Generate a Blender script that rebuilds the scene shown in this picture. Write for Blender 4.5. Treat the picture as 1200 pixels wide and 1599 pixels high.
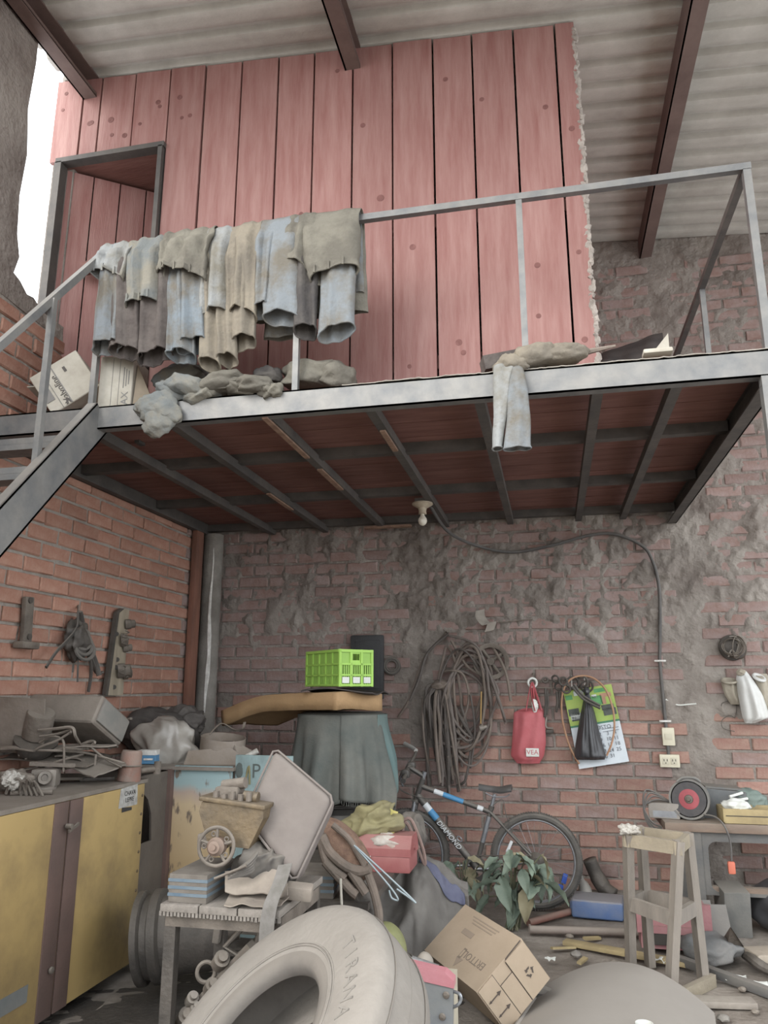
import bpy, bmesh, math, random
import numpy as np
from mathutils import Vector, Matrix, noise
for _o in list(bpy.data.objects): bpy.data.objects.remove(_o)
S = bpy.context.scene
COL = S.collection
PI = math.pi
# ---------------------------------------------------------------- camera
FPX, PITCH, YAW, EYE = 1180.0, math.radians(13.2), math.radians(12.3), 1.5
cam = bpy.data.cameras.new('camera'); cam_o = bpy.data.objects.new('camera', cam); COL.objects.link(cam_o)
cam.sensor_fit = 'VERTICAL'; cam.sensor_height = 24.0; cam.lens = FPX / 1599 * 24.0
cam.clip_start = 0.05; cam.clip_end = 300
cam_o.location = (0, 0, EYE); cam_o.rotation_euler = (PI/2 + PITCH, 0, YAW)
S.camera = cam_o
# ---------------------------------------------------------------- sky, sun, exposure
W = bpy.data.worlds.new('sky'); S.world = W; W.use_nodes = True
_bg = W.node_tree.nodes['Background']
_bg.inputs[0].default_value = (0.90, 0.95, 1.0, 1); _bg.inputs[1].default_value = 2.0
sun = bpy.data.lights.new('sun', 'SUN'); sun.energy = 2.2; sun.angle = math.radians(50); sun.color = (1, .97, .92)
sun_o = bpy.data.objects.new('sun', sun); COL.objects.link(sun_o)
sun_o.rotation_euler = Vector((0.50, 0.62, -0.45)).to_track_quat('-Z', 'Y').to_euler()
S.view_settings.view_transform = 'Standard'; S.view_settings.look = 'None'
S.view_settings.gamma = 1; S.view_settings.use_curve_mapping = False
S.view_settings.exposure = 0.82

# ---------------------------------------------------------------- measuring helpers (pixel of the 1200x1599 photo + one known coordinate -> point)
_F = Vector((-math.sin(YAW)*math.cos(PITCH), math.cos(YAW)*math.cos(PITCH), math.sin(PITCH)))
_R = Vector((math.cos(YAW), math.sin(YAW), 0)); _U = _R.cross(_F); _C = Vector((0, 0, EYE))
def at(px, py, x=None, y=None, z=None):
    r = _F + _R*((px-600)/FPX) - _U*((py-799.5)/FPX)
    if x is not None: return _C + r*((x-_C.x)/r.x)
    if y is not None: return _C + r*((y-_C.y)/r.y)
    return _C + r*((z-_C.z)/r.z)
V = Vector
# ---------------------------------------------------------------- materials
def lin(c):
    c = c.lstrip('#'); out = []
    for i in (0, 2, 4):
        s = int(c[i:i+2], 16)/255; out.append(s/12.92 if s <= .04045 else ((s+.055)/1.055)**2.4)
    g = .3*out[0]+.6*out[1]+.1*out[2]                             # greyed and lifted: workshop dust, plus haze put into every colour
    return (*[(g+(q-g)*.84)*.95+d*.05 for q, d in zip(out, (.30, .27, .235))], 1)
MATS = {}
DUST = '#968c7e'
def mat(name, c1, c2=None, scale=6, rough=.75, metal=0, bump=.15, bscale=60, dust=0, emit=0, stretch=(1,1,1), rnd=0, lo=.35, hi=.65, alpha=1, trans=0, dustcol=None, spec=.3, bdist=.01):
    if name in MATS: return MATS[name]
    m = bpy.data.materials.new(name); m.use_nodes = True; nt = m.node_tree; N = nt.nodes; L = nt.links
    b = N['Principled BSDF']
    b.inputs['Roughness'].default_value = rough; b.inputs['Metallic'].default_value = metal
    b.inputs['Specular IOR Level'].default_value = spec
    tc = N.new('ShaderNodeTexCoord'); mp = N.new('ShaderNodeMapping'); L.new(tc.outputs['Object'], mp.inputs[0])
    mp.inputs['Scale'].default_value = stretch
    col = None
    c1 = lin(c1)
    if c2:
        n = N.new('ShaderNodeTexNoise'); n.inputs['Scale'].default_value = scale; n.inputs['Detail'].default_value = 6; n.inputs['Roughness'].default_value = .65
        L.new(mp.outputs[0], n.inputs[0])
        r = N.new('ShaderNodeValToRGB'); r.color_ramp.elements[0].position = lo; r.color_ramp.elements[1].position = hi
        r.color_ramp.elements[0].color = c1; r.color_ramp.elements[1].color = lin(c2)
        L.new(n.outputs[0], r.inputs[0]); col = r.outputs[0]
    if rnd:
        oi = N.new('ShaderNodeObjectInfo'); hs = N.new('ShaderNodeHueSaturation')
        mr = N.new('ShaderNodeMapRange'); mr.inputs[3].default_value = 1-rnd; mr.inputs[4].default_value = 1+rnd
        L.new(oi.outputs['Random'], mr.inputs[0]); L.new(mr.outputs[0], hs.inputs['Value'])
        if col: L.new(col, hs.inputs['Color'])
        else: hs.inputs['Color'].default_value = c1
        col = hs.outputs[0]
    if dust:
        g = N.new('ShaderNodeNewGeometry'); sx = N.new('ShaderNodeSeparateXYZ'); L.new(g.outputs['Normal'], sx.inputs[0])
        n2 = N.new('ShaderNodeTexNoise'); n2.inputs['Scale'].default_value = 9; n2.inputs['Detail'].default_value = 5; L.new(tc.outputs['Object'], n2.inputs[0])
        a = N.new('ShaderNodeMath'); a.operation = 'MULTIPLY_ADD'; L.new(n2.outputs[0], a.inputs[0]); a.inputs[1].default_value = .9
        L.new(sx.outputs[2], a.inputs[2])
        r2 = N.new('ShaderNodeMapRange'); r2.inputs[1].default_value = .25; r2.inputs[2].default_value = 1.2; r2.inputs[3].default_value = dust*.18; r2.inputs[4].default_value = dust
        L.new(a.outputs[0], r2.inputs[0])
        mx = N.new('ShaderNodeMix'); mx.data_type = 'RGBA'; L.new(r2.outputs[0], mx.inputs[0])
        if col: L.new(col, mx.inputs[6])
        else: mx.inputs[6].default_value = c1
        mx.inputs[7].default_value = lin(dustcol or DUST); col = mx.outputs[2]
    if col: L.new(col, b.inputs['Base Color'])
    else: b.inputs['Base Color'].default_value = c1
    if bump:
        nb = N.new('ShaderNodeTexNoise'); nb.inputs['Scale'].default_value = bscale; nb.inputs['Detail'].default_value = 5; L.new(mp.outputs[0], nb.inputs[0])
        bp = N.new('ShaderNodeBump'); bp.inputs['Strength'].default_value = bump; bp.inputs['Distance'].default_value = bdist
        L.new(nb.outputs[0], bp.inputs['Height']); L.new(bp.outputs[0], b.inputs['Normal'])
    if emit:
        b.inputs['Emission Color'].default_value = c1; b.inputs['Emission Strength'].default_value = emit
    if trans: b.inputs['Transmission Weight'].default_value = trans
    if alpha < 1: b.inputs['Alpha'].default_value = alpha
    MATS[name] = m
    return m
# ---------------------------------------------------------------- mesh builder
def rotm(rx=0, ry=0, rz=0):
    return Matrix.Rotation(rz, 3, 'Z') @ Matrix.Rotation(ry, 3, 'Y') @ Matrix.Rotation(rx, 3, 'X')
def frame_from(z, up=V((0,0,1))):
    z = V(z).normalized(); x = V(up).cross(z)
    if x.length < 1e-5: x = V((1,0,0)).cross(z)
    x.normalize(); y = z.cross(x); return Matrix((x, y, z)).transposed()
class MB:
    def __init__(s): s.v = []; s.f = []
    def add(s, vs, fs):
        k = len(s.v); s.v += [V(q) for q in vs]; s.f += [tuple(i+k for i in q) for q in fs]; return s
    def box(s, c, d, R=None, taper=1.0):
        hx, hy, hz = d[0]/2, d[1]/2, d[2]/2; c = V(c); R = R or Matrix.Identity(3)
        vs = []
        for zz in (-1, 1):
            t = 1 if zz < 0 else taper
            for xx, yy in ((-1,-1),(1,-1),(1,1),(-1,1)): vs.append(c + R @ V((xx*hx*t, yy*hy*t, zz*hz)))
        return s.add(vs, [(3,2,1,0),(4,5,6,7),(0,1,5,4),(1,2,6,5),(2,3,7,6),(3,0,4,7)])
    def rbox(s, c, d, R=None, b=.01, seg=2):
        bm = bmesh.new(); bmesh.ops.create_cube(bm, size=1)
        for q in bm.verts: q.co = V((q.co.x*d[0], q.co.y*d[1], q.co.z*d[2]))
        bmesh.ops.bevel(bm, geom=bm.edges[:], offset=min(b, min(d)*.45), segments=seg, profile=.6, affect='EDGES')
        R = R or Matrix.Identity(3); c = V(c); bm.verts.index_update()
        s.add([c + R @ q.co for q in bm.verts], [tuple(w.index for w in fc.verts) for fc in bm.faces]); bm.free(); return s
    def cyl(s, a, b, r, r2=None, n=12, cap=True):
        a, b = V(a), V(b); M = frame_from(b-a); r2 = r if r2 is None else r2; vs = []
        for p, q in ((a, r), (b, r2)):
            for i in range(n):
                t = 2*PI*i/n; vs.append(p + M @ V((q*math.cos(t), q*math.sin(t), 0)))
        fs = [(i, (i+1) % n, n+(i+1) % n, n+i) for i in range(n)]
        if cap: fs += [tuple(range(n-1, -1, -1)), tuple(range(n, 2*n))]
        return s.add(vs, fs)
    def tube(s, pts, r, n=8, closed=False, cap=True, flat=1.0):
        pts = [V(p) for p in pts]; m = len(pts); vs = []; prev = None
        for i, p in enumerate(pts):
            if closed: t = pts[(i+1) % m] - pts[i-1]
            else: t = pts[min(i+1, m-1)] - pts[max(i-1, 0)]
            t.normalize()
            if prev is None:
                x = V((0,0,1)).cross(t)
                if x.length < 1e-4: x = V((1,0,0)).cross(t)
            else: x = prev - t*prev.dot(t)
            x.normalize(); prev = x; y = t.cross(x); rr = r[i] if isinstance(r, (list, tuple)) else r
            for k in range(n):
                a = 2*PI*k/n; vs.append(p + x*(rr*math.cos(a)) + y*(rr*flat*math.sin(a)))
        fs = []
        for i in range(m if closed else m-1):
            j = (i+1) % m
            for k in range(n): fs.append((i*n+k, i*n+(k+1) % n, j*n+(k+1) % n, j*n+k))
        if cap and not closed: fs += [tuple(range(n-1, -1, -1)), tuple(range((m-1)*n, m*n))]
        return s.add(vs, fs)
    def lathe(s, prof, o, axis=(0,0,1), n=24, closed=False, arc=2*PI):
        M = frame_from(axis); o = V(o); m = len(prof); vs = []; full = abs(arc-2*PI) < 1e-6; nn = n if full else n+1
        for i in range(nn):
            t = arc*i/n
            for r, h in prof: vs.append(o + M @ V((r*math.cos(t), r*math.sin(t), h)))
        fs = []
        for i in range(n):
            j = (i+1) % nn
            for k in range(m if closed else m-1):
                l = (k+1) % m; fs.append((i*m+k, j*m+k, j*m+l, i*m+l))
        return s.add(vs, fs)
    def torus(s, o, axis, R, r, n=32, k=8, flat=1.0):
        return s.lathe([(R+r*math.cos(2*PI*i/k), flat*r*math.sin(2*PI*i/k)) for i in range(k)], o, axis, n, True)
    def prism(s, poly, o, M, t):
        o = V(o); n = len(poly)
        vs = [o + M @ V((a, b, -t/2)) for a, b in poly] + [o + M @ V((a, b, t/2)) for a, b in poly]
        return s.add(vs, [tuple(range(n-1, -1, -1)), tuple(range(n, 2*n))] + [(i, (i+1) % n, n+(i+1) % n, n+i) for i in range(n)])
    def grid(s, fn, nu, nv, thick=0, closeu=False):
        P = [[V(fn(i/(nu-1) if not closeu else i/nu, j/(nv-1))) for j in range(nv)] for i in range(nu)]
        vs = [p for row in P for p in row]; fs = []
        for i in range(nu if closeu else nu-1):
            for j in range(nv-1):
                a = (i+1) % nu; fs.append((i*nv+j, a*nv+j, a*nv+j+1, i*nv+j+1))
        if not thick: return s.add(vs, fs)
        nr = []
        for i in range(nu):
            for j in range(nv):
                du = P[min(i+1,nu-1)][j]-P[max(i-1,0)][j]; dv = P[i][min(j+1,nv-1)]-P[i][max(j-1,0)]
                q = du.cross(dv); nr.append(q.normalized() if q.length > 1e-9 else V((0,0,1)))
        k = len(vs); vs2 = [p - q*thick for p, q in zip(vs, nr)]
        fs2 = [tuple(reversed([w+k for w in q])) for q in fs]; rim = []
        for i in range(nu-1):
            rim.append((i*nv, (i)*nv+k, (i+1)*nv+k, (i+1)*nv)); e = nv-1
            rim.append((i*nv+e, (i+1)*nv+e, (i+1)*nv+e+k, i*nv+e+k))
        for j in range(nv-1):
            rim.append((j, j+1, j+1+k, j+k)); e = (nu-1)*nv
            rim.append((e+j, e+j+k, e+j+1+k, e+j+1))
        return s.add(vs+vs2, fs+fs2+rim)
    def blob(s, c, d, R=None, amp=.12, fq=2.5, seed=0, sub=4, ridge=True, flat=None, dirs=(1,1,1), fq2=None):
        """a crumpled, cloth-like or lumpy mass: sphere pushed in and out by (ridged) noise"""
        bm = bmesh.new(); bmesh.ops.create_icosphere(bm, subdivisions=sub, radius=1)
        R = R or Matrix.Identity(3); c = V(c); off = V((seed*7.3, seed*3.1, seed*1.7)); k1 = V((math.cos(seed*1.9), math.sin(seed*1.9)*.6, .5)).normalized(); k2 = V((math.sin(seed*2.7), .4, math.cos(seed*2.7))).normalized()
        vs = []
        for q in bm.verts:
            p = q.co.copy(); u = V((p.x*dirs[0], p.y*dirs[1], p.z*dirs[2]))*fq + off
            w = u + V((noise.noise(u*.7), noise.noise(u*.7+V((9,0,0))), noise.noise(u*.7+V((0,9,0)))))*.8
            if ridge:                                            # long, wandering creases
                f1 = math.sin(w.dot(k1)*2.0 + 2.2*noise.noise(u*.55)); f2 = math.sin(w.dot(k2)*3.1 + 2.0*noise.noise(u*.6+V((4,4,0))))
                n = .55-abs(f1)**.8*1.1; n2 = .5-abs(f2)*1.0
            else: n = noise.noise(w); n2 = noise.noise(w*2.3+V((5,5,5)))
            big = noise.noise(p*1.4+off)
            p *= 1 + amp*.55*n + amp*.3*n2 + amp*1.1*big
            x = V((p.x*d[0]/2, p.y*d[1]/2, p.z*d[2]/2))
            if flat is not None and x.z < -flat*d[2]/2: x.z = -flat*d[2]/2 + (x.z+flat*d[2]/2)*.08
            vs.append(c + R @ x)
        bm.verts.index_update()
        s.add(vs, [tuple(w.index for w in fc.verts) for fc in bm.faces]); bm.free(); return s
    def jitter(s, a, fq=3, seed=0):
        o = V((seed*5.1, seed*2.3, seed))
        s.v = [p + noise.noise_vector(p*fq+o)*a for p in s.v]; return s
# ---------------------------------------------------------------- objects
WM = {}
def tag(o, label=None, cat=None, group=None, kind=None):
    if label: o['label'] = label
    if cat: o['category'] = cat
    if group: o['group'] = group
    if kind: o['kind'] = kind
    return o
def thing(name, label, cat, loc=(0,0,0), rot=(0,0,0), group=None):
    o = bpy.data.objects.new(name, None); COL.objects.link(o); o.empty_display_size = .05
    o.location = loc; o.rotation_euler = rot
    WM[o.name] = Matrix.Translation(V(loc)) @ rotm(*rot).to_4x4()
    return tag(o, label, cat, group)
def link(name, me, parent=None):
    o = bpy.data.objects.new(name, me); COL.objects.link(o)
    if parent: o.parent = parent; WM[o.name] = WM.get(parent.name, Matrix.Identity(4)).copy()
    else: WM[o.name] = Matrix.Identity(4)
    return o
def mesh(name, mb, m, smooth=35, local=True, inv=None):
    me = bpy.data.meshes.new(name)
    vs = mb.v if inv is None else [inv @ q for q in mb.v]
    me.from_pydata([tuple(q) for q in vs], [], mb.f); me.validate()
    bm = bmesh.new(); bm.from_mesh(me); bmesh.ops.recalc_face_normals(bm, faces=bm.faces[:]); bm.to_mesh(me); bm.free()
    if m: me.materials.append(m)
    if smooth:
        me.shade_smooth(); me.set_sharp_from_angle(angle=math.radians(smooth))
    return me
def part(name, mb, m, parent, smooth=35, local=False, label=None, kind=None):
    """world-space builder geometry (or local=True) linked as a child of parent"""
    w = WM.get(parent.name, Matrix.Identity(4))
    me = mesh(name, mb, m, smooth, inv=None if local else w.inverted())
    o = link(name, me, parent)
    if label: o['label'] = label
    if kind: o['kind'] = kind
    return o
def solid(name, mb, m, label, cat, group=None, smooth=35, kind=None):
    """a thing that is one mesh: origin moved to its base centre"""
    xs = [q.x for q in mb.v]; ys = [q.y for q in mb.v]; zs = [q.z for q in mb.v]
    o0 = V(((min(xs)+max(xs))/2, (min(ys)+max(ys))/2, min(zs)))
    me = mesh(name, mb, m, smooth, inv=Matrix.Translation(-o0))
    o = bpy.data.objects.new(name, me); COL.objects.link(o); o.location = o0
    WM[o.name] = Matrix.Translation(o0)
    return tag(o, label, cat, group, kind)
def structure(name, mb, m, smooth=35, label=None):
    o = link(name, mesh(name, mb, m, smooth)); o['kind'] = 'structure'
    if label: o['label'] = label
    return o
def text_mb(body, M4, size, depth=.0006, align='CENTER', shear=0):
    cu = bpy.data.curves.new('txt', 'FONT'); cu.body = body; cu.size = size; cu.extrude = depth; cu.align_x = align; cu.align_y = 'CENTER'; cu.shear = shear; cu.resolution_u = 3
    o = bpy.data.objects.new('txt', cu); COL.objects.link(o)
    bpy.context.view_layer.update()
    me = bpy.data.meshes.new_from_object(o.evaluated_get(bpy.context.evaluated_depsgraph_get()))
    mb = MB(); mb.add([M4 @ q.co for q in me.vertices], [tuple(p.vertices) for p in me.polygons])
    bpy.data.objects.remove(o); bpy.data.curves.remove(cu); bpy.data.meshes.remove(me)
    return mb
def frame4(o, x, y):
    """4x4 from an origin, x direction and approximate y direction"""
    x = V(x).normalized(); z = x.cross(V(y)).normalized(); y = z.cross(x)
    M = Matrix((x, y, z)).transposed().to_4x4(); M.translation = V(o); return M
def catmull(pts, n=6, closed=False):
    pts = [V(p) for p in pts]; m = len(pts); out = []
    for i in range(m if closed else m-1):
        if closed: a, b, c, d = pts[i-1], pts[i], pts[(i+1) % m], pts[(i+2) % m]
        else: a, b, c, d = pts[max(i-1,0)], pts[i], pts[i+1], pts[min(i+2,m-1)]
        for k in range(n):
            t = k/n; out.append(.5*((2*b)+(c-a)*t+(2*a-5*b+4*c-d)*t*t+(3*b-a-3*c+d)*t**3))
    if not closed: out.append(pts[-1])
    return out
def nz(x, y, z=0.0): return noise.noise(V((x, y, z)))
def sstep(a, b, x):
    t = max(0, min(1, (x-a)/(b-a))); return t*t*(3-2*t)
# ================================================================ THE PLACE
rng = random.Random(4)
m_dirt = mat('dirt', '#6b6055', '#8f857a', 3, .95, bump=.5, bscale=35, bdist=.02)
m_mortar = mat('mortar', '#6d625a', '#938a80', 2.2, .95, bump=.7, bscale=26, bdist=.03)
m_brick = mat('brick', '#92665a', '#a0806f', 9, .9, bump=.5, bscale=45, rnd=.15)
m_brick2 = mat('brick_dusty', '#84655a', '#94807a', 7, .92, bump=.6, bscale=40, rnd=.15)
m_steel = mat('grey_steel', '#5b6065', '#7b7b79', 7, .5, .35, bump=.15, bscale=30, dust=.55)
m_dsteel = mat('dark_steel', '#3c3b3c', '#58524e', 5, .65, .2, bump=.2, bscale=30, dust=.3)
m_red = mat('red_stained_timber', '#8d534c', '#ac8077', 2.6, .6, bump=.25, bscale=20, stretch=(7,7,.7), rnd=.09, lo=.28, hi=.78)
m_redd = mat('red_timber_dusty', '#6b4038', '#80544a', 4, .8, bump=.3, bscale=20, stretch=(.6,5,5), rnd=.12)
m_knot = mat('timber_knot', '#6e3f3a', '#84524b', 20, .7, bump=.2)
m_roof = mat('roof_sheet', '#b9b4aa', '#a09a90', 2.5, .7, .0, bump=.2, bscale=60)
m_rust = mat('red_oxide_steel', '#5f4a44', '#705a52', 4, .7, .1, bump=.15)
m_plaster = mat('cement_crust', '#a99d92', '#857b72', 14, .95, bump=.8, bscale=40)
m_wood_post = mat('rusty_post', '#8a5742', '#6b4535', 3, .8, stretch=(4,4,.6))
m_conc = mat('concrete_post', '#6a645c', '#8d877e', 3, .9, bump=.4)
m_white = mat('white_drip', '#d9d6cf', '#b5b0a8', 20, .8)

# ---- floor: uneven earth
def floor_z(x, y):
    return .018*nz(x*1.3, y*1.3) + .010*nz(x*4, y*4, 3) + .005*nz(x*11, y*11, 7)
mb = MB(); mb.grid(lambda u, v: (lambda x, y: V((x, y, floor_z(x, y)-.012)))(-4+8.5*u, -2+8.6*v), 150, 150)
floor = structure('floor', mb, m_dirt, 0, label='dusty bare earth workshop floor'); 
for p in floor.data.polygons: p.use_smooth = True
mb = MB(); mb.box((0, -12, -.06), (60, 20, .05)); structure('floor_yard', mb, m_dirt, 0)

m_oil_shade = mat('oily_shaded_dirt', '#38332e', '#4d463f', 4, .8, bump=.5, bscale=35, bdist=.02)  # oily earth, its dark colour also painting in the shade around the table
def oil_shade_fn(cx, cy, rx, ry, sd):
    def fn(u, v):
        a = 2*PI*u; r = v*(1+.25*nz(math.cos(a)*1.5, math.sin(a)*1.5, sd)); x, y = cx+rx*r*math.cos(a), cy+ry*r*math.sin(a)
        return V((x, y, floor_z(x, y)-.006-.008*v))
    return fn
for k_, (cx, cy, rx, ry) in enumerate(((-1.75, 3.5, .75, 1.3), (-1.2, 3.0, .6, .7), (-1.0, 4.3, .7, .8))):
    mb = MB(); mb.grid(oil_shade_fn(cx, cy, rx, ry, k_), 40, 16, closeu=True); part('oil_shade_patch', mb, m_oil_shade, floor, 60, label='oily patch of earth with painted-in shade')
# ---- brick walls
COURSE, BL, JT = .102, .285, .019
def brick_mesh(seed, L, H, D):
    """front towards -Y, back face on y=D; slightly irregular with a chamfered front edge"""
    r = random.Random(seed); b = .006; mb = MB()
    def j(a): return r.uniform(-a, a)
    fr = [(-L/2+b, -H/2+b), (L/2-b, -H/2+b), (L/2-b, H/2-b), (-L/2+b, H/2-b)]
    md = [(-L/2, -H/2), (L/2, -H/2), (L/2, H/2), (-L/2, H/2)]
    vs = [(x+j(.004), j(.004), z+j(.004)) for x, z in fr] + [(x+j(.003), b+.002, z+j(.003)) for x, z in md] + [(x, D, z) for x, z in md]
    fs = [(0,1,2,3)]
    for k in range(4): fs += [(k, 4+k, 4+(k+1) % 4, (k+1) % 4), (4+k, 8+k, 8+(k+1) % 4, 4+(k+1) % 4)]
    mb.add(vs, fs); return mb
BR = {}
m_brick3 = mat('brick_orange', '#9c6650', '#ab806a', 9, .9, bump=.5, bscale=45, rnd=.16)
for nm, m_ in (('a', m_brick), ('b', m_brick2), ('c', m_brick3)):
    for ln in (1, 0):
        BR[nm, ln] = [mesh('brick', brick_mesh(k+10*ln, BL-JT if ln else BL/2-JT, COURSE-JT, .05), m_, 0) for k in range(5)]
D = 6.3
def splat(x, z):
    """how thickly the mortar is smeared over the bricks of the back wall (0..1)"""
    s = sstep(1.55, 2.0, z + .25*nz(x*1.5, z*1.5, 2)) 
    s = max(s*.9, sstep(.16, .02, abs(x-1.09)), sstep(.14, .02, abs(x+1.05))*sstep(.9, 1.3, z))
    if x > .72: s = max(s, sstep(.16, .06, abs(z-1.40)))
    if x < -1.2: s *= .75
    if z > 3: s *= .6
    return s
def back_y(x, z):
    s = splat(x, z)
    base = D + .010 - .006*nz(x*9, z*9)
    a_ = max(0, nz(x*6.5, z*6, 1)+.1); b_ = max(0, nz(x*15, z*14, 5)); c_ = nz(x*29, z*27, 6)
    lump = a_**1.3*.060 + b_*.040 + c_*.014 + .02*max(0, nz(x*3, z*3, 9))
    flat_ = sstep(.15, .03, abs(x-1.09))
    return base - s*(lump*(1-.55*flat_) + .004 + .012*flat_)
mb = MB(); x0, x1, z0, z1 = -3.0, 4.2, -.05, 5.6
mb.grid(lambda u, v: (lambda x, z: V((x, back_y(x, z), z)))(x0+(x1-x0)*u, z0+(z1-z0)*v), 420, 330)
wall_back = structure('wall_back', mb, m_mortar, 0, label='rough brick rear wall smeared with mortar')
for p in wall_back.data.polygons: p.use_smooth = True
mb = MB(); mb.box(((x0+x1)/2, D+.13, 2.75), (x1-x0, .16, 5.7)); part('wall_core', mb, m_mortar, wall_back, 0)
cand = []
for k in range(int(5.2/COURSE)):
    z = .03 + COURSE*(k+.5); off = (k % 2)*BL/2 + rng.uniform(-.01, .01)
    x = -3.0 + off - (BL/2)
    while x < 2.6:
        xc = x + BL/2; ln = 1
        if xc-BL/2 < -3: xc = -3+BL/4; ln = 0
        skip = abs(xc-1.09) < .15 or (abs(xc+1.05) < .13 and z > 1.0) or (xc > .8 and abs(z-1.40) < .07)
        vis = (z < 2.85) or (xc > .2)
        if not skip and vis: cand.append((xc, z, ln))
        x += BL
def vis_score(c): # larger on screen = nearer to the eye, in frame, bare of mortar
    x, z, ln = c
    if x > 1.75 or (x < -2.0 and z < 1.3) or (x < -.95 and z < .9): return 0
    return 1/(x*x+D*D+(z-1.5)**2) * (.6 + (1-splat(x, z)))
cand.sort(key=vis_score, reverse=True)
def put_brick(c, wall, side):
    x, z, ln = c
    me = rng.choice(BR['c' if side == 'left' else 'b' if side == 'back' and (z > 1.5 or rng.random() < .35) else 'a', ln])
    o = link('brick', me, wall); return o
for c in cand[:290]:
    o = put_brick(c, wall_back, 'back'); o.location = (c[0], D-.004+rng.uniform(-.005, .004), c[1]); o.rotation_euler = (rng.uniform(-.01,.01), rng.uniform(-.012,.012), rng.uniform(-.012,.012))
mb = MB()
for c in cand[290:]:
    q = brick_mesh(rng.randint(0, 5), BL-JT if c[2] else BL/2-JT, COURSE-JT, .04); o_ = V((c[0], D-.004+rng.uniform(-.005,.004), c[1]))
    mb.add([o_ + w for w in q.v], q.f)
part('brick_courses', mb, m_brick2, wall_back, 0, kind='stuff', label='remaining dusty bricks of the rear wall')
# left wall, plane x = -3, ragged break near the top where daylight comes in
XL = -3.0
def left_x(y, z): return XL - .008 + .006*nz(y*9, z*9, 4) + .010*max(0, nz(y*4, z*4, 8))
mb = MB(); mb.grid(lambda u, v: (lambda y, z: V((left_x(y, z), y, z)))(.5+5.8*u, -.05+3.85*v), 240, 160)
m_mortarL = mat('pale_mortar', '#857c72', '#9d958a', 3, .95, bump=.7, bscale=26, bdist=.03)
wall_left = structure('wall_left', mb, m_mortarL, 0, label='brick side wall hung with tools')
for p in wall_left.data.polygons: p.use_smooth = True
mb = MB(); mb.box((XL-.12, 3.4, 1.87), (.17, 5.8, 3.85)); part('wall_core', mb, m_mortar, wall_left, 0)
# ragged masonry pier above, daylight gap between it and the timber wall
pier = [(2.9, 3.75), (3.80, 3.70), (3.74, 3.80), (3.66, 3.84), (3.60, 3.83), (3.53, 3.88), (3.47, 3.90), (3.50, 4.02), (3.46, 4.15), (3.44, 4.4), (3.46, 4.7), (3.42, 5.0), (3.44, 5.35), (3.43, 5.72), (2.9, 5.76)]
mb = MB(); mb.prism([(-y, z) for y, z in pier], (XL-.10, 0, 0), Matrix(((0,0,1),(-1,0,0),(0,1,0))), .2)
part('masonry_pier', mb, m_mortar, wall_left, 20, label='ragged broken masonry beside the daylight gap')
mb = MB(); mb.box((XL-.12, 5.2, 4.75), (.17, 2.5, 2.1)); part('upper_masonry', mb, m_mortar, wall_left, 0)
lb = []
for k in range(int(3.75/COURSE)):
    z = .03 + COURSE*(k+.5); y = 2.7 + (k % 2)*BL/2 + rng.uniform(-.012, .012)
    while y < 6.2:
        lb.append((y, z, 1)); y += BL
def lscore(c):
    y, z, _ = c
    if z < 1.0 or (y > 5.9): return 0
    return 1/(9+y*y) * (1 if z < 2.9 else .25) * (1 if y > 3.0 else .5)
lb.sort(key=lscore, reverse=True)
for c in lb[:290]:
    o = put_brick((c[0], c[1], 1), wall_left, 'left'); o.location = (XL+.006+rng.uniform(-.004, .006), c[0], c[1]); o.rotation_euler = (rng.uniform(-.01,.01), rng.uniform(-.01,.01), PI/2)
mb = MB()
for c in lb[290:]:
    q = brick_mesh(rng.randint(0, 5), BL-JT, COURSE-JT, .04); R_ = rotm(0, 0, PI/2); o_ = V((XL+.006, c[0], c[1]))
    mb.add([o_ + R_ @ w for w in q.v], q.f)
part('brick_courses', mb, m_brick2, wall_left, 0, kind='stuff', label='remaining bricks of the side wall')
# corner posts
mb = MB(); mb.rbox((-2.955, 5.96, 1.42), (.05, .13, 2.84), b=.01); structure('trim_1', mb, m_wood_post, label='rust-brown post in the wall corner')
mb = MB(); mb.cyl((-2.90, 6.16, 0), (-2.90, 6.16, 2.84), .085, n=20).jitter(.006, 6); o = structure('trim_2', mb, m_conc, label='grey round concrete post with a white drip')
mb = MB(); mb.tube([(-2.865+.006*math.sin(k*1.3), 6.082+.003*math.cos(k), 2.75-.16*k) for k in range(10)], [.004, .006, .008, .012, .014, .02, .016, .022, .014, .006], 6)
part('paint_drip', mb, m_white, o)

# ---- corrugated roof, falls to the right
def roof_z(x): return 5.66 - .075*(x+3.06)
def sheet_prof(t):
    k = t % 1.0
    return .042*sstep(.08, .2, k)*(1-sstep(.42, .54, k))
mb = MB(); nxr = 12; PIT = .19
ys = np.arange(1.2, 6.75, PIT/10)
mb.grid(lambda u, v: (lambda x, y: V((x, y, roof_z(x)+sheet_prof(y/PIT))))(-3.15+7.6*u, ys[int(round(v*(len(ys)-1)))]), nxr, len(ys), .004)
ceiling = structure('ceiling', mb, m_roof, 30, label='corrugated metal roof seen from below')
for i, xb in enumerate((-2.98, -1.10, .93, 2.9)):
    mb = MB(); h = .17; zt = roof_z(xb)-.004
    mb.box((xb, 3.95, zt-h/2), (.012, 5.5, h)); mb.box((xb+.045, 3.95, zt-.006), (.10, 5.5, .012)); mb.box((xb+.045, 3.95, zt-h+.006), (.10, 5.5, .012))
    mb.box((xb+.09, 3.95, zt-h+.02), (.01, 5.5, .03))
    structure('trim_%d' % (i+3), mb, m_rust, label='red oxide roof purlin under the sheets')

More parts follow.
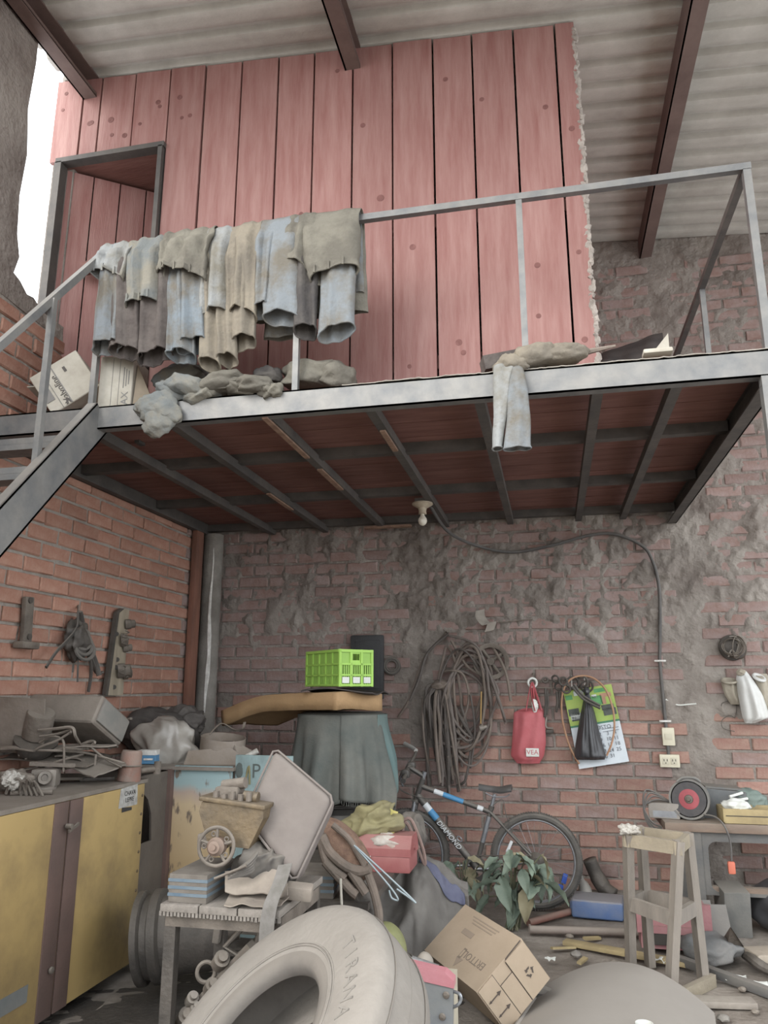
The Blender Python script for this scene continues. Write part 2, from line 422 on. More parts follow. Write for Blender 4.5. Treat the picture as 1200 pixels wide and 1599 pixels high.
# ---- red timber wall of the loft room, doorway at the left
YW = 3.9
edges = [-3.20, -2.985, -2.848, -2.589, -2.326, -2.071, -1.812, -1.556, -1.311, -1.054, -.797, -.542, -.298, -.046, .20, .318]
wl = bpy.data.objects.new('wall_loft', None); COL.objects.link(wl); wl['kind'] = 'structure'; wl['label'] = 'red stained timber plank wall of the loft room'; WM['wall_loft'] = Matrix.Identity(4)
ZD = 4.965
prng = random.Random(8)
for a, b in zip(edges[:-1], edges[1:]):
    zb = ZD+.04 if b < -2.3 else 2.95
    dy = prng.uniform(-.006, .006); zt = roof_z((a+b)/2)-.012
    mb = MB(); g = .006
    lean = .012*(a+1)/1.5
    vs = []
    for yy in (YW+dy, YW+dy+.028):
        vs += [V((a+g, yy, zb)), V((b-g, yy, zb)), V((b-g, yy, roof_z(b)-.012)), V((a+g, yy, roof_z(a)-.012))]
    mb.add(vs, [(0,1,2,3),(7,6,5,4),(0,4,5,1),(1,5,6,2),(2,6,7,3),(3,7,4,0)])
    pl = part('plank', mb, m_red, wl, 0)
    for _ in range(prng.randint(1, 3)):
        kx = prng.uniform(a+.05, b-.05); kz = prng.uniform(zb+.1, zt-.1); r_ = prng.uniform(.012, .024)
        mk = MB(); mk.lathe([(0, .0), (r_*.5, .0015), (r_, .001), (r_*1.05, -.002)], (kx, YW+dy-.0005, kz), (0, -1, 0), 10)
        if zb+.05 < kz: part('knot', mk, m_knot, pl)
mb = MB(); r2 = random.Random(3)
for k in range(70):
    z = 2.98+2.4*k/70; mb.blob((.318+r2.uniform(-.012,.004), YW+.004+r2.uniform(-.004,.004), z), (r2.uniform(.02,.05), .03, r2.uniform(.04,.08)), seed=k, sub=2, amp=.5)
part('cement_crust', mb, m_plaster, wl, 0, label='ragged cement crust along the wall edge', kind='stuff')
for k in range(10):
    y = YW+.03+.23*k; mb = MB(); mb.box((.30, y+.112, 4.2), (.024, .222, 2.45)); part('plank', mb, m_red, wl, 0)
mb = MB(); mb.box((-1.3, YW+.06, 4.2), (3.2, .04, .08)); mb.box((-1.3, YW+.06, 3.3), (3.2, .04, .08)); part('batten', mb, m_redd, wl, 0)
# doorway: steel frame, deep reveal, boarded leaf standing inside
d1 = bpy.data.objects.new('door_1', None); COL.objects.link(d1); d1['kind'] = 'structure'; d1['label'] = 'open doorway into the timber loft room'; WM['door_1'] = Matrix.Identity(4)
mb = MB(); mb.box((-2.345, YW-.004, 3.95), (.03, .07, 2.05)); mb.box((-3.10, YW-.004, 3.95), (.05, .07, 2.05)); mb.box((-2.72, YW-.004, ZD+.02), (.80, .07, .035))
part('door_frame', mb, m_dsteel, d1, 0)
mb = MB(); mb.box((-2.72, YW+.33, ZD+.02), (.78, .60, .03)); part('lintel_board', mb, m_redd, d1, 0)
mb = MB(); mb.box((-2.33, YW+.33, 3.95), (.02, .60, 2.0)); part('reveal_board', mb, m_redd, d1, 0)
_h = V((-3.08, YW+.04, 0)); _e = at(252, 306, z=ZD-.02); _dv = (V((_e.x, _e.y, 0))-_h); _L = _dv.length; _dv.normalize()
for k in range(4):
    mb = MB(); p = _h + _dv*(_L*(k+.5)/3.6); mb.box((p.x, p.y, 3.96), (_L/3.6-.008, .025, 1.98), frame_from((0,0,1), V((-_dv.y, _dv.x, 0))) if False else rotm(0, 0, math.atan2(_dv.y, _dv.x))); part('plank', mb, m_red, d1, 0)
# ---- loft platform: steel frame, joists, boards
ZB = 2.84; YF = 3.38
pf = thing('mezzanine_platform', 'steel framed mezzanine platform with reddish underside boards', 'mezzanine', (0, YF, ZB))
def channel(mb, a, b, h, w, t=.008, side=(0, 1, 0)):
    """C channel between a and b: web on the side facing away from `side`, top at a.z/b.z"""
    a, b = V(a), V(b); s_ = V(side)*w; up = V((0,0,1)); dn = up*-h
    dirn = (b-a).normalized()
    for c0, d0, d1_ in ((V(), dn, V(side)*t), (V(), s_, dn.normalized()*t), (dn, s_, up*t)):
        p = [a+c0, b+c0, b+c0+d0, a+c0+d0]; q = [w_+d1_ for w_ in p]
        mb.add(p+q, [(0,1,2,3),(7,6,5,4),(0,4,5,1),(1,5,6,2),(2,6,7,3),(3,7,4,0)])
mb = MB(); channel(mb, (-3.0, YF, 2.965), (1.03, YF, 2.965), .125, .06); part('front_beam', mb, m_steel, pf, 0)
mb = MB(); channel(mb, (1.03, YF+.01, 2.955), (1.03, 6.28, 2.955), .16, .07, side=(-1,0,0)); part('side_beam', mb, m_dsteel, pf, 0)
mb = MB(); channel(mb, (-2.98, YF+.01, 2.955), (-2.98, 6.28, 2.955), .12, .06, side=(1,0,0)); part('side_beam', mb, m_dsteel, pf, 0)
for xj in (-2.38, -1.89, -1.36, -.82, -.28, .27, .62):
    mb = MB(); mb.box((xj, 4.83, ZB+.03), (.05, 2.86, .055)); part('joist', mb, m_dsteel, pf, 0)
for yc in (4.28, 5.27, 6.2):
    mb = MB(); mb.box((-.98, yc, ZB+.072), (3.98, .06, .06)); part('cross_beam', mb, m_dsteel, pf, 0)
m_chip = mat('bare_wood', '#9a7a62', '#7a5a48', 12, .85, bump=.3)
for (xa, ya, l, w_) in ((-1.36, 3.75, .7, .03), (-1.36, 4.6, .5, .035), (-1.89, 5.1, .5, .03), (-1.30, 6.12, .4, .05), (-.82, 3.9, .35, .03)):
    mb = MB(); mb.box((xa, ya, ZB-.002), ((w_, l, .012) if ya < 6 else (l, w_, .02))); part('wood_packing', mb, m_chip, pf, 0)
yb = YF+.06; k = 0
while yb < 6.26:
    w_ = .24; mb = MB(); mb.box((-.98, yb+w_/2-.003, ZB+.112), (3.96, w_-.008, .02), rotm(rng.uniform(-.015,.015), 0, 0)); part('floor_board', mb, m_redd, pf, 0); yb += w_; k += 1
m_crust = mat('dust_crust', '#a39c92', '#8a8378', 25, .95, bump=.6, bscale=40)
mb = MB(); mb.grid(lambda u, v: (lambda x, y: V((x, y, 2.968+.008*max(0, nz(x*9, y*30))+.007*max(0, nz(x*31, y*40, 3)))))(-.95+1.97*u, YF-.004+.07*v), 200, 5, .004)
part('dust_ridge', mb, m_crust, pf, 0, label='grey dust caked on the beam edge')
mb = MB(); mb.box((.985, YF+.02, 1.42), (.05, .05, 2.84)); part('support_post', mb, m_steel, pf, 0)
# ---- railing
rl = thing('steel_railing', 'welded grey steel guard rail around the mezzanine edge', 'railing', (0, YF, 2.97))
def sqbar(mb, a, b, w=.03):
    a, b = V(a), V(b); M_ = frame_from(b-a); return mb.box((a+b)/2, (w, w, (b-a).length), M_)
ZR = 3.90; YR = YF+.02
mb = MB(); sqbar(mb, (-2.38, YR, ZR), (1.03, YR, ZR), .035); part('top_rail', mb, m_steel, rl, 0)
mb = MB(); sqbar(mb, (1.01, YR, ZR), (1.01, 6.25, ZR), .035); part('top_rail', mb, m_dsteel, rl, 0)
for xp in (-2.35, -1.20, -.05, 1.01):
    mb = MB(); sqbar(mb, (xp, YR, 2.965), (xp, YR, ZR-.015), .03 if xp < 1 else .035); part('rail_post', mb, m_steel, rl, 0)
mb = MB(); sqbar(mb, (1.01, 4.52, 2.965), (1.01, 4.52, ZR-.015), .03); part('rail_post', mb, m_steel, rl, 0)
# ---- stair
st = thing('steel_staircase', 'steep steel staircase with channel stringers rising to the mezzanine', 'staircase', (-2.6, .9, 0))
SA = math.radians(49); sd = V((0, -math.cos(SA), -math.sin(SA))); sl = 3.75
top = V((-2.29, 3.40, 2.96))
for xs in (-2.29, -2.97):
    mb = MB(); a = V((xs, 3.36, 2.98)); b = a + sd*sl; nrm = V((0, math.sin(SA), -math.cos(SA)))
    w_, t_, h_ = (.06 if xs > -2.5 else -.06), .01, .17
    for c0, e1, e2 in ((V(), nrm*h_, V((1,0,0))*(-t_ if w_ > 0 else t_)), (V(), nrm*t_, V((-w_, 0, 0))), (nrm*(h_-t_), nrm*t_, V((-w_, 0, 0)))):
        p = [a+c0, b+c0, b+c0+e1, a+c0+e1]; mb.add(p+[w+e2 for w in p], [(0,1,2,3),(7,6,5,4),(0,4,5,1),(1,5,6,2),(2,6,7,3),(3,7,4,0)])
    part('stringer', mb, m_steel, st, 0)
for k in range(1, 13):
    p = V((-2.63, 3.36, 2.93)) + sd*(.285*k) + V((0, .07, 0)); mb = MB(); mb.box(p, (.62, .2, .03)); mb.box(p+V((0,-.095,-.02)), (.62, .008, .05)); part('tread', mb, m_steel, st, 0)
mb = MB(); a = V((-2.36, 3.40, 3.90)); sqbar(mb, a, a+V((-.02, -math.cos(SA+.06), -math.sin(SA+.06)))*3.4, .035); part('handrail', mb, m_steel, st, 0)
for l in (.62, 1.7, 2.8):
    p = a + V((0, -math.cos(SA+.06), -math.sin(SA+.06)))*l; mb = MB(); sqbar(mb, p, p-V((0,0,.86)), .03); part('rail_post', mb, m_steel, st, 0)
# ================================================================ ON THE LOFT
def clothm(n, a, b, sc=5):
    dk_ = lambda h: '#'+''.join('%02x' % int(int(h[i:i+2], 16)*.86) for i in (1, 3, 5))
    return mat('cloth_'+n, dk_(a), dk_(b), sc, .95, bump=.5, bscale=60, lo=.4, hi=.6, spec=.1)
c_pale = clothm('pale_jean', '#a3a6a4', '#8a8476'); c_brown = clothm('brown', '#5d5350', '#756b66'); c_blue = clothm('blue_jean', '#86929a', '#7d766a')
c_khaki = clothm('khaki', '#9c917d', '#837a6c'); c_grey = clothm('grey', '#7c807f', '#938d7e'); c_dark = clothm('dark', '#4e4b4b', '#68625d'); c_olive = clothm('olive_dust', '#8d8878', '#756f63')
c_bgrey = clothm('bluegrey', '#8d9499', '#7f786c')
def ring(xc, w, dep, y, z, ny, nzv, seed, s, folds, amp, n=40):
    out = []
    for i in range(n):
        t = 2*PI*i/n; cx, sy = math.cos(t), math.sin(t); u = cx*w/2
        fo = amp*(math.sin(u*folds+seed*2.1+s*1.3) + .6*math.sin(u*folds*1.9+seed*5.3-s*2) + .8*nz(u*16, s*3, seed))
        q = dep*(abs(sy)**.75)*(1 if sy > 0 else -1) + fo
        out.append(V((xc+u+.006*nz(s*5, seed, 3), y+ny*q, z+nzv*q)))
    return out
def hang(name, parent, m, tl, tr, bl, br, zf, zb, layer, seed, depth=.04, folds=62, amp=.013, back=True, band=False, hem=True):
    """one trouser leg or waist hung over the rail: a flattened cloth tube, open at both ends. x at rail (tl,tr), x at front hem (bl,br), hem heights"""
    rows = []; n = 40; r0 = .020+layer; tilt = (.045 if band else .022)*math.sin(seed*3.7+.4)
    nf = 20
    for k in range(nf+1):                                        # front, from hem to rail
        s = 1-k/nf; xc = (tl+tr)/2*(1-s)+(bl+br)/2*s; w = (tr-tl)*(1-s)+(br-bl)*s
        w *= 1+.04*math.sin(s*7+seed)
        z = ZR*(1-s)+zf*s + .006*math.sin(seed+s*9)
        e = sstep(0, .25, s)
        rows.append(ring(xc, w, (.006+(depth-.006)*e), YR-r0-.012*e-.02*s, z, -1, 0, seed, s, folds, amp*(.35+.65*e)))
        for i_, q_ in enumerate(rows[-1]): q_.z += s*s*(tilt*math.cos(2*PI*i_/n) + .028*math.sin(2*PI*i_/n))
    for k in range(1, 6):                                        # over the rail
        a = PI*k/6; rows.append(ring((tl+tr)/2, tr-tl, .006, YR-math.cos(a)*r0, ZR+math.sin(a)*(r0+.004), -math.cos(a), math.sin(a), seed, 0, folds, amp*.35))
    if back:
        for k in range(0, 9):
            s = k/8; rows.append(ring((tl+tr)/2, (tr-tl)*(1+.08*s), .006+.02*sstep(0, .3, s), YR+r0+.02*s, ZR*(1-s)+zb*s, 1, 0, seed+.5, s, folds, amp))
    mb = MB(); vs = [p for r_ in rows for p in r_]
    mb.add(vs, [(i*n+k, i*n+(k+1) % n, (i+1)*n+(k+1) % n, (i+1)*n+k) for i in range(len(rows)-1) for k in range(n)])
    o = part(name, mb, m, parent, 0)
    for p in o.data.polygons: p.use_smooth = True
    if hem:
        mh = MB(); mh.tube(rows[0], .005, 6, closed=True); part('hem', mh, m, o)
    if band:
        mw = MB(); a_ = [p+V((0, -.004, 0)) if i < n/2 else p for i, p in enumerate(rows[2])]
        rr = []
        for j in range(3):
            c = sum(rows[j], V())/n; rr.append([c+(p-c)*1.035 for p in rows[j]])
        mw.add([p for r_ in rr for p in r_], [(i*n+k, i*n+(k+1) % n, (i+1)*n+(k+1) % n, (i+1)*n+k) for i in range(2) for k in range(n)])
        part('waistband', mw, m, o)
        for k in (7, 11, 15):
            p = rows[1][k]; ml = MB(); ml.box(p+V((0, -.006, .0)), (.010, .008, .045)); part('belt_loop', ml, m, o)
    return o
def X_(px, py=400): return at(px, py, y=YF).x
def Z_(px, py): return at(px, py, y=YF).z
G = 'trousers hung over the railing'
def trousers(label, loc_px, pieces, m, grp=G):
    x = X_(loc_px); t = thing('trousers', label, 'trousers', (x, YR, ZR-.3), group=grp)
    for kw in pieces: 
        mm = kw.pop('m', m); nm = kw.pop('n', 'trouser_leg'); (a, b), (c, d_), yb_, zb_, lay, sd_ = kw.pop('g')
        hang(nm, t, mm, X_(a, 370), X_(b, 350), X_(c, yb_), X_(d_, yb_), Z_((c+d_)/2, yb_), zb_, lay, sd_, **kw)
    return t
# drawn back to front, outer layers lie further out over the inner ones
trousers('brown dusty work trousers hanging second from the stair end', 230, [dict(g=((178,232),(176,226),553,3.35,.004,1)), dict(g=((226,280),(222,272),560,3.4,.006,2))], c_brown)
trousers('pale jeans with waistband down, nearest the stair end of the rail', 170, [dict(n='waist', g=((160,214),(150,205),438,3.5,.018,3), band=True, depth=.035), dict(g=((164,204),(150,196),548,3.6,.010,4), m=c_bgrey, back=False)], c_pale)
trousers('grey jeans with twisted waist, hanging over the brown trousers', 235, [dict(n='waist', g=((205,272),(204,262),488,3.5,.022,5), band=True, depth=.05, amp=.016), ], c_grey)
trousers('light blue jeans with faded legs at the middle of the pile', 300, [dict(g=((268,304),(268,312),562,3.5,.012,6)), dict(g=((282,326),(284,328),545,3.5,.020,7))], c_blue)
trousers('dusty trousers with a wide sagging waist over the blue jeans', 298, [dict(n='waist', g=((262,340),(256,332),442,3.4,.036,8), band=True, depth=.06, amp=.014), dict(g=((328,366),(320,362),500,3.5,.026,9), m=c_pale)], c_olive)
trousers('khaki work trousers with two short cuffs lowest in the pile', 345, [dict(g=((318,350),(318,350),574,3.5,.008,10)), dict(g=((345,372),(346,376),568,3.5,.010,11)), dict(g=((362,412),(362,404),543,3.4,.018,12), depth=.04)], c_khaki)
trousers('khaki trousers with open cuffs between the denim and the grey pair', 385, [dict(g=((372,412),(368,408),500,3.5,.030,13), depth=.045, amp=.014)], c_khaki)
trousers('smooth blue grey trousers with a broad single fold', 440, [dict(g=((404,440),(402,424),490,3.5,.022,14)), dict(g=((412,478),(418,474),504,3.3,.032,15), amp=.009, folds=35)], c_bgrey)
trousers('dark grey trousers half hidden behind the end pair', 480, [dict(g=((455,500),(464,500),523,3.4,.010,16))], c_dark)
trousers('grey work trousers with an inverted waist at the far end of the pile', 515, [dict(n='waist', g=((458,565),(490,567),440,3.4,.030,17), band=True, depth=.04, amp=.008, folds=30), dict(n='waist', g=((452,500),(452,484),428,3.6,.036,18), depth=.03, hem=True), dict(g=((505,562),(502,557),526,3.5,.012,19), m=c_bgrey, amp=.006)], c_olive)
# ---- crumpled garments lying on the edge
def crumple(mb, poly_px, y0, h, seed, depth=.25): pass
p0 = at(300, 620, y=YF+.05)
t = thing('crumpled_overalls', 'crumpled dusty overalls slumped over the beam edge under the rail', 'clothing', (at(330, 620, y=YF+.05).x, YF+.05, 2.97))
mb = MB(); xa, xb = at(225, 620, y=YF).x, at(445, 610, y=YF).x

for k_, (px_, py_, w_, h_, rr_) in enumerate(((300,608,.30,.13,.3),(345,602,.28,.12,-.2),(275,618,.24,.14,.5),(400,604,.24,.11,.1),(322,618,.22,.10,-.4),(380,612,.22,.09,.2))):
    mb = MB(); mb.blob(at(px_, py_, y=YF+.02+.02*(k_ % 3)), (w_, .2, h_), rotm(0, rr_, 0), amp=.24, fq=2.0, seed=3+k_*4, sub=4, flat=.75); part('fold', mb, c_olive if k_ % 2 else c_grey, t, 175)
def flap(mb, pts, seed, thick=.006, nu=26, nv=26, amp=.012, fold=40):
    """four-corner sheet (tl,tr,br,bl) with hanging folds"""
    a, b, c, d_ = [V(q) for q in pts]; nn = (b-a).cross(d_-a).normalized()
    def fn(u, v):
        p = (a*(1-u)+b*u)*(1-v)+(d_*(1-u)+c*u)*v
        return p + nn*(amp*(.3+.7*v)*(math.sin(u*fold*.25+seed+v*1.5)+.6*math.sin(u*fold*.45+seed*3)+1.2*nz(u*3, v*3, seed)))
    return mb.grid(fn, nu, nv, thick)
mb = MB(); q = YF-.03
mb.blob(at(248, 640, y=q), (.27, .12, .20), rotm(0, .35, 0), amp=.22, fq=2.0, seed=21, sub=5); mb.blob(at(247, 660, y=q-.01), (.17, .10, .16), rotm(0, -.3, 0), amp=.22, fq=2.0, seed=25, sub=4); part('hanging_sleeve', mb, c_grey, t, 175)
mb = MB(); mb.blob(at(425, 612, y=YF+.01), (.14, .12, .09), amp=.35, fq=2.5, seed=5, sub=4); mb.blob(at(345, 603, y=YF+.01), (.3, .10, .07), rotm(0,-.1,0), amp=.4, fq=2.6, seed=6, sub=4, dirs=(2,1,1)); part('collar', mb, c_olive, t, 175)
t = thing('shoulder_bag', 'dusty cloth bag with a dark looped strap on the loft floor', 'bag', at(285, 600, y=YF+.22))
mb = MB(); mb.blob(at(285, 592, y=YF+.22), (.32, .2, .16), amp=.2, fq=2.2, seed=8, sub=4, flat=.6); part('bag_body', mb, c_grey, t, 175)
mb = MB(); pts = [at(a, b, y=YF+.16) for a, b in ((262,598),(268,584),(285,576),(305,574),(320,582),(330,600))]; mb.tube(catmull(pts, 5), .016, 8, flat=.4); part('strap', mb, c_dark, t)
t = solid('folded_clothes', MB().blob(at(490, 590, y=YF+.17), (.34, .22, .20), rotm(0,.1,0), amp=.22, fq=2.0, seed=12, sub=5, flat=.6).blob(at(528, 592, y=YF+.15), (.22, .2, .18), rotm(0,.5,0), amp=.22, fq=2.0, seed=15, sub=4, flat=.7), c_olive, 'heap of folded khaki clothes behind the middle rail post', 'clothing', smooth=175)
t = solid('rag', MB().blob(at(420, 590, y=YF+.14), (.16, .14, .12), amp=.3, fq=2.6, seed=14, sub=4, flat=.6), c_dark, 'small dark rag between the overalls and the folded clothes', 'rag', smooth=175)
t = thing('work_jacket', 'pale dusty work jacket on the edge with sleeves hanging below the beam', 'clothing', at(850, 560, y=YF+.02))
mb = MB(); mb.blob(at(835, 560, y=YF+.05), (.26, .2, .14), rotm(0, -.2, 0), amp=.2, fq=2.0, seed=31, sub=4, flat=.7); mb.blob(at(878, 556, y=YF+.05), (.24, .18, .11), rotm(0, -.05, 0), amp=.2, fq=2.0, seed=36, sub=4, flat=.7); mb.blob(at(800, 570, y=YF+.01), (.18, .14, .11), amp=.2, fq=2.0, seed=33, sub=4); part('jacket_body', mb, c_khaki, t, 175)
def sleeve(parent, pts, ws, m, seed, dep=.035, nm='sleeve'):
    mb = MB(); n = 28; rows = []
    P_ = catmull(pts, 6); ws = [ws[0]+(ws[-1]-ws[0])*i/(len(P_)-1) for i in range(len(P_))]
    for i, p in enumerate(P_):
        s = i/(len(P_)-1); rows.append(ring(p.x, ws[i], dep, p.y, p.z, -1, 0, seed, s, 60, .006))
    mb.add([q for r_ in rows for q in r_], [(i*n*0+i*40+k, i*40+(k+1) % 40, (i+1)*40+(k+1) % 40, (i+1)*40+k) for i in range(len(rows)-1) for k in range(40)])
    o = part(nm, mb, m, parent, 0)
    for p in o.data.polygons: p.use_smooth = True
    mh = MB(); mh.tube(rows[-1], .004, 6, closed=True); part('cuff', mh, m, o); return o
sleeve(t, [at(790,572,y=YF-.01), at(785,590,y=YF-.03), at(782,640,y=YF-.04), at(777,700,y=YF-.04)], (.11, .045), c_pale, 41)
sleeve(t, [at(805,575,y=YF), at(808,600,y=YF-.045), at(810,650,y=YF-.05), at(808,700,y=YF-.05)], (.07, .125), c_bgrey, 42)
mb = MB(); mb.box(at(800, 563, y=YF+.16), (.3, .12, .07), rotm(.1, -.2, .2)); part('dark_lining', mb, c_brown, t)
m_stick = mat('weathered_stick', '#6e6258', '#8b7d70', 10, .9)
mb = MB(); a, b = at(900, 556, y=YF+.06), at(962, 540, y=YF+.05); mb.tube([a, a*.6+b*.4+V((0,0,.006)), b], [.012, .013, .006], 6); solid('stick', mb, m_stick, 'thin weathered stick lying beside the pale work jacket', 'stick')
m_tarp = mat('black_sheet', '#2e2a2a', '#4a4340', 4, .8, bump=.3)
mb = MB(); flap(mb, [at(940,553,y=4.6), at(1035,520,y=4.7), at(1040,560,y=4.0), at(940,575,y=4.0)], 3); solid('dark_tarpaulin', mb, m_tarp, 'dark sheet lying on the loft behind the jacket', 'tarpaulin')
t = thing('cardboard_offcut', 'pointed pale cardboard offcut standing on the loft edge', 'cardboard', at(1030, 552, y=YF+.04))
m_card = mat('cardboard', '#a8977f', '#93836d', 5, .85, bump=.1, rnd=.05)
m_cardw = mat('pale_cardboard', '#b9b2a3', '#a29a8a', 6, .85, bump=.1)
A_ = at(1044, 520, y=YF+.05); mb = MB(); B_, C_ = at(1022, 548, y=YF+.05), at(1046, 546, y=YF+.07)
mb.add([B_, C_, A_, B_+V((0,.008,0)), C_+V((0,.008,0)), A_+V((0,.008,0))], [(0,1,2),(5,4,3),(0,3,4,1),(1,4,5,2),(2,5,3,0)]); part('upright_flap', mb, m_cardw, t, 0)
mb = MB(); mb.rbox(at(1027, 551, y=YF+.05), (.13, .07, .022), b=.008); part('base', mb, m_cardw, t)
# ---- cartons of motor oil
m_print = mat('faded_print', '#7d7a76', None, bump=0, rough=.9); m_printd = mat('dark_print', '#55504c', None, bump=0, rough=.9)
R1 = rotm(math.radians(-8), math.radians(-36), math.radians(14))
t = thing('oil_carton', 'tipped over motor oil carton beside the stair head', 'box', (-2.52, 3.52, 3.03), tuple(R1.to_euler()))
WM[t.name] = Matrix.Translation(V((-2.52, 3.52, 3.03))) @ R1.to_4x4()
mb = MB(); mb.rbox((.02, .06, .165), (.30, .20, .29), b=.004, seg=1); part('carton_body', mb, m_cardw, t, 0, local=True)
mb = MB(); mb.box((0, -.042, .155), (.006, .003, .27)); mb.box((-.055, -.042, .155), (.003, .003, .27)); part('fold_lines', mb, m_print, t, 0, local=True)
part('brand_lettering', text_mb('Valvoline', frame4((-.015, -.0425, .135), (0,0,1), (-1,0,0)), .055), m_printd, t, 0, local=True)
part('emblem', MB().prism([(-.018,.02),(-.006,.02),(.0,-.004),(.006,.02),(.018,.02),(.004,-.02),(-.004,-.02)], (-.015, -.0425, .045), Matrix(((-1,0,0),(0,0,1),(0,-1,0))), .002), m_printd, t, 0, local=True)
mb = MB(); mb.box((-.095, -.0425, .14), (.05, .002, .09)); part('printed_panel', mb, m_print, t, 0, local=True)
mb = MB(); mb.rbox((.06, -.0425, .235), (.016, .003, .035), b=.006); part('hand_hole', mb, m_printd, t, local=True)
mb = MB(); mb.box((-.145, .06, .26), (.05, .18, .004), rotm(0, .6, 0)); part('lid_flap', mb, m_cardw, t, 0, local=True)
t = thing('upright_carton', 'narrow carton with vertical lettering next to the tipped oil carton', 'box', (-2.27, 3.56, 2.97), (0, 0, .12))
mb = MB(); mb.rbox((0, 0, .16), (.19, .2, .32), b=.004, seg=1); part('carton_body', mb, m_cardw, t, 0, local=True)
part('lettering', text_mb('AX', frame4((.058, -.1015, .07), (0,0,1), (-1,0,0)), .055), m_print, t, 0, local=True)
for k_ in range(3):
    mb = MB(); mb.box((.045+.014*k_, -.101, .19), (.005, .002, .12-.02*k_)); part('print_line', mb, m_print, t, 0, local=True)
mb = MB(); mb.box((-.02, -.1, .155), (.002, .004, .3)); mb.box((.02, -.1, .155), (.002, .004, .3)); part('fold_lines', mb, m_print, t, 0, local=True)
mb = MB(); mb.add([V((.10,-.09,0)), V((.22,-.02,0)), V((.10,-.06,.28)), V((.10,-.08,0)), V((.22,-.01,0)), V((.10,-.05,.28))], [(0,1,2),(5,4,3),(0,3,4,1),(1,4,5,2),(2,5,3,0)]); part('open_flap', mb, m_card, t, 0, local=True)

# ---- bulb and cable
m_ceram = mat('socket_cream', '#b8a890', '#9a8b74', 20, .6); m_bulb = mat('bulb_glass', '#d8d0bd', None, rough=.2, bump=0, spec=.6)
bc = at(660, 786, y=5.36); bc.z = 2.84
t = thing('lamp_holder', 'bare white bulb in a cream ceiling socket under the mezzanine', 'lamp', bc)
mb = MB(); mb.lathe([(0,.0),(.075,.0),(.078,-.012),(.05,-.03),(.032,-.04),(.028,-.06),(.030,-.085),(0,-.085)], bc, (0,0,1), 24); part('socket', mb, m_ceram, t)
mb = MB(); mb.lathe([(.014,-.085),(.016,-.098),(.030,-.118),(.034,-.136),(.028,-.156),(.014,-.168),(0,-.171)], bc, (0,0,1), 20); part('bulb', mb, m_bulb, t)
mb = MB(); mb.box(bc+V((0, .01, .012)), (.10, .12, .03)); part('mounting_block', mb, m_dsteel, t, 0)
m_cable = mat('black_cable', '#3b3b3d', '#4c4a4a', 8, .55, bump=.1, dust=.4)
pts = [bc+V((.03,.0,.01)), at(672, 790, y=5.5), at(700, 830, y=5.8), at(745, 852, y=6.15), at(800, 862, y=D-.045), at(860, 852, y=D-.05), at(920, 836, y=D-.05), at(960, 834, y=D-.05), at(1000, 850, y=D-.05), at(1018, 872, y=D-.05), at(1030, 920, y=D-.05), at(1031, 1000, y=D-.04), at(1031, 1035, y=D-.035), at(1036, 1090, y=D-.03), at(1041, 1140, y=D-.03)]
t = thing('power_cable', 'thick black cable looping from the ceiling bulb down to the switch', 'cable', at(1041, 1140, y=D-.03))
mb = MB(); mb.tube(catmull(pts, 8), .013, 10); part('cable', mb, m_cable, t)
for px, py in ((1031, 1032), (1039, 1126)):
    c = at(px, py, y=D-.035); mb = MB(); mb.rbox(c+V((0,-.012,0)), (.085, .012, .014), b=.004); mb.torus(c, (0,0,1), .016, .005, 16, 6); part('cable_clip', mb, m_white, t)
mb = MB(); a, b = at(1043, 1160, y=D-.03), at(1045, 1185, y=D-.03); mb.cyl(a, b, .012); part('cable_drop', mb, m_cable, t)
m_cream = mat('cream_plastic', '#cfc7ad', '#c3ba9f', 8, .5, bump=0); m_cream2 = mat('cream_rocker', '#bdb59c', None, bump=0, rough=.5)
c = at(1044, 1150, y=D-.03); t = thing('light_switch', 'cream light switch box with one rocker on the brick wall', 'switch', c)
mb = MB(); mb.rbox(c, (.088, .045, .13), b=.006); part('switch_box', mb, m_cream, t); mb = MB(); mb.rbox(c+V((0,-.023,0)), (.055, .008, .045), b=.003); part('rocker', mb, m_cream2, t)
c = at(1046, 1188, y=D-.03); t = thing('power_outlet', 'cream double power outlet below the switch', 'outlet', c)
mb = MB(); mb.rbox(c, (.142, .045, .092), b=.006); part('outlet_box', mb, m_cream, t)
m_hole = mat('dark_slot', '#3a3530', None, bump=0)
for dx in (-.03, .03):
    mb = MB(); mb.rbox(c+V((dx,-.023,0)), (.046, .006, .05), b=.003); o = part('socket_face', mb, m_cream2, t)
    mb = MB(); [mb.box(c+V((dx+e,-.0265,.006)), (.005, .003, .016)) for e in (-.011, .011)]; mb.cyl(c+V((dx,-.025,-.014)), c+V((dx,-.028,-.014)), .004); part('slots', mb, m_hole, o)
# ================================================================ LEFT SIDE
m_yel = mat('yellow_paint', '#ab8d4c', '#5a4833', 1.5, .55, bump=.1, bscale=12, lo=.46, hi=.80)
m_brn = mat('brown_paint', '#6b5148', '#58453e', 3, .6, bump=.1)
m_carc = mat('brown_steel', '#574c43', '#443b35', 3, .75, bump=.2, dust=.35)
m_bluegrey = mat('bluegrey_band', '#5f6668', '#757570', 4, .7)
m_iron = mat('dusty_iron', '#4d443c', '#6b5f54', 9, .8, .1, bump=.5, bscale=50, dust=.5)
m_diron = mat('oily_iron', '#332f2c', '#4c453f', 8, .6, .2, bump=.4, bscale=50, dust=.22)
m_alu = mat('dusty_aluminium', '#8d857b', '#6f665d', 9, .6, .35, bump=.3, bscale=45, dust=.45)
m_sheet = mat('dusty_sheet_metal', '#675c51', '#857a6f', 5, .75, .1, bump=.25, dust=.5)
m_rubber = mat('rubber', '#3a3735', '#4d4844', 7, .8, bump=.2, dust=.35)
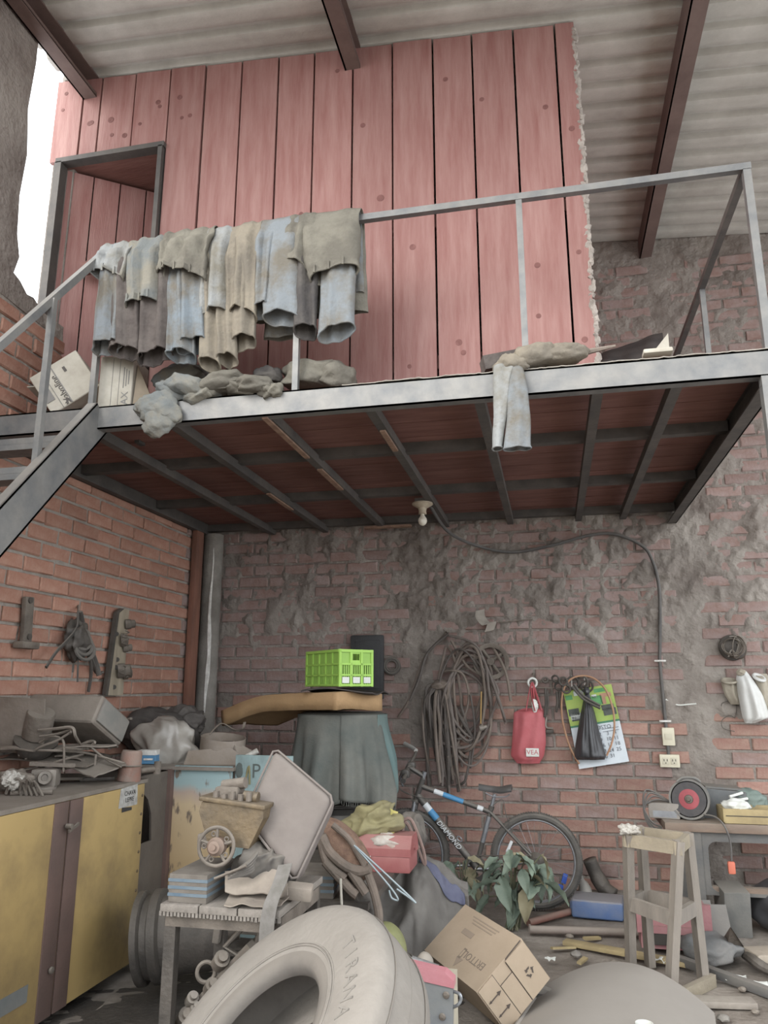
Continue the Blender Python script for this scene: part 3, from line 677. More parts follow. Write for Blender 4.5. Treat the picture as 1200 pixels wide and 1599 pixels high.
m_brass = mat('brassy_casting', '#75603f', '#54452f', 10, .6, .3, bump=.4, bscale=50, dust=.3)
# ---- yellow cabinet, doors face the room
XF = -2.336
cb = thing('yellow_cabinet', 'worn yellow steel cabinet with two doors below the tool wall', 'cabinet', (-2.65, 3.5, 0))
mb = MB(); mb.box((-2.66, 3.5, .51), (.60, 1.36, .92)); part('carcass', mb, m_carc, cb, 0)
mb = MB(); mb.box((-2.65, 3.52, .985), (.65, 1.42, .02)); part('top_plate', mb, m_sheet, cb, 0)
def door(y0, y1, hinge_left):
    d_ = MB(); d_.rbox((XF+.0, (y0+y1)/2, .51), (.022, y1-y0-.006, .925), b=.004); o = part('door', d_, m_yel, cb)
    ys_ = (y1-.055) if hinge_left else (y0+.055)
    q = MB(); q.rbox((XF+.012, ys_, .51), (.012, .105, .925), b=.003); part('stile', q, m_brn, o)
    return o
dA = door(2.86, 3.475, True); dB = door(3.485, 4.20, False)
mb = MB(); mb.box((XF+.0125, 3.08, .20), (.003, .43, .07)); part('painted_band', mb, m_bluegrey, dA, 0)
p = at(104, 1290, x=XF+.03); mb = MB(); mb.cyl(p, p+V((.03,0,0)), .012); mb.box(p+V((.02, .03, -.01)), (.008, .08, .014), rotm(.3,0,0)); part('latch', mb, m_iron, dB)
p = at(77, 1515, x=XF+.02); mb = MB(); mb.lathe([(0,.02),(.014,.018),(.016,.008),(.008,0)], p, (1,0,0), 12); part('latch_knob', mb, m_iron, dB)
m_rivet = mat('rivet', '#5b4a33', None, bump=0)
for k in range(9):
    mb = MB(); mb.lathe([(0,.005),(.007,.003),(.009,0)], (XF+.011, 4.175, .11+.1*k), (1,0,0), 8); part('rivet', mb, m_rivet, dB)
m_paper = mat('printed_paper', '#b5b2ab', '#8f8b84', 30, .9, bump=0)
# sticker: white paper with black lettering
pa, pb, pc, pd = at(189,1232,x=XF+.0125), at(215,1224,x=XF+.0125), at(214,1256,x=XF+.0125), at(185,1263,x=XF+.0125)
mb = MB(); mb.add([pa,pb,pc,pd]+[q+V((.0012,0,0)) for q in (pa,pb,pc,pd)], [(0,1,2,3),(7,6,5,4),(0,4,5,1),(1,5,6,2),(2,6,7,3),(3,7,4,0)]); stk = part('sticker', mb, m_paper, dB, 0, label='torn black and white printed sticker')
m_ink = mat('black_ink', '#2f2d2c', None, bump=0)
cs = (pa+pb+pc+pd)/4+V((.0022,0,0))
part('sticker_lettering', text_mb('CHAVA\nLEPRE', frame4(cs+V((0,.01,.0)), (0,1,0), (0,0,1)), .034), m_ink, stk, 0)
mb = MB(); mb.prism([(-.05,-.03),(.05,-.03),(.05,-.015),(-.05,-.005)], cs+V((-.0004,-.012,-.045)), Matrix(((0,0,1),(1,0,0),(0,1,0))), .001); part('sticker_border', mb, m_ink, stk, 0)
# ---- second, painted locker
def paint_layers():
    m = bpy.data.materials.new('layered_paint'); m.use_nodes = True; nt = m.node_tree; N = nt.nodes; L = nt.links
    tc = N.new('ShaderNodeTexCoord'); sx = N.new('ShaderNodeSeparateXYZ'); L.new(tc.outputs['Object'], sx.inputs[0])
    n = N.new('ShaderNodeTexNoise'); n.inputs['Scale'].default_value = 3; n.inputs['Detail'].default_value = 6; mp = N.new('ShaderNodeMapping'); mp.inputs['Scale'].default_value = (1,1,.35); L.new(tc.outputs['Object'], mp.inputs[0]); L.new(mp.outputs[0], n.inputs[0])
    a = N.new('ShaderNodeMath'); a.operation = 'MULTIPLY_ADD'; L.new(n.outputs[0], a.inputs[0]); a.inputs[1].default_value = .35; L.new(sx.outputs[2], a.inputs[2])
    r = N.new('ShaderNodeValToRGB'); r.color_ramp.elements[0].position = .45; r.color_ramp.elements[0].color = lin('#8fa09c')
    r.color_ramp.elements[1].position = .56; r.color_ramp.elements[1].color = lin('#b89a68')
    for pos, c in ((.92, '#bfa27a'), (1.02, '#b0937f'), (1.07, '#8ba3a3'), (1.2, '#7f9a9c')):
        e = r.color_ramp.elements.new(pos if pos < 1 else 1.0); e.color = lin(c)
    mr = N.new('ShaderNodeMapRange'); mr.inputs[1].default_value = 0; mr.inputs[2].default_value = 1.25; L.new(a.outputs[0], mr.inputs[0])
    for e, pos in zip(r.color_ramp.elements, (.34, .42, .78, .84, .88, .98)): e.position = pos
    cs_ = ['#8fa09c', '#b3935f', '#bda37a', '#ab9482', '#8ba3a3', '#7f9a9c']
    for e, c in zip(r.color_ramp.elements, cs_): e.color = lin(c)
    L.new(mr.outputs[0], r.inputs[0]); b = N['Principled BSDF']; b.inputs['Roughness'].default_value = .65
    n2 = N.new('ShaderNodeTexNoise'); n2.inputs['Scale'].default_value = 22; n2.inputs['Detail'].default_value = 4; L.new(mp.outputs[0], n2.inputs[0])
    r2 = N.new('ShaderNodeMapRange'); r2.inputs[1].default_value = .6; r2.inputs[2].default_value = .68; L.new(n2.outputs[0], r2.inputs[0])
    mx = N.new('ShaderNodeMix'); mx.data_type = 'RGBA'; L.new(r2.outputs[0], mx.inputs[0]); L.new(r.outputs[0], mx.inputs[6]); mx.inputs[7].default_value = lin('#6b5a4a'); L.new(mx.outputs[2], b.inputs['Base Color'])
    return m
m_layer = paint_layers()
m_lblue = mat('flaking_blue_paint', '#88a0a0', '#6d7d7b', 8, .7, stretch=(1,1,.4), lo=.45, hi=.7)
lk = thing('painted_locker', 'steel locker with flaking blue and yellow paint behind the yellow cabinet', 'cabinet', (-2.3, 4.65, 0))
mb = MB(); mb.box((-2.46, 5.0, .54), (.95, .66, .92)); part('carcass', mb, m_carc, lk, 0)
mb = MB(); mb.rbox((-2.175, 4.645, .555), (.39, .02, .95), b=.004); part('front_panel', mb, m_layer, lk)
mb = MB(); mb.box((-2.46, 4.98, 1.015), (1.0, .74, .02)); part('top_plate', mb, m_sheet, lk, 0)
# brown side sheet with an arched opening
arch = [(-.02,.0),(-.02,1.0),(.42,1.0),(.42,.0)]
mb = MB(); o_ = V((-2.40, 4.22, 0)); My = Matrix(((0,0,1),(1,0,0),(0,1,0)))
mb.prism([(0,0),(.43,0),(.43,.62),(0,.62)], o_, My, .012); mb.prism([(.22,.62),(.43,.62),(.43,1.0),(0,1.0),(0,.93),(.08,.91),(.15,.86),(.20,.77)], o_, My, .012); part('side_sheet', mb, m_carc, lk, 0)
mb = MB(); mb.box((-2.385, 4.62, .52), (.03, .05, .98)); part('angle_iron', mb, m_brn, lk, 0)
bp_ = thing('blue_board', 'pale blue flaking board with dark scrawl behind the seat cushion', 'board', (-1.78, 4.66, 0))
mb = MB(); mb.rbox((-1.775, 4.66, .58), (.38, .02, 1.04), rotm(.02,0,-.05), b=.003); part('board', mb, m_lblue, bp_)
m_graf = mat('dark_scrawl', '#4d5653', None, bump=0); m_graf2 = mat('ochre_scrawl', '#7d7448', None, bump=0)
fr = frame4(at(400, 1205, y=4.642), (1,0,0), (0,0,1)); part('scrawl_letter', text_mb('P', fr, .12), m_graf, bp_, 0)
mb = MB(); mb.blob(at(374, 1203, y=4.645), (.05, .004, .09), sub=3, ridge=False, amp=.2); part('scrawl_blot', mb, m_graf, bp_)
mb = MB(); mb.tube(catmull([at(383,1222,y=4.643), at(389,1196,y=4.643), at(390,1225,y=4.643)], 5), .006, 6); part('scrawl_stroke', mb, m_graf2, bp_)
# ---- tools on the left wall
def wl_pt(px, py, off=.03): return at(px, py, x=XL+off)
t = thing('steel_pulling_bar', 'flat steel bar with a flanged foot hanging on the brick side wall', 'tool', wl_pt(40, 1010, .04))
a, b = wl_pt(44, 932, .04), wl_pt(40, 1008, .04); mb = MB(); mb.rbox((a+b)/2, (.03, .075, (b-a).length), rotm(.06,0,0), b=.008); part('bar', mb, m_iron, t)
mb = MB(); mb.rbox(b+V((.02, -.02, 0)), (.07, .15, .04), b=.01); part('foot', mb, m_iron, t)
for q in (a+V((.012,.0,-.02)), b+V((.012, .0, .05))):
    mb = MB(); mb.cyl(q, q+V((.012,0,0)), .018, n=14); part('bolt_boss', mb, m_diron, t)
t = thing('hanging_belt_bundle', 'tangle of oily belts and rags hanging from a nail on the side wall', 'belts', wl_pt(122, 960, .06))
mb = MB(); mb.blob(wl_pt(122, 1000, .07), (.13, .22, .26), amp=.35, fq=2.4, seed=4, sub=4); part('rag_knot', mb, m_diron, t, 175)
r_ = random.Random(5)
for pts, rr in (([(122,955),(120,980),(105,1000),(88,1018),(72,1042)], .016), ([(125,955),(133,990),(148,1030),(155,1055)], .018), ([(128,980),(142,1040),(138,1080)], .013), ([(125,980),(148,1045),(160,1050)], .02), ([(118,985),(116,1020),(114,1050)], .006), ([(124,985),(122,1030),(121,1065)], .006)):
    mb = MB(); mb.tube(catmull([wl_pt(x, y, .05+r_.random()*.05) for x, y in pts], 5), rr, 7, flat=.5); part('strap', mb, m_rubber, t)
for k in range(4):
    mb = MB(); mb.torus(wl_pt(127+k*2, 993+k*7, .09+.012*k), (1, -.4, .3), .055+.004*k, .012, 20, 6, .7); part('belt_loop', mb, m_rubber, t)
mb = MB(); mb.cyl(wl_pt(122, 945, .0), wl_pt(122, 958, .08), .006); part('nail', mb, m_iron, t)
t = thing('tool_board', 'pale drilled wooden board carrying motor parts on the side wall', 'board', wl_pt(180, 1085, .04))
m_bwood = mat('dusty_pale_wood', '#a3957e', '#857863', 4, .85, stretch=(3,3,.5))
q0, q1, q2, q3 = wl_pt(181,957,.03), wl_pt(196,953,.03), wl_pt(186,1086,.03), wl_pt(163,1086,.03)
mb = MB(); base = [q0, (q0+q1)/2+V((0,0,.02)), q1, q2, q3]; mb.add(base+[q+V((.03,0,0)) for q in base], [(0,1,2,3,4),(9,8,7,6,5)]+[(i,(i+1)%5,5+(i+1)%5,5+i) for i in range(5)]); bd = part('board', mb, m_bwood, t, 20)
mb = MB(); mb.add([q+V((.0,-.03,0)) for q in base]+[q+V((.028,-.03,0)) for q in base], [(0,1,2,3,4),(9,8,7,6,5)]+[(i,(i+1)%5,5+(i+1)%5,5+i) for i in range(5)]); part('backing', mb, m_diron, t, 20)
for x, y in ((183,1030),(181,1042),(178,1073),(182,990)):
    mb = MB(); mb.cyl(wl_pt(x,y,.055), wl_pt(x,y,.064), .016, n=12); part('drilled_hole', mb, m_hole, bd)
for x, y, r, l in ((196,975,.035,.07),(189,1000,.045,.05),(193,1012,.03,.06),(184,1048,.05,.09),(193,1052,.04,.06)):
    p = wl_pt(x, y, .06); mb = MB(); mb.lathe([(0,0),(r,0),(r,l*.5),(r*.8,l*.55),(r*.8,l*.9),(r*.4,l),(0,l)], p, (.8,.5,.1), 16); part('motor_part', mb, m_iron, t)
mb = MB(); pts = [wl_pt(193+7*math.sin(k*1.1), 1040+2.2*k, .12) for k in range(9)]; mb.tube(catmull(pts,4), .004, 5); part('wire', mb, m_iron, t)
mb = MB(); pts = [wl_pt(196+6*math.sin(k*1.7), 985+2.8*k, .11) for k in range(9)]; mb.tube(catmull(pts,4), .004, 5); part('wire', mb, m_iron, t)
# ---- clutter on the yellow cabinet (top z = .995)
ZT = .995
t = thing('grey_steel_tank', 'tilted dusty steel tank resting on the scrap over the yellow cabinet', 'tank', (-2.7, 4.0, 1.2))
ca, cb_ = at(35, 1112, y=4.0), at(150, 1105, y=4.0); c = at(101, 1119, y=4.06); RT = rotm(math.radians(-28), math.radians(1), math.radians(-4))
mb = MB(); mb.rbox(c+V((0,.07,-.02)), (.56, .32, .17), RT, b=.025, seg=3); part('tank_body', mb, m_sheet, t)
mb = MB(); p = c+V((0,.07,-.02)) + RT @ V((.285, 0, 0)); mb.rbox(p, (.02, .28, .13), RT, b=.02); part('end_plate', mb, mat('tank_end', '#72706a', '#878077', 6, .7), t)
mb = MB(); mb.cyl(c+RT @ V((-.2,.05,.04)), c+RT @ V((-.2,.05,.09)), .02); part('filler_neck', mb, m_iron, t)
for k, (px, py, sz, R_, lab) in enumerate(((15, 1132, (.40, .02, .30), rotm(.2, .05, .1), 'upright grey steel plate at the left end of the scrap heap'),
        (75, 1182, (.62, .30, .012), rotm(.10, .06, .1), 'long warped steel plate across the middle of the scrap heap'),
        (110, 1172, (.5, .22, .012), rotm(-.12, -.08, .5), 'bent rusty plate under the wire rods on the scrap heap'),
        (15, 1168, (.34, .16, .05), rotm(.1, .0, .2), 'shallow folded tray at the left of the scrap heap'),
        (140, 1196, (.34, .22, .02), rotm(.22, .1, -.3), 'short steel offcut leaning behind the clay coloured can'),
        (120, 1185, (.22, .10, .05), rotm(.1, .25, .4), 'square section offcut among the rods on the cabinet'))):
    y = 3.75 if px < 60 else 3.95
    mb = MB(); c = at(px, py, y=y); 
    def fn(u, v, c=c, sz=sz, R_=R_, k=k): return c + R_ @ V(((u-.5)*sz[0], (v-.5)*sz[1] if sz[2] < sz[1] else 0, (.02*nz(u*3, v*3, k)+.015*math.sin(u*3)) if sz[2] < sz[1] else (v-.5)*sz[2]))
    mb.grid(fn, 12, 8, .008); solid('scrap_plate', mb, m_sheet if k % 2 == 0 else m_iron, lab, 'scrap metal', group='scrap plates on the cabinet', smooth=40)
t = thing('piston_cup', 'upturned cylindrical piston casting at the left of the scrap heap', 'engine part', at(55, 1165, y=3.8))
ax = V((.35, -.3, .85)); p = at(58, 1150, y=3.8); mb = MB(); mb.lathe([(0,.09),(.07,.09),(.075,.08),(.075,-.05),(.06,-.06),(0,-.06)], p+V((0,0,.05)), ax, 24); part('piston', mb, m_iron, t)
mb = MB(); mb.lathe([(0,-.09),(.09,-.09),(.115,-.05),(.115,-.02),(.08,-.015),(0,-.015)], p, ax, 20); part('skirt', mb, m_diron, t)
r_ = random.Random(9)
rods = [[(60,1140),(85,1138),(112,1136),(118,1150),(128,1165),(138,1170)], [(62,1150),(90,1146),(110,1140),(110,1145)], [(62,1160),(80,1150),(98,1156),(100,1180),(99,1205)], [(0,1172),(40,1172),(90,1172),(130,1175),(160,1182),(195,1192)], [(10,1206),(55,1200),(100,1186),(130,1178)], [(100,1168),(130,1170),(148,1160),(140,1158),(120,1166)], [(40,1185),(60,1168),(90,1156),(115,1140)], [(55,1190),(75,1205),(88,1207)], [(140,1165),(165,1185),(190,1198)], [(150,1178),(148,1200),(152,1206)]]
labs = ['bent rod rising highest in the scrap heap', 'short crooked rod by the piston casting', 'cranked rod with a long vertical leg', 'long thin strip across the whole scrap heap', 'pale strip sloping across the left of the heap', 'looped wire at the middle of the heap', 'straight rod leaning from the piston casting', 'small hooked rod above the carburettor', 'rod sloping down to the clay coloured can', 'short upright rod behind the clay coloured can']
for k, (rd, lb_) in enumerate(zip(rods, labs)):
    y = 3.72; mb = MB(); mb.tube(catmull([at(x, yy, y=y+.03*r_.random()+(0 if x < 120 else .2)) for x, yy in rd], 5), .006+.003*r_.random(), 6)
    solid('metal_rod', mb, m_iron if k % 3 else m_sheet, lb_, 'metal rod', group='rods on the scrap heap')
t = thing('orange_can', 'dented clay coloured can standing at the cabinet corner', 'can', at(200, 1220, z=ZT))
c = at(201, 1219, z=ZT); mb = MB(); mb.lathe([(0,0),(.062,0),(.064,.01),(.060,.075),(.064,.082),(.060,.09),(.058,.15),(.05,.165),(0,.168)], c, (.06,0,1), 24).jitter(.006, 12, 3); part('can_body', mb, mat('clay_red', '#8c5a48', '#7a6358', 12, .8, bump=.3, dust=.6), t)
mb = MB(); mb.torus(c+V((0,0,.085)), (.06,0,1), .064, .005, 24, 6); part('rim_band', mb, m_iron, t)
mb = MB(); mb.cyl(c+V((.05,.05,.05)), c+V((.14,.08,.06)), .016); mb.cyl(c+V((.13,.08,.03)), c+V((.13,.08,.10)), .02); part('side_fitting', mb, m_iron, t)
t = thing('carburettor', 'dusty carburettor with a round throat on the cabinet front', 'engine part', at(68, 1238, z=ZT))
c = at(66, 1232, z=ZT); c.z = ZT; mb = MB(); mb.rbox(c+V((0,.02,.055)), (.13, .10, .09), rotm(0,0,.35), b=.015); mb.lathe([(0,0),(.07,0),(.07,.012),(.05,.02),(0,.02)], c, (0,0,1), 20); part('body', mb, m_alu, t)
mb = MB(); p = c+V((.035,-.035,.06)); mb.lathe([(.016,-.01),(.018,.018),(.032,.02),(.036,.012),(.036,-.01)], p, (.45,-.85,.1), 20); mb.cyl(p+V((0,0,0)), p+V((.003,-.006,0)), .017); part('throat', mb, m_alu, t)
mb = MB(); mb.prism([(-.09,-.02),(.12,-.02),(.14,.0),(.09,.02),(-.09,.02)], c+V((.0,.03,.12)), rotm(0,.05,.3), .02); part('flange', mb, m_iron, t)
t = thing('linkage_casting', 'knotted throttle linkage casting at the left end of the cabinet', 'engine part', at(25, 1245, z=ZT))
c = at(22, 1240, z=ZT); mb = MB(); mb.blob(c+V((-.02,.02,.06)), (.16,.14,.12), amp=.3, fq=2, seed=3, sub=4, flat=.8); part('casting', mb, m_iron, t, 175)
for k in range(5):
    mb = MB(); mb.tube(catmull([c+V((.0+.03*k,-.06+.01*k,.01)), c+V((.03+.03*k,-.07,.07+.01*(k%2))), c+V((.06+.025*k,-.05,.05)), c+V((.07+.03*k,-.04,.0))], 5), .008, 6); part('lever', mb, m_iron, t)
mb = MB(); mb.cyl(c+V((.02,-.05,.012)), c+V((.2,.02,.012)), .012); part('shaft', mb, m_iron, t)
m_wool = mat('white_wadding', '#bdb8ae', '#8f877c', 18, .95, bump=.6)
solid('wadding', MB().blob(at(20, 1218, y=3.42), (.10, .09, .09), amp=.45, fq=3, seed=9, sub=4), m_wool, 'scrap of whitish wadding above the linkage casting', 'rag', smooth=0)
t = thing('drive_chain', 'short length of dark roller chain lying on the cabinet edge', 'chain', at(150, 1222, z=ZT))
a, b = at(128, 1221, z=ZT), at(175, 1219, z=ZT)
for k in range(9):
    p = a.lerp(b, k/8); mb = MB(); mb.rbox(p+V((0,0,.012)), (.03, .02+.006*(k % 2), .02), rotm(0,0,math.atan2((b-a).y,(b-a).x)), b=.006); part('link', mb, m_diron, t)
solid('gasket_plate', MB().prism([(-.14,-.05),(.1,-.06),(.14,-.02),(.12,.05),(-.1,.06)], at(95, 1213, z=ZT+.03), rotm(.12,.05,.9), .014), m_iron, 'flat gasket plate beside the carburettor', 'engine part')
# ---- on the painted locker (top z = 1.025)
ZK = 1.026
m_satin = mat('grey_satin', '#847c72', '#9c958b', 5, .38, bump=.1, bscale=25, spec=.6)
solid('black_jacket', MB().blob(at(250, 1140, y=5.05)+V((0,0,-.02)), (.62, .34, .36), rotm(0,.1,0), amp=.18, fq=2.0, seed=17, sub=5, flat=.75), mat('black_cloth', '#37322f', '#4d4743', 6, .9, bump=.3, bscale=60), 'bundled black jacket behind the grey satin cloth', 'clothing', smooth=175)
solid('satin_cloth', MB().blob(at(258, 1160, y=4.86), (.46, .24, .32), rotm(0,.2,0), amp=.2, fq=2.3, seed=26, sub=5, flat=.9, dirs=(1,1,.7)), m_satin, 'crumpled shiny grey satin cloth on the painted locker', 'cloth', smooth=175)
solid('coiled_trouser', MB().blob(at(285, 1130, y=5.12), (.34, .25, .24), amp=.25, fq=2.6, seed=28, sub=5), mat('charcoal_cloth', '#45403d', '#57504b', 7, .9, bump=.3, bscale=60), 'rolled charcoal garment at the corner above the satin cloth', 'clothing', smooth=175)
mb = MB(); mb.tube(catmull([at(x,y,y=4.8) for x, y in ((172,1170),(170,1150),(180,1130),(205,1122))], 6), .018, 8, flat=.5); solid('dust_strap', mb, m_sheet, 'dusty curved strap in front of the black jacket', 'strap')
t = thing('blue_carton', 'small blue and white carton tucked under the satin cloth', 'box', at(232, 1200, z=ZK))
c = at(232, 1189, y=4.72); c.z = ZK+.045; mb = MB(); mb.rbox(c, (.12,.08,.085), rotm(0,0,.15), b=.003, seg=1); part('carton', mb, mat('carton_blue', '#4a86ad', '#3f7aa2', 5, .6), t)
mb = MB(); mb.rbox(c+V((0,-.001,.028)), (.122,.082,.032), rotm(0,0,.15), b=.002, seg=1); part('white_band', mb, m_white, t)
mb = MB(); mb.box(c+V((.02,-.043,-.012)), (.06,.002,.012), rotm(0,0,.15)); part('print_line', mb, m_white, t, 0)
t = thing('sheet_metal_hopper', 'folded sheet metal hopper with a dark round mouth on the locker', 'metal part', at(345, 1188, z=ZK))
c = at(347, 1172, y=4.95); m_hop = mat('hopper_metal', '#7b6a59', '#8d8074', 5, .75, .1, dust=.4)
mb = MB(); mb.lathe([(.15,-.10),(.15,.09),(.146,.09),(.146,-.10)], c, (.12,-.1,1), 28, True); mb.cyl(c+V((0,0,-.10)), c+V((0,0,-.095)), .148, n=28); part('mouth_ring', mb, m_hop, t)
mb = MB(); mb.cyl(c+V((.005,0,.05)), c+V((.005,0,.052)), .144, n=28); part('dark_inside', mb, m_hole, t)
mb = MB(); mb.prism([(-.2,-.12),(.24,-.10),(.22,.02),(.12,.08),(-.16,.06)], c+V((.0,-.16,-.05)), rotm(1.35,.0,.15), .012); part('front_apron', mb, m_hop, t, 0)
mb = MB(); mb.prism([(-.1,-.1),(.14,-.08),(.1,.06),(-.1,.1)], c+V((.19,-.03,-.04)), rotm(1.0,.25,1.2), .012); part('side_apron', mb, m_hop, t, 0)
mb = MB(); mb.tube(catmull([c+V((-.12,.05,.1)), c+V((-.06,.1,.17)), c+V((.03,.12,.13)), c+V((.1,.1,.14)), c+V((.12,.08,.18))], 5), .012, 6, flat=.4); part('torn_tongue', mb, m_hop, t)
solid('roll_of_paper', MB().cyl(at(385,1182,y=4.75), at(403,1172,y=4.78), .018, n=12), m_wool, 'small pale paper roll under the hopper edge', 'paper')
# ---- plank table in the foreground
m_tplank = mat('grey_plank', '#8a8177', '#726a61', 5, .85, bump=.3, stretch=(5,.8,5), rnd=.06)
tb = thing('plank_table', 'small steel table with a grey plank top holding the pump', 'table', (-1.235, 3.1, 0))
xs = [-1.475, -1.318, -1.165, -1.0]
for a, b in zip(xs[:-1], xs[1:]):
    mb = MB(); mb.rbox(((a+b)/2, 3.10, .708), (b-a-.005, .54, .028), rotm(0,rng.uniform(-.01,.01),0), b=.004); part('top_plank', mb, m_tplank, tb)
mb = MB()
for k in range(33): mb.box((-1.47+.0145*k, 2.838, .688+.003*nz(k*.9,0)), (.010, .012, .016))
part('ragged_edge', mb, m_tplank, tb, 0, kind='stuff')
for x in (-1.44, -1.03):
    for y in (2.875, 3.33):
        mb = MB(); mb.box((x, y, .345), (.045, .04, .69)); part('leg', mb, m_diron, tb, 0)
mb = MB(); mb.box((-1.235, 2.86, .665), (.45, .012, .05)); part('apron', mb, m_iron, tb, 0)
mb = MB(); mb.box((-1.235, 3.33, .665), (.45, .012, .05)); part('apron', mb, m_iron, tb, 0)
mb = MB(); mb.box((-1.012, 3.1, .665), (.012, .46, .05)); part('apron', mb, m_iron, tb, 0)
m_bstripe = mat('blue_stripe', '#4d6272', '#68757c', 8, .8); m_boxw = mat('box_wood', '#756d63', '#5f574f', 8, .85)
def striped(name, label, c, L, Dp, H, rz):
    t = thing(name, label, 'box', c, (0,0,rz), group='blue striped boxes')
    mb = MB(); mb.rbox((0,0,H/2), (L,Dp,H), b=.004); part('box_body', mb, m_boxw, t, local=True)
    for k in range(3):
        mb = MB(); mb.box((0,0,H*(.28+.25*k)), (L+.004,Dp+.004,H*.11), ); part('stripe', mb, m_bstripe, t, 0, local=True)
    return t
striped('striped_box', 'blue striped wooden box under the pump', (-1.375, 3.0, .7225), .155, .3, .10, .0)
striped('striped_box', 'blue striped wooden box on the low stand behind the plank table', (-1.14, 3.78, .5505), .17, .2, .115, .1)
# pump / motor
pm = thing('pump_motor', 'old brass coloured pump with a spoked handwheel on the striped box', 'pump', (-1.30, 3.0, .823))
c = V((-1.275, 3.02, .95)); Mp = Matrix(((1,0,0),(0,0,1),(0,1,0)))
mb = MB(); mb.prism([(-.075,-.07),(.095,-.08),(.15,.03),(.15,.07),(-.11,.085),(-.12,.05)], c+V((0,0,.03)), Mp, .13); part('casing', mb, m_brass, pm, 20)
mb = MB(); mb.rbox(c+V((.02,0,.115)), (.28,.15,.018), rotm(0,.10,0), b=.005); part('cover_plate', mb, m_brass, pm)
mb = MB(); mb.rbox(c+V((-.02,0,.145)), (.10,.08,.05), b=.01); part('valve_block', mb, m_iron, pm)
for k in range(5):
    mb = MB(); mb.cyl(c+V((-.06+.035*k,-.045,.12)), c+V((-.06+.035*k,-.045,.155-.01*(k % 2))), .012, n=8); part('bolt', mb, m_iron, pm)
mb = MB(); mb.cyl(c+V((-.05,0,.17)), c+V((.05,-.01,.185)), .022); part('outlet_pipe', mb, m_iron, pm)
mb = MB(); mb.cyl(c+V((.05,-.02,.135)), c+V((.11,-.02,.13)), .022); part('cap', mb, m_brass, pm)
hw = at(338, 1322, y=2.9); ax = V((.12, -1, .08)).normalized()
mb = MB(); mb.torus(hw, ax, .068, .0075, 40, 10); wheel = part('handwheel', mb, m_iron, pm)
FM = frame_from(ax)
for k in range(5):
    a = 2*PI*k/5+.3; mb = MB(); mb.cyl(hw, hw+FM @ V((.066*math.cos(a), .066*math.sin(a), 0)), .006, n=8); part('spoke', mb, m_iron, wheel)
    mb = MB(); mb.torus(hw+FM @ V((.047*math.cos(a+.3), .047*math.sin(a+.3), .002)), ax, .008, .003, 12, 6); part('lug', mb, m_iron, wheel)
mb = MB(); mb.lathe([(.0,.045),(.010,.045),(.010,.035),(.022,.035),(.026,.02),(.034,.012),(.034,-.03),(0,-.03)], hw, ax, 20); part('hub', mb, mat('rusty_hub', '#755a4b', '#8b7768', 12, .7, .2), wheel)
mb = MB(); mb.cyl(hw-ax*.02, hw-ax*.12, .02); part('shaft', mb, m_iron, pm)
mb = MB(); mb.rbox(c+V((-.10,-.03,-.03)), (.05,.06,.05), b=.008); part('side_flange', mb, m_iron, pm)
t = thing('oily_rag_heap', 'dark oily rags and straps between the pump and the cushion', 'rags', (-1.12, 2.98, .723))
mb = MB(); mb.blob((-1.14, 3.03, .82), (.24,.18,.20), amp=.3, fq=2.5, seed=31, sub=5, flat=.9); part('rags', mb, m_rubber, t, 175)
for k in range(5):
    mb = MB(); mb.tube(catmull([at(402-2*k,1330+5*k,y=2.92), at(390,1345+4*k,y=2.89), at(372-4*k,1358+3*k,y=2.87)], 5), .010, 7, flat=.5); part('strap', mb, m_rubber, t)
mb = MB(); mb.cyl(at(335,1372,y=2.86), at(385,1352,y=2.86), .005); part('rod', mb, m_iron, t)
t = thing('torn_cardboard', 'torn flattened cardboard pieces on the table front', 'cardboard', (-1.13, 2.95, .723))
m_card2 = mat('dusty_cardboard', '#9a8d7d', '#82766a', 6, .9, bump=.2)
mb = MB(); flap(mb, [at(352,1362,y=2.96), at(448,1352,y=2.98), at(450,1400,y=2.88), at(352,1395,y=2.88)], 4, .004, amp=.006); part('upright_piece', mb, m_card2, t, 40)
mb = MB(); flap(mb, [V((-1.25,2.98,.745)), V((-1.0,3.0,.75)), V((-1.0,2.84,.73)), V((-1.21,2.81,.735))], 6, .004, amp=.004); part('flat_piece', mb, m_card2, t, 40)
mb = MB(); mb.rbox(at(468,1392,y=2.96), (.10,.06,.05), rotm(.2,.1,.2), b=.01); part('folded_piece', mb, m_card2, t)
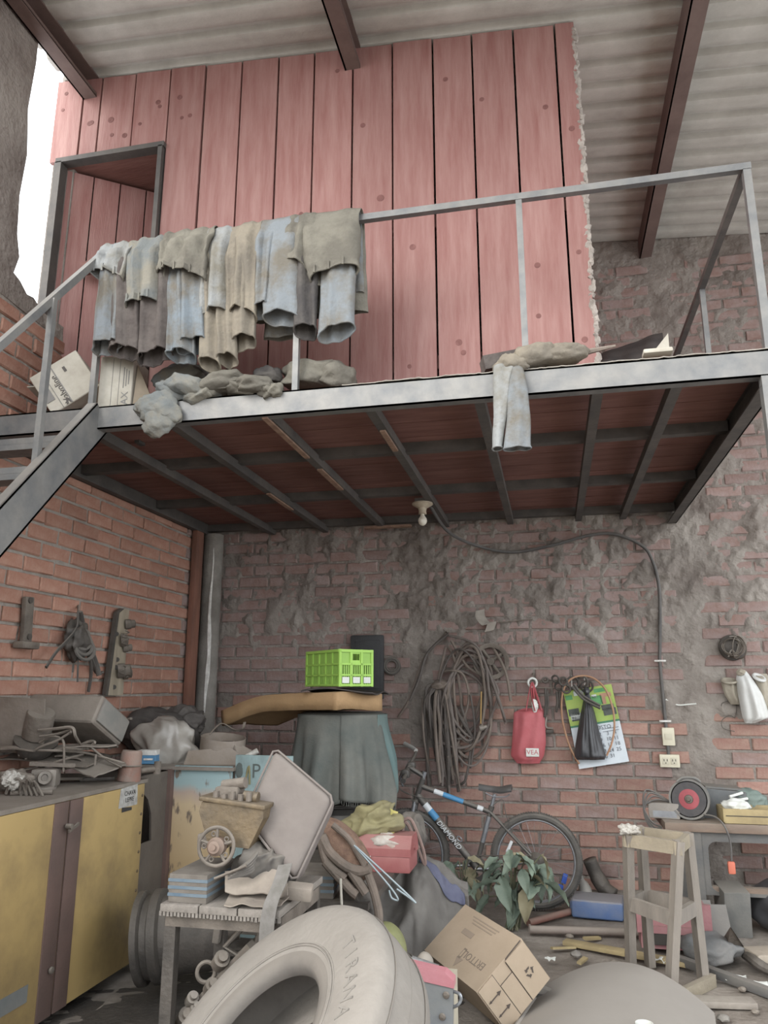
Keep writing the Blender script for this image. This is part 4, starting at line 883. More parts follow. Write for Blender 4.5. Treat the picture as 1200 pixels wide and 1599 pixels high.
# seat cushion standing on its corner
cu = thing('seat_cushion', 'dusty grey vehicle seat cushion standing on its corner on the table', 'cushion', at(455, 1380, y=3.0))
T0, R0, B0, L0 = at(428,1166,y=3.12), at(522,1246,y=3.06), at(460,1378,y=2.96), at(378,1272,y=3.02)
nn = (R0-T0).cross(L0-T0).normalized()
if nn.y > 0: nn = -nn
def cush(mb, th=.10):
    N_ = 22
    for sgn in (1, -1):
        def fn(u, v, sgn=sgn):
            p = (T0*(1-u)+R0*u)*(1-v)+(L0*(1-u)+B0*u)*v
            ce = (T0+R0+B0+L0)/4
            e = min(u, 1-u, v, 1-v); rr = min(1, e/.11); prof = math.sqrt(max(0, 1-(1-rr)**2))
            uu, vv = (u-.5)*2, (v-.5)*2
            cr = max(0, abs(uu)+abs(vv)-1.72)*.25
            p = p + (ce-p)*cr
            sag = .004*nz(u*4, v*4, 3)
            return p - nn*(th/2) + nn*(sgn*(th/2*(.25+.75*prof)) + sag)
        mb.grid(fn, 40, 40)
    def rim(u, v):
        t = u*4; k = int(t) % 4; f = t-int(t); C4 = [T0, R0, B0, L0]; p = C4[k].lerp(C4[(k+1) % 4], f); ce = (T0+R0+B0+L0)/4
        uu, vv = [((f-.5)*2, -1), (1, (f-.5)*2), ((.5-f)*2, 1), (-1, (.5-f)*2)][k]
        cr = max(0, abs(uu)+abs(vv)-1.72)*.25; p = p+(ce-p)*cr
        return p - nn*(th/2) + nn*((v-.5)*th*.26)
    mb.grid(rim, 160, 3, closeu=True); return mb
m_cush = mat('dusty_grey_vinyl', '#756b65', '#625955', 3, .85, bump=.2, bscale=30, dust=.2)
part('pad', cush(MB()), m_cush, cu, 60)
mb = MB(); 
C4 = [T0,R0,B0,L0]; ce = (T0+R0+B0+L0)/4; pts = []
for k in range(4):
    for f in np.linspace(.06,.94,10): pts.append(C4[k].lerp(C4[(k+1)%4], float(f))*.995+ce*.005)
mb.tube([p+nn*-.012 for p in pts], .005, 6, closed=True); part('piping', mb, m_cush, cu)
m_belt = mat('seat_belt', '#77726d', '#646059', 20, .8)
mb = MB(); bp = catmull([at(x,y,y=yy) for x,y,yy in ((446,1350,2.9),(437,1380,2.85),(424,1410,2.815),(418,1440,2.81),(416,1475,2.80))], 6)
mb.grid(lambda u, v: bp[min(int(round(v*(len(bp)-1))), len(bp)-1)] + V(((u-.5)*.055, 0, (u-.5)*.01)), 3, len(bp), .003); part('seat_belt', mb, m_belt, cu, 40)
# ---- under the table
t = thing('brake_drum', 'dusty truck brake drum lying on its side behind the plank table', 'engine part', at(280, 1500, y=3.9))
c = at(292, 1455, y=3.9); mb = MB(); mb.lathe([(.06,.20),(.16,.18),(.185,.12),(.185,-.10),(.215,-.11),(.215,-.15),(.19,-.16),(.19,-.19),(.215,-.20),(.215,-.23),(.17,-.23),(.17,.10),(.06,.13)], c, (1,.25,.12), 36, True); part('drum', mb, m_diron, t)
mb = MB(); mb.cyl(c+V((.1,0,0)), c+V((.25,.06,.03)), .065, n=20); part('hub', mb, m_iron, t)
t = thing('gearbox_frame', 'greasy machine frame with levers leaning under the plank table', 'machine part', at(320, 1599, y=2.95))
def P3(px, py, y=3.0): return at(px, py, y=y)
mb = MB(); a, b = P3(280,1600), P3(400,1470); mb.box((a+b)/2, ((b-a).length, .14, .03), rotm(0, -math.atan2((b-a).z, (b-a).x), 0)); part('base_bar', mb, m_iron, t)
fr_ = [P3(352,1478), P3(378,1450), P3(408,1446), P3(402,1470), P3(372,1492)]
mb = MB(); mb.tube(fr_, .011, 8, closed=True); part('loop_frame', mb, m_alu, t)
mb = MB(); mb.torus(P3(322,1518,2.93), (.3,-1,.2), .033, .008, 24, 8); part('ring', mb, m_iron, t)
for px, py, r in ((300,1560,.022),(304,1575,.018),(345,1500,.03),(330,1540,.025),(290,1588,.03)):
    p = P3(px, py, 2.93); mb = MB(); mb.lathe([(0,.04),(r*.6,.04),(r*.6,.02),(r,.02),(r,-.03),(0,-.03)], p, (.5,-.6,.6), 14); part('fitting', mb, m_alu if r < .025 else m_iron, t)
t = thing('bench_vise', 'small dusty vise behind the hanging seat belt', 'vise', at(400, 1460, y=3.1))
mb = MB(); mb.rbox(at(398,1440,y=3.1), (.07,.05,.05), b=.008); part('jaw', mb, m_alu, t); mb = MB(); mb.rbox(at(392,1452,y=3.1), (.10,.06,.022), b=.006); part('base', mb, m_alu, t); mb = MB(); mb.cyl(at(402,1425,y=3.1), at(402,1448,y=3.1), .006); part('screw', mb, m_alu, t)
mb = MB(); mb.rbox(at(342,1440,y=3.3), (.03,.03,.16), rotm(0,.1,0), b=.005); solid('bracket_arm', mb, m_alu, 'short pale bracket arm hanging under the plank table', 'metal part')
mb = MB(); mb.rbox(at(225,1445,y=4.3), (.4,.3,.12), rotm(.05,.1,.2), b=.03); solid('rubble_block', mb, m_conc, 'grey rubble block between the cabinet and the brake drum', 'block')
# ================================================================ MIDDLE
# ---- stack of black rims with a cloth, foam slab and crate on top
m_black = mat('black_enamel', '#2b2b2d', '#3d3b3a', 8, .35, .1, bump=.1, dust=.35)
SX, SY = -1.48, 5.38
for k, (z, r, lab) in enumerate(((.0, .30, 'black wheel rim at the bottom of the cloth covered stack'), (.20, .29, 'black wheel rim second from the bottom of the cloth covered stack'), (.40, .28, 'black wheel rim in the middle of the cloth covered stack'), (.60, .235, 'black ribbed rim third from the top, just below the cloth hem'), (.76, .225, 'black ribbed rim showing under the cloth hem'), (.92, .22, 'black rim hidden high under the cloth'), (1.10, .22, 'topmost black rim under the foam slab'))):
    h = .19 if k < 3 else (.155 if k < 5 else .18); mb = MB(); t = thing('wheel_rim', lab, 'wheel rim', (SX, SY, z), group='stacked black rims')
    mb.lathe([(r*.55,.0),(r,.0),(r+.012,.01),(r+.012,.025),(r-.02,.04),(r-.035,h*.5),(r-.02,h-.04),(r+.012,h-.025),(r+.012,h-.01),(r,h-.002),(r*.55,h-.002)], (SX, SY, z), (0,0,1), 36, True); part('rim', mb, m_black, t)
    mb = MB(); mb.torus((SX, SY, z+h-.014), (0,0,1), r+.010, .008, 36, 6); part('lip', mb, m_sheet if k == 4 else m_black, t)
# draped cloth
c_drape = mat('drape_cloth', '#4e5450', '#6b6a62', 3.5, .9, bump=.25, bscale=70, lo=.35, hi=.7)
c_drape2 = mat('drape_teal', '#54706f', '#5f6d68', 4, .85, bump=.2, bscale=70)
t = thing('draped_cloth', 'grey green cloth draped over the stack of rims below the foam slab', 'cloth', (SX, SY, .7))
def drape_fn(a0, a1, zt, zb0, zb1, r0, r1, seed, kk):
    def fn(u, v):
        a = a0+(a1-a0)*u; zb = zb0+(zb1-zb0)*u + .03*nz(u*4, 1, seed)
        s = sstep(0, .9, v); rr = r0+(r1-r0)*s + s*.035*(math.sin(a*kk+seed)+.5*math.sin(a*kk*2.3+seed*2)) + .012*s*nz(u*8, v*4, seed)
        return V((SX+rr*math.cos(a), SY+rr*math.sin(a), zt+(zb-zt)*v))
    return fn
mb = MB(); mb.grid(drape_fn(math.radians(165), math.radians(292), 1.33, .66, .80, .31, .36, 2, 7), 90, 30, .004); part('main_fold', mb, c_drape, t, 175)
mb = MB(); mb.grid(drape_fn(math.radians(284), math.radians(345), 1.33, .80, .74, .315, .39, 5, 9), 50, 30, .004); part('corner_fold', mb, c_drape, t, 175)
mb = MB(); mb.grid(drape_fn(math.radians(335), math.radians(395), 1.33, .76, .95, .32, .38, 8, 7), 40, 24, .004); part('side_fold', mb, c_drape2, t, 175)
mb = MB(); mb.lathe([(0,1.345),(.28,1.342),(.315,1.325)], (SX,SY,0), (0,0,1), 36); part('cloth_top', mb, c_drape, t)
r_ = random.Random(2); mb = MB()
for k in range(30):
    u = k/29; p = drape_fn(math.radians(284), math.radians(345), 1.33, .80, .74, .315, .39, 5, 9)(u, 1); mb.box(p+V((0,0,-.012)), (.003,.003,.03), rotm(r_.uniform(-.3,.3), r_.uniform(-.3,.3), 0))
part('fringe', mb, c_drape, t, 0, kind='stuff')
# foam slab
m_foam = mat('foam', '#b08a58', '#a37f52', 6, .95, bump=.3, bscale=60)
fA, fB, fD = at(525,1096,y=4.92), at(597,1092,y=5.25), at(345,1108,y=5.45); fC = fB+(fD-fA)*.9; zf = 1.355
def foam_fn(u, v):
    p = (fA*(1-u)+fD*u)*(1-v)+(fB*(1-u)+fC*u)*v
    sag = -.16*sstep(.45, 1.15, u)**1.5 + .008*math.sin(u*6+1)+.008*math.sin(v*5)
    return V((p.x, p.y, zf+.115+sag + .004*nz(u*9, v*9)))
t = thing('foam_slab', 'thick tan foam slab sagging to the left under the green crate', 'foam', V((SX, SY, zf)))
mb = MB(); mb.grid(foam_fn, 34, 14, -.112); part('slab', mb, m_foam, t, 175)
t = solid('flattened_carton', MB().grid(lambda u, v: V((-1.66+.5*u, 4.98+.5*v, zf+.135+.012*math.sin(u*5)+.01*math.sin(v*7+u*3))), 16, 12, .008), m_tarp, 'dark flattened sheet under the green crate', 'sheet')
# green crate
m_green = mat('lime_plastic', '#8fbf2c', '#9acb38', 4, .5, bump=.05); m_green2 = mat('lime_plastic_inner', '#7fae2c', '#8cb935', 4, .55, bump=.05)
CL, CW, CH = .25, .476, .25
ck = thing('plastic_crate', 'bright lime green plastic crate on the foam slab', 'crate', (-1.385, 4.965, 1.515), (0, 0, PI/4))
m_label = mat('white_label', '#d5d6cf', '#c5c6bd', 9, .6, bump=0)
def crate_wall(ox, oy, dx, dy, L, nb, handle):
    """one crate side: rails, posts, lattice bars and solid plates, outward on the right of travel"""
    n_ = V((dy, -dx, 0)); d_ = V((dx, dy, 0)); o_ = V((ox, oy, 0)); R_ = Matrix((d_, -n_, V((0,0,1)))).transposed()
    w = MB(); T_ = .008
    for z in (.012, .078, .15, .222 if False else .238): w.box(o_+d_*(L/2)+V((0,0,z))+n_*.003, (L, .022 if z > .2 or z < .02 else .014, .018 if z > .2 else .012), R_)
    for k in range(nb+1): w.box(o_+d_*(L*k/nb)+V((0,0,CH/2)), (.016, .02, CH-.004), R_)
    o = part('side_frame', w, m_green, ck, 0, local=True)
    for k in range(nb):
        for j, (za, zb_) in enumerate(((.018,.072),(.084,.144),(.156,.230))):
            cx = L*(k+.5)/nb; cw = L/nb-.016
            if j == 2:
                if handle and k == nb//2:
                    q = MB(); q.box(o_+d_*cx+V((0,0,.165)), (cw, T_, .022), R_); q.box(o_+d_*cx+V((0,0,.224)), (cw, T_, .012), R_)
                    for e in (-1, 1): q.box(o_+d_*(cx+e*cw*.45)+V((0,0,.195)), (cw*.1, T_, .05), R_)
                    part('handle_plate', q, m_green, o, 0, local=True)
                else:
                    q = MB(); q.box(o_+d_*cx+V((0,0,(za+zb_)/2)), (cw, T_*.6, zb_-za), R_); part('plate', q, m_green2, o, 0, local=True)
            else:
                q = MB(); nbars = max(4, int(cw/.014))
                for i in range(nbars): q.box(o_+d_*(cx-cw/2+cw*(i+.5)/nbars)+V((0,0,(za+zb_)/2)), (cw/nbars*.55, T_*.7, zb_-za), R_)
                part('lattice', q, m_green2, o, 0, local=True, kind='stuff')
    return o
crate_wall(0, 0, 1, 0, CL, 3, True); crate_wall(CL, 0, 0, 1, CW, 5, False); crate_wall(CL, CW, -1, 0, CL, 3, True); crate_wall(0, CW, 0, -1, CW, 5, False)
mb = MB(); mb.box((CL/2, CW/2, .006), (CL, CW, .008)); part('bottom', mb, m_green2, ck, 0, local=True)
for k in range(3):
    mb = MB(); mb.box((CL*(k+.5)/3, -.009, .045), (CL/3-.03, .004, .04)); part('label_patch', mb, m_label, ck, 0, local=True)
# black panel, ring on the wall behind
m_bpanel = mat('black_panel', '#26282a', '#37383a', 5, .6, bump=.2)
t = thing('plastic_cover', 'black rectangular plastic panel hanging on the wall behind the crate', 'panel', at(575, 1090, y=D-.05))
a, b = at(548, 992, y=D-.05), at(600, 1092, y=D-.05); mb = MB(); mb.rbox((a+b)/2, (b.x-a.x, .04, a.z-b.z), b=.03); part('panel', mb, m_bpanel, t)
mb = MB(); mb.rbox((a+b)/2+V((.01,-.024,.02)), ((b.x-a.x)*.72, .012, (a.z-b.z)*.75), b=.02); part('raised_face', mb, m_bpanel, t)
c = at(612, 1040, y=D-.03); mb = MB(); mb.torus(c, (.15,-1,.1), .062, .014, 28, 8); mb.torus(c+V((0,-.01,0)), (.15,-1,.1), .045, .007, 24, 6); solid('rubber_ring', mb, m_rubber, 'rubber ring hanging to the right of the black panel', 'ring')
# ---- hose bundle
m_hose = [mat('hose_a', '#5a504a', '#6d625b', 9, .75, bump=.2), mat('hose_b', '#463f3b', '#574f49', 9, .7, bump=.2), mat('hose_c', '#75675b', '#63574e', 9, .75, bump=.2)]
hb = thing('hose_bundle', 'big tangle of dusty hoses and cables hanging on the rear wall', 'hoses', at(700, 1240, y=D-.08))
r_ = random.Random(11)
def hp(px, py, o=None): return at(px, py, y=D-(.04+(r_.random()*.10 if o is None else o)))
for k in range(26):                                              # straight hanging strands
    x0_ = r_.uniform(664, 700); top_ = r_.uniform(1070, 1095); bx = x0_+r_.uniform(-6, 18)+8; by = r_.uniform(1150, 1250)
    mb = MB(); mb.tube(catmull([hp(690+r_.uniform(-8,8), 1066), hp(x0_, top_), hp((x0_+bx)/2+r_.uniform(-5,5), (top_+by)/2), hp(bx, by)], 6), r_.uniform(.008,.015), 7); part('hose', mb, r_.choice(m_hose), hb)
for k in range(10):                                              # loops
    cx = 712+r_.uniform(-12, 26); w_ = r_.uniform(18, 48); h_ = r_.uniform(45, 90); y0 = 992+r_.uniform(0, 60)
    pts = []
    for i in range(9):
        a = PI*2*i/9 - PI/2; pts.append(hp(cx+w_*math.cos(a)*.8+6*r_.uniform(-1,1), y0+h_+h_*math.sin(a)+4*r_.uniform(-1,1)))
    mb = MB(); mb.tube(catmull(pts, 5, closed=True), r_.uniform(.007,.013), 7, closed=True); part('hose', mb, r_.choice(m_hose), hb)
for pts in ([(700,990),(668,1020),(655,1060),(640,1095)], [(698,988),(662,1030),(640,1090),(622,1120)], [(700,992),(740,1005),(760,1040),(785,1110),(790,1128)], [(705,1000),(730,1040),(770,1070),(790,1130)], [(660,1090),(662,1150),(672,1208)], [(705,1090),(725,1130),(738,1150)], [(715,1200),(708,1190),(700,1170)], [(700,1180),(708,1205),(718,1218)], [(720,1100),(735,1160),(728,1215),(718,1225)], [(735,1085),(742,1140),(735,1200)], [(770,1010),(790,1050),(798,1095)], [(690,1160),(720,1168),(750,1155),(764,1130)]):
    mb = MB(); mb.tube(catmull([hp(x, y) for x, y in pts], 6), r_.uniform(.008,.014), 7); part('hose', mb, r_.choice(m_hose), hb)
mb = MB(); mb.cyl(at(697,990,y=D), at(700,985,y=D-.13), .014); part('peg', mb, m_iron, hb); mb = MB(); mb.blob(at(690,1070,y=D-.12), (.16,.08,.09), amp=.3, seed=5, sub=3); part('tie_knot', mb, m_hose[2], hb)
mb = MB(); mb.cyl(at(752,1080,y=D-.15), at(751,1130,y=D-.14), .006); part('yellow_tag', mb, mat('ochre_tag', '#a07c3c', None, bump=0), hb)
mb = MB(); mb.lathe([(0,.03),(.016,.03),(.016,.005),(.022,0),(.022,-.03),(0,-.03)], at(755,1136,y=D-.12), (1,.2,.3), 12); part('coupling', mb, m_alu, hb)
t = thing('belt_pulley', 'old spoked belt pulley hanging beside the hoses', 'pulley', at(766, 1055, y=D-.05))
c = at(767, 1033, y=D-.06); ax = V((.1,-1,.05)); mb = MB(); mb.lathe([(.13,-.03),(.145,-.03),(.125,0),(.145,.03),(.13,.03),(.11,.02),(.11,-.02)], c, ax, 32, True); part('pulley_ring', mb, m_iron, t)
mb = MB(); mb.cyl(c+V((0,.03,0)), c+V((0,-.04,0)), .03, n=16); part('hub', mb, m_iron, t)
FM = frame_from(ax)
for k in range(4):
    a = PI/2*k+.6; mb = MB(); mb.cyl(c, c+FM @ V((.115*math.cos(a), .115*math.sin(a), 0)), .014, n=8); part('spoke', mb, m_iron, t)
t = thing('bent_bracket', 'pale bent metal bracket above the hoses on the rear wall', 'bracket', at(760, 980, y=D-.05))
m_pale = mat('pale_metal', '#9a9184', '#857b70', 9, .7, .1)
mb = MB(); bp = catmull([at(750,953,y=D-.06), at(751,965,y=D-.10), at(760,975,y=D-.12), at(768,972,y=D-.1), at(764,985,y=D-.08)], 6); mb.grid(lambda u, v: bp[int(round(v*(len(bp)-1)))]+V(((u-.5)*.07, -.03*math.cos(u*PI), (u-.5)*.02)), 5, len(bp), .005); part('blade', mb, m_pale, t)
mb = MB(); mb.tube([at(765,973,y=D-.06), at(800,970,y=D-.04), at(832,967,y=D-.03)], .005, 6); part('wire', mb, m_iron, t)
# ---- red bag
m_rbag = mat('red_bag', '#ad3f46', '#bd5c62', 3, .6, bump=.25, bscale=20, spec=.4)
t = thing('red_bag', 'red shopping bag with white lettering patch hanging on a wall hook', 'bag', at(828, 1190, y=D-.08))
def bagfn(outline, y, bulge, seed, sgn):
    """outline rows: (py, pxl, pxr)"""
    def fn(u, v):
        f = v*(len(outline)-1); i = min(int(f), len(outline)-2); g = f-i
        a, b = outline[i], outline[i+1]; py = a[0]*(1-g)+b[0]*g; l = a[1]*(1-g)+b[1]*g; r = a[2]*(1-g)+b[2]*g
        p = at(l+(r-l)*u, py, y=y); e = math.sin(PI*min(1, max(0, u)))**.6*sstep(0, .3, v)*(1-.5*sstep(.85, 1, v))
        p.y -= sgn*(bulge*e + .012*e*(nz(u*5, v*4, seed)+.6*math.sin(u*14+seed+v*3)))
        return p
    return fn
ol = [(1106,818,848),(1112,803,850),(1130,802,852),(1160,800,853),(1180,798,850),(1192,808,843)]
mb = MB(); mb.grid(bagfn(ol, D-.06, .05, 2, 1), 24, 24); mb.grid(bagfn(ol, D-.05, .02, 2, -1), 24, 24); part('bag_body', mb, m_rbag, t, 175)
for e in ((822,830),(836,842)):
    mb = MB(); mb.tube(catmull([at(e[0],1110,y=D-.1), at(826+(e[0]-822)*.3,1085,y=D-.1), at(831,1066,y=D-.08), at(836+(e[1]-842)*.4+2,1085,y=D-.07), at(e[1]+4,1110,y=D-.07)], 5), .014, 8, flat=.35); part('handle', mb, m_rbag, t)
mb = MB(); q = at(832,1175,y=D-.13); mb.rbox(q, (.098,.004,.062), b=.002, seg=1); pt = part('label_patch', mb, m_label, t)
part('patch_lettering', text_mb('VEA', frame4(q+V((0,-.0035,0)), (1,0,0), (0,0,1)), .05), m_rbag, pt, 0)
mb = MB(); mb.blob(at(836,1102,y=D-.085), (.05,.04,.10), amp=.3, sub=3, seed=4); part('contents', mb, m_label, t)
t = thing('ring_hook', 'pale ring hook holding the red bag', 'hook', at(832, 1064, y=D-.06)); mb = MB(); mb.torus(at(832,1066,y=D-.07), (.2,-1,0), .034, .009, 20, 8); part('ring', mb, m_label, t); mb = MB(); mb.cyl(at(833,1052,y=D), at(833,1054,y=D-.08), .008); part('peg', mb, m_iron, t)
# ---- key and wire rack
t = thing('wire_tool_rack', 'wire rack with rings and small tools above the calendar', 'rack', at(870, 1100, y=D-.06))
for pts in ([(838,1063),(870,1062),(925,1058)], [(838,1074),(870,1075),(920,1072)]):
    mb = MB(); mb.tube([at(x,y,y=D-.05) for x,y in pts], .006, 6); part('rail', mb, m_iron, t)
for x, y, r in ((852,1062,.02),(868,1060,.026),(873,1072,.03),(880,1064,.03),(895,1066,.045),(910,1064,.04),(917,1072,.045),(885,1076,.03)):
    mb = MB(); mb.torus(at(x,y,y=D-.08-r_.random()*.03), (r_.uniform(-.5,.5),-1,r_.uniform(-.4,.4)), r, .008, 18, 6); part('ring', mb, m_diron, t)
for x, y0, y1 in ((852,1075,1120),(855,1078,1116),(870,1080,1112),(874,1080,1105)):
    mb = MB(); mb.tube([at(x,y0,y=D-.07), at(x+1,(y0+y1)/2,y=D-.09), at(x-1,y1,y=D-.07)], .010, 7); part('tool', mb, m_diron, t)
for x in (893, 913):
    mb = MB(); mb.tube([at(x,1055,y=D-.06), at(x+.5,1075,y=D-.07)], .003, 5); part('wire_hook', mb, m_label, t)
for k in range(2):
    mb = MB(); mb.tube(catmull([at(894+3*k,1072-3*k,y=D-.15), at(912,1092-5*k,y=D-.17), at(938,1106-4*k,y=D-.17)], 5), .010, 7); part('cable_end', mb, m_black, t)
t = thing('dark_tool', 'dark clamp hanging just behind the red bag', 'tool', at(856, 1140, y=D-.04)); mb = MB(); mb.tube(catmull([at(854,1120,y=D-.05), at(853,1135,y=D-.06), at(864,1137,y=D-.05)],4), .008, 6); part('clamp_arm', mb, m_alu, t); mb = MB(); mb.rbox(at(858,1142,y=D-.03), (.07,.03,.03), b=.01); part('clamp_jaw', mb, m_diron, t)
# ---- calendar
t = thing('paper_calendar', 'green and white paper calendar hanging tilted on the brick wall', 'calendar', at(940, 1200, y=D-.035))
K = {'TL': at(880,1080,y=D-.04), 'TR': at(955,1068,y=D-.04), 'BR': at(983,1189,y=D-.05), 'BL': at(905,1201,y=D-.05)}
def cal(u, v, o=0): return (K['TL']*(1-u)+K['TR']*u)*(1-v)+(K['BL']*(1-u)+K['BR']*u)*v + V((0, -o, 0))
def calquad(u0, v0, u1, v1, o): 
    q = [cal(u0,v0,o), cal(u1,v0,o), cal(u1,v1,o), cal(u0,v1,o)]; return MB().add(q+[p+V((0,.0012,0)) for p in q], [(0,1,2,3),(7,6,5,4),(0,4,5,1),(1,5,6,2),(2,6,7,3),(3,7,4,0)])
part('paper', calquad(0,0,1,1,0), mat('calendar_white', '#ccd3d8', '#c0c7cc', 5, .8, bump=0), t, 0)
part('picture_area', calquad(.0,.0,1,.455,.002), mat('calendar_green', '#a3b84a', '#8fae3c', 6, .7, bump=0), t, 0)
part('picture_edge', calquad(0,.455,1,.48,.0022), mat('calendar_edge', '#3f7d5c', None, bump=0), t, 0)
m_pic = [mat('print_green', '#3f8a4d', '#5fa35f', 12, .7, bump=0), mat('print_dark', '#3b423f', '#5d625c', 14, .7, bump=0), mat('print_white', '#c3c8c4', None, bump=0), mat('print_orange', '#b98a6a', '#a5745c', 12, .7, bump=0)]
for u0, v0, u1, v1, k in ((.02,.06,.16,.12,0),(.62,.03,.85,.08,0),(.5,.12,.75,.24,0),(.55,.10,.65,.15,2),(.72,.1,.95,.15,3),(.72,.15,.82,.24,3),(.7,.25,.95,.32,1),(.72,.3,.98,.39,1),(.02,.24,.24,.33,1),(.05,.3,.26,.38,2),(.06,.34,.24,.40,1),(.2,.02,.4,.08,2)):
    part('printed_picture', calquad(u0,v0,u1,v1,.0034), m_pic[k], t, 0)
m_cink = mat('calendar_ink', '#5c6068', None, bump=0)
cx_ = (K['TR']-K['TL']).normalized(); cy_ = (K['TL']-K['BL']).normalized()
for txt, u, v, s in (('AGOSTO', .58, .53, .036), *[(d_, u_, .615+.071*r_i, .034) for u_, col_ in ((.86, ('4','11','18','25')), (.71, ('3','10','17','24','31')), (.56, ('2','9','16','23','30'))) for r_i, d_ in enumerate(col_)]):
    part('calendar_number', text_mb(txt, frame4(cal(u, v, .0025), cx_, cy_), s*1.15), m_cink, t, 0)
for v in (.55, .585): part('calendar_rule', calquad(.62,v,.95,v+.006,.0024), m_cink, t, 0)
# hoop of cane
mb = MB(); hpnts = [at(x,y,y=D-.10) for x,y in ((905,1193),(890,1165),(879,1125),(878,1090),(886,1066),(903,1056),(925,1058),(945,1075),(957,1105),(960,1135),(956,1160),(948,1180))]
mb.tube(catmull(hpnts, 6), .0075, 8); solid('cane_hoop', mb, mat('cane', '#9b6c4a', '#b08562', 12, .6), 'thin orange cane bent in a hoop over the calendar', 'hoop')
# black plastic bag
m_pbag = mat('black_plastic', '#37383c', '#2c2d31', 5, .38, bump=.2, bscale=30, spec=.5)
t = thing('black_bag', 'black plastic bag knotted and hanging in front of the calendar', 'bag', at(922, 1187, y=D-.12))
ol = [(1082,914,921),(1095,911,924),(1115,907,930),(1145,902,937),(1170,898,944),(1180,897,947),(1186,900,945)]
def pleat(seed, sgn, y, bulge):
    g = bagfn(ol, y, bulge, seed, sgn)
    def fn(u, v): p = g(u, v); p.y -= sgn*.012*math.sin(u*PI)*abs(math.sin(u*19+.5))*(1-.6*v)*sstep(.02,.2,v); return p
    return fn
mb = MB(); mb.grid(pleat(3, 1, D-.10, .075), 60, 26); mb.grid(pleat(3, -1, D-.09, .01), 30, 20); part('bag_body', mb, m_pbag, t, 175)
mb = MB(); mb.blob(at(917,1079,y=D-.12), (.05,.05,.06), amp=.3, sub=3, seed=6); part('knot', mb, m_pbag, t)
# ---- right hand wall: wire ball, paper and plastic bags
t = thing('wire_coil', 'coil of rusty wire on the wall near the right edge', 'wire', at(1145, 1030, y=D-.05))
c = at(1145, 1011, y=D-.05); mb = MB(); mb.lathe([(0,.03),(.07,.028),(.095,.01),(.098,0),(0,0)], c+V((0,.02,0)), (0,-1,0), 28); part('backing_disc', mb, m_diron, t)
for k in range(9):
    mb = MB(); mb.torus(c+V((.006*k-.02,-.025,.0)), (r_.uniform(-1,1), -.6, r_.uniform(-.5,.5)), .062+.003*k, .0045, 22, 5); part('wire_turn', mb, m_iron, t)
mb = MB(); mb.tube(catmull([at(x,y,y=D-.09) for x,y in ((1138,1026),(1143,1015),(1150,1020),(1154,1005),(1150,995),(1140,994))],5), .006, 6); part('wire_tail', mb, m_alu, t)
m_wbag = mat('white_plastic', '#c9c9c5', '#b8b6b0', 4, .5, bump=.3, bscale=18); m_pbrown = mat('paper_tan', '#a39a88', '#8f8573', 6, .85, bump=.2)
t = thing('white_bag', 'white plastic bag hanging near the right edge of the wall', 'bag', at(1175, 1130, y=D-.1))
ol = [(1048,1152,1166),(1060,1150,1176),(1085,1153,1192),(1110,1158,1200),(1120,1160,1204),(1129,1164,1180)]
mb = MB(); mb.grid(bagfn(ol, D-.10, .07, 5, 1), 24, 22); mb.grid(bagfn(ol, D-.09, .0, 5, -1), 20, 20); part('bag_body', mb, m_wbag, t, 175)
mb = MB(); mb.blob(at(1158,1050,y=D-.12), (.07,.05,.05), amp=.3, sub=3, seed=8); part('knot', mb, m_pbrown, t)
t = thing('tan_sack', 'tan paper sack hanging behind the white bag', 'bag', at(1145, 1095, y=D-.05))
ol = [(1060,1127,1150),(1068,1127,1156),(1085,1132,1160),(1100,1142,1166)]
mb = MB(); mb.grid(bagfn(ol, D-.05, .04, 6, 1), 16, 14); mb.grid(bagfn(ol, D-.04, .0, 6, -1), 12, 12); part('sack_body', mb, m_pbrown, t, 175)
mb = MB(); mb.torus(at(1139,1063,y=D-.08), (0,-.35,1), .052, .009, 22, 6); part('rim', mb, m_pbrown, t)
t = thing('tan_sack', 'tan sack at the frame edge beside the white bag', 'bag', at(1190, 1110, y=D-.06))
ol = [(1052,1178,1198),(1062,1178,1204),(1080,1180,1210),(1110,1186,1212)]
mb = MB(); mb.grid(bagfn(ol, D-.06, .05, 7, 1), 16, 14); mb.grid(bagfn(ol, D-.05, .0, 7, -1), 12, 12); part('sack_body', mb, m_pbrown, t, 175)
mb = MB(); mb.torus(at(1186,1058,y=D-.1), (.4,-.6,1), .04, .012, 18, 6); part('rim', mb, m_wbag, t)
mb = MB(); mb.tube(catmull([at(x,y,y=D-.015) for x,y in ((1040,1092),(1050,1097),(1060,1101),(1075,1100),(1088,1099))],4), .006, 6); solid('string', mb, m_label, 'pale string stuck to the wall beside the cable', 'string')
m_wire = mat('thin_wire', '#5a524b', None, bump=0)
mb = MB(); mb.tube(catmull([at(x,y,y=D-.03) for x,y in ((1148,1142),(1130,1137),(1128,1125),(1140,1117),(1149,1120),(1149,1095),(1130,1097),(1127,1103))],5), .003, 5); solid('bent_wire', mb, m_wire, 'thin bent wire hanging under the tan sack', 'wire')
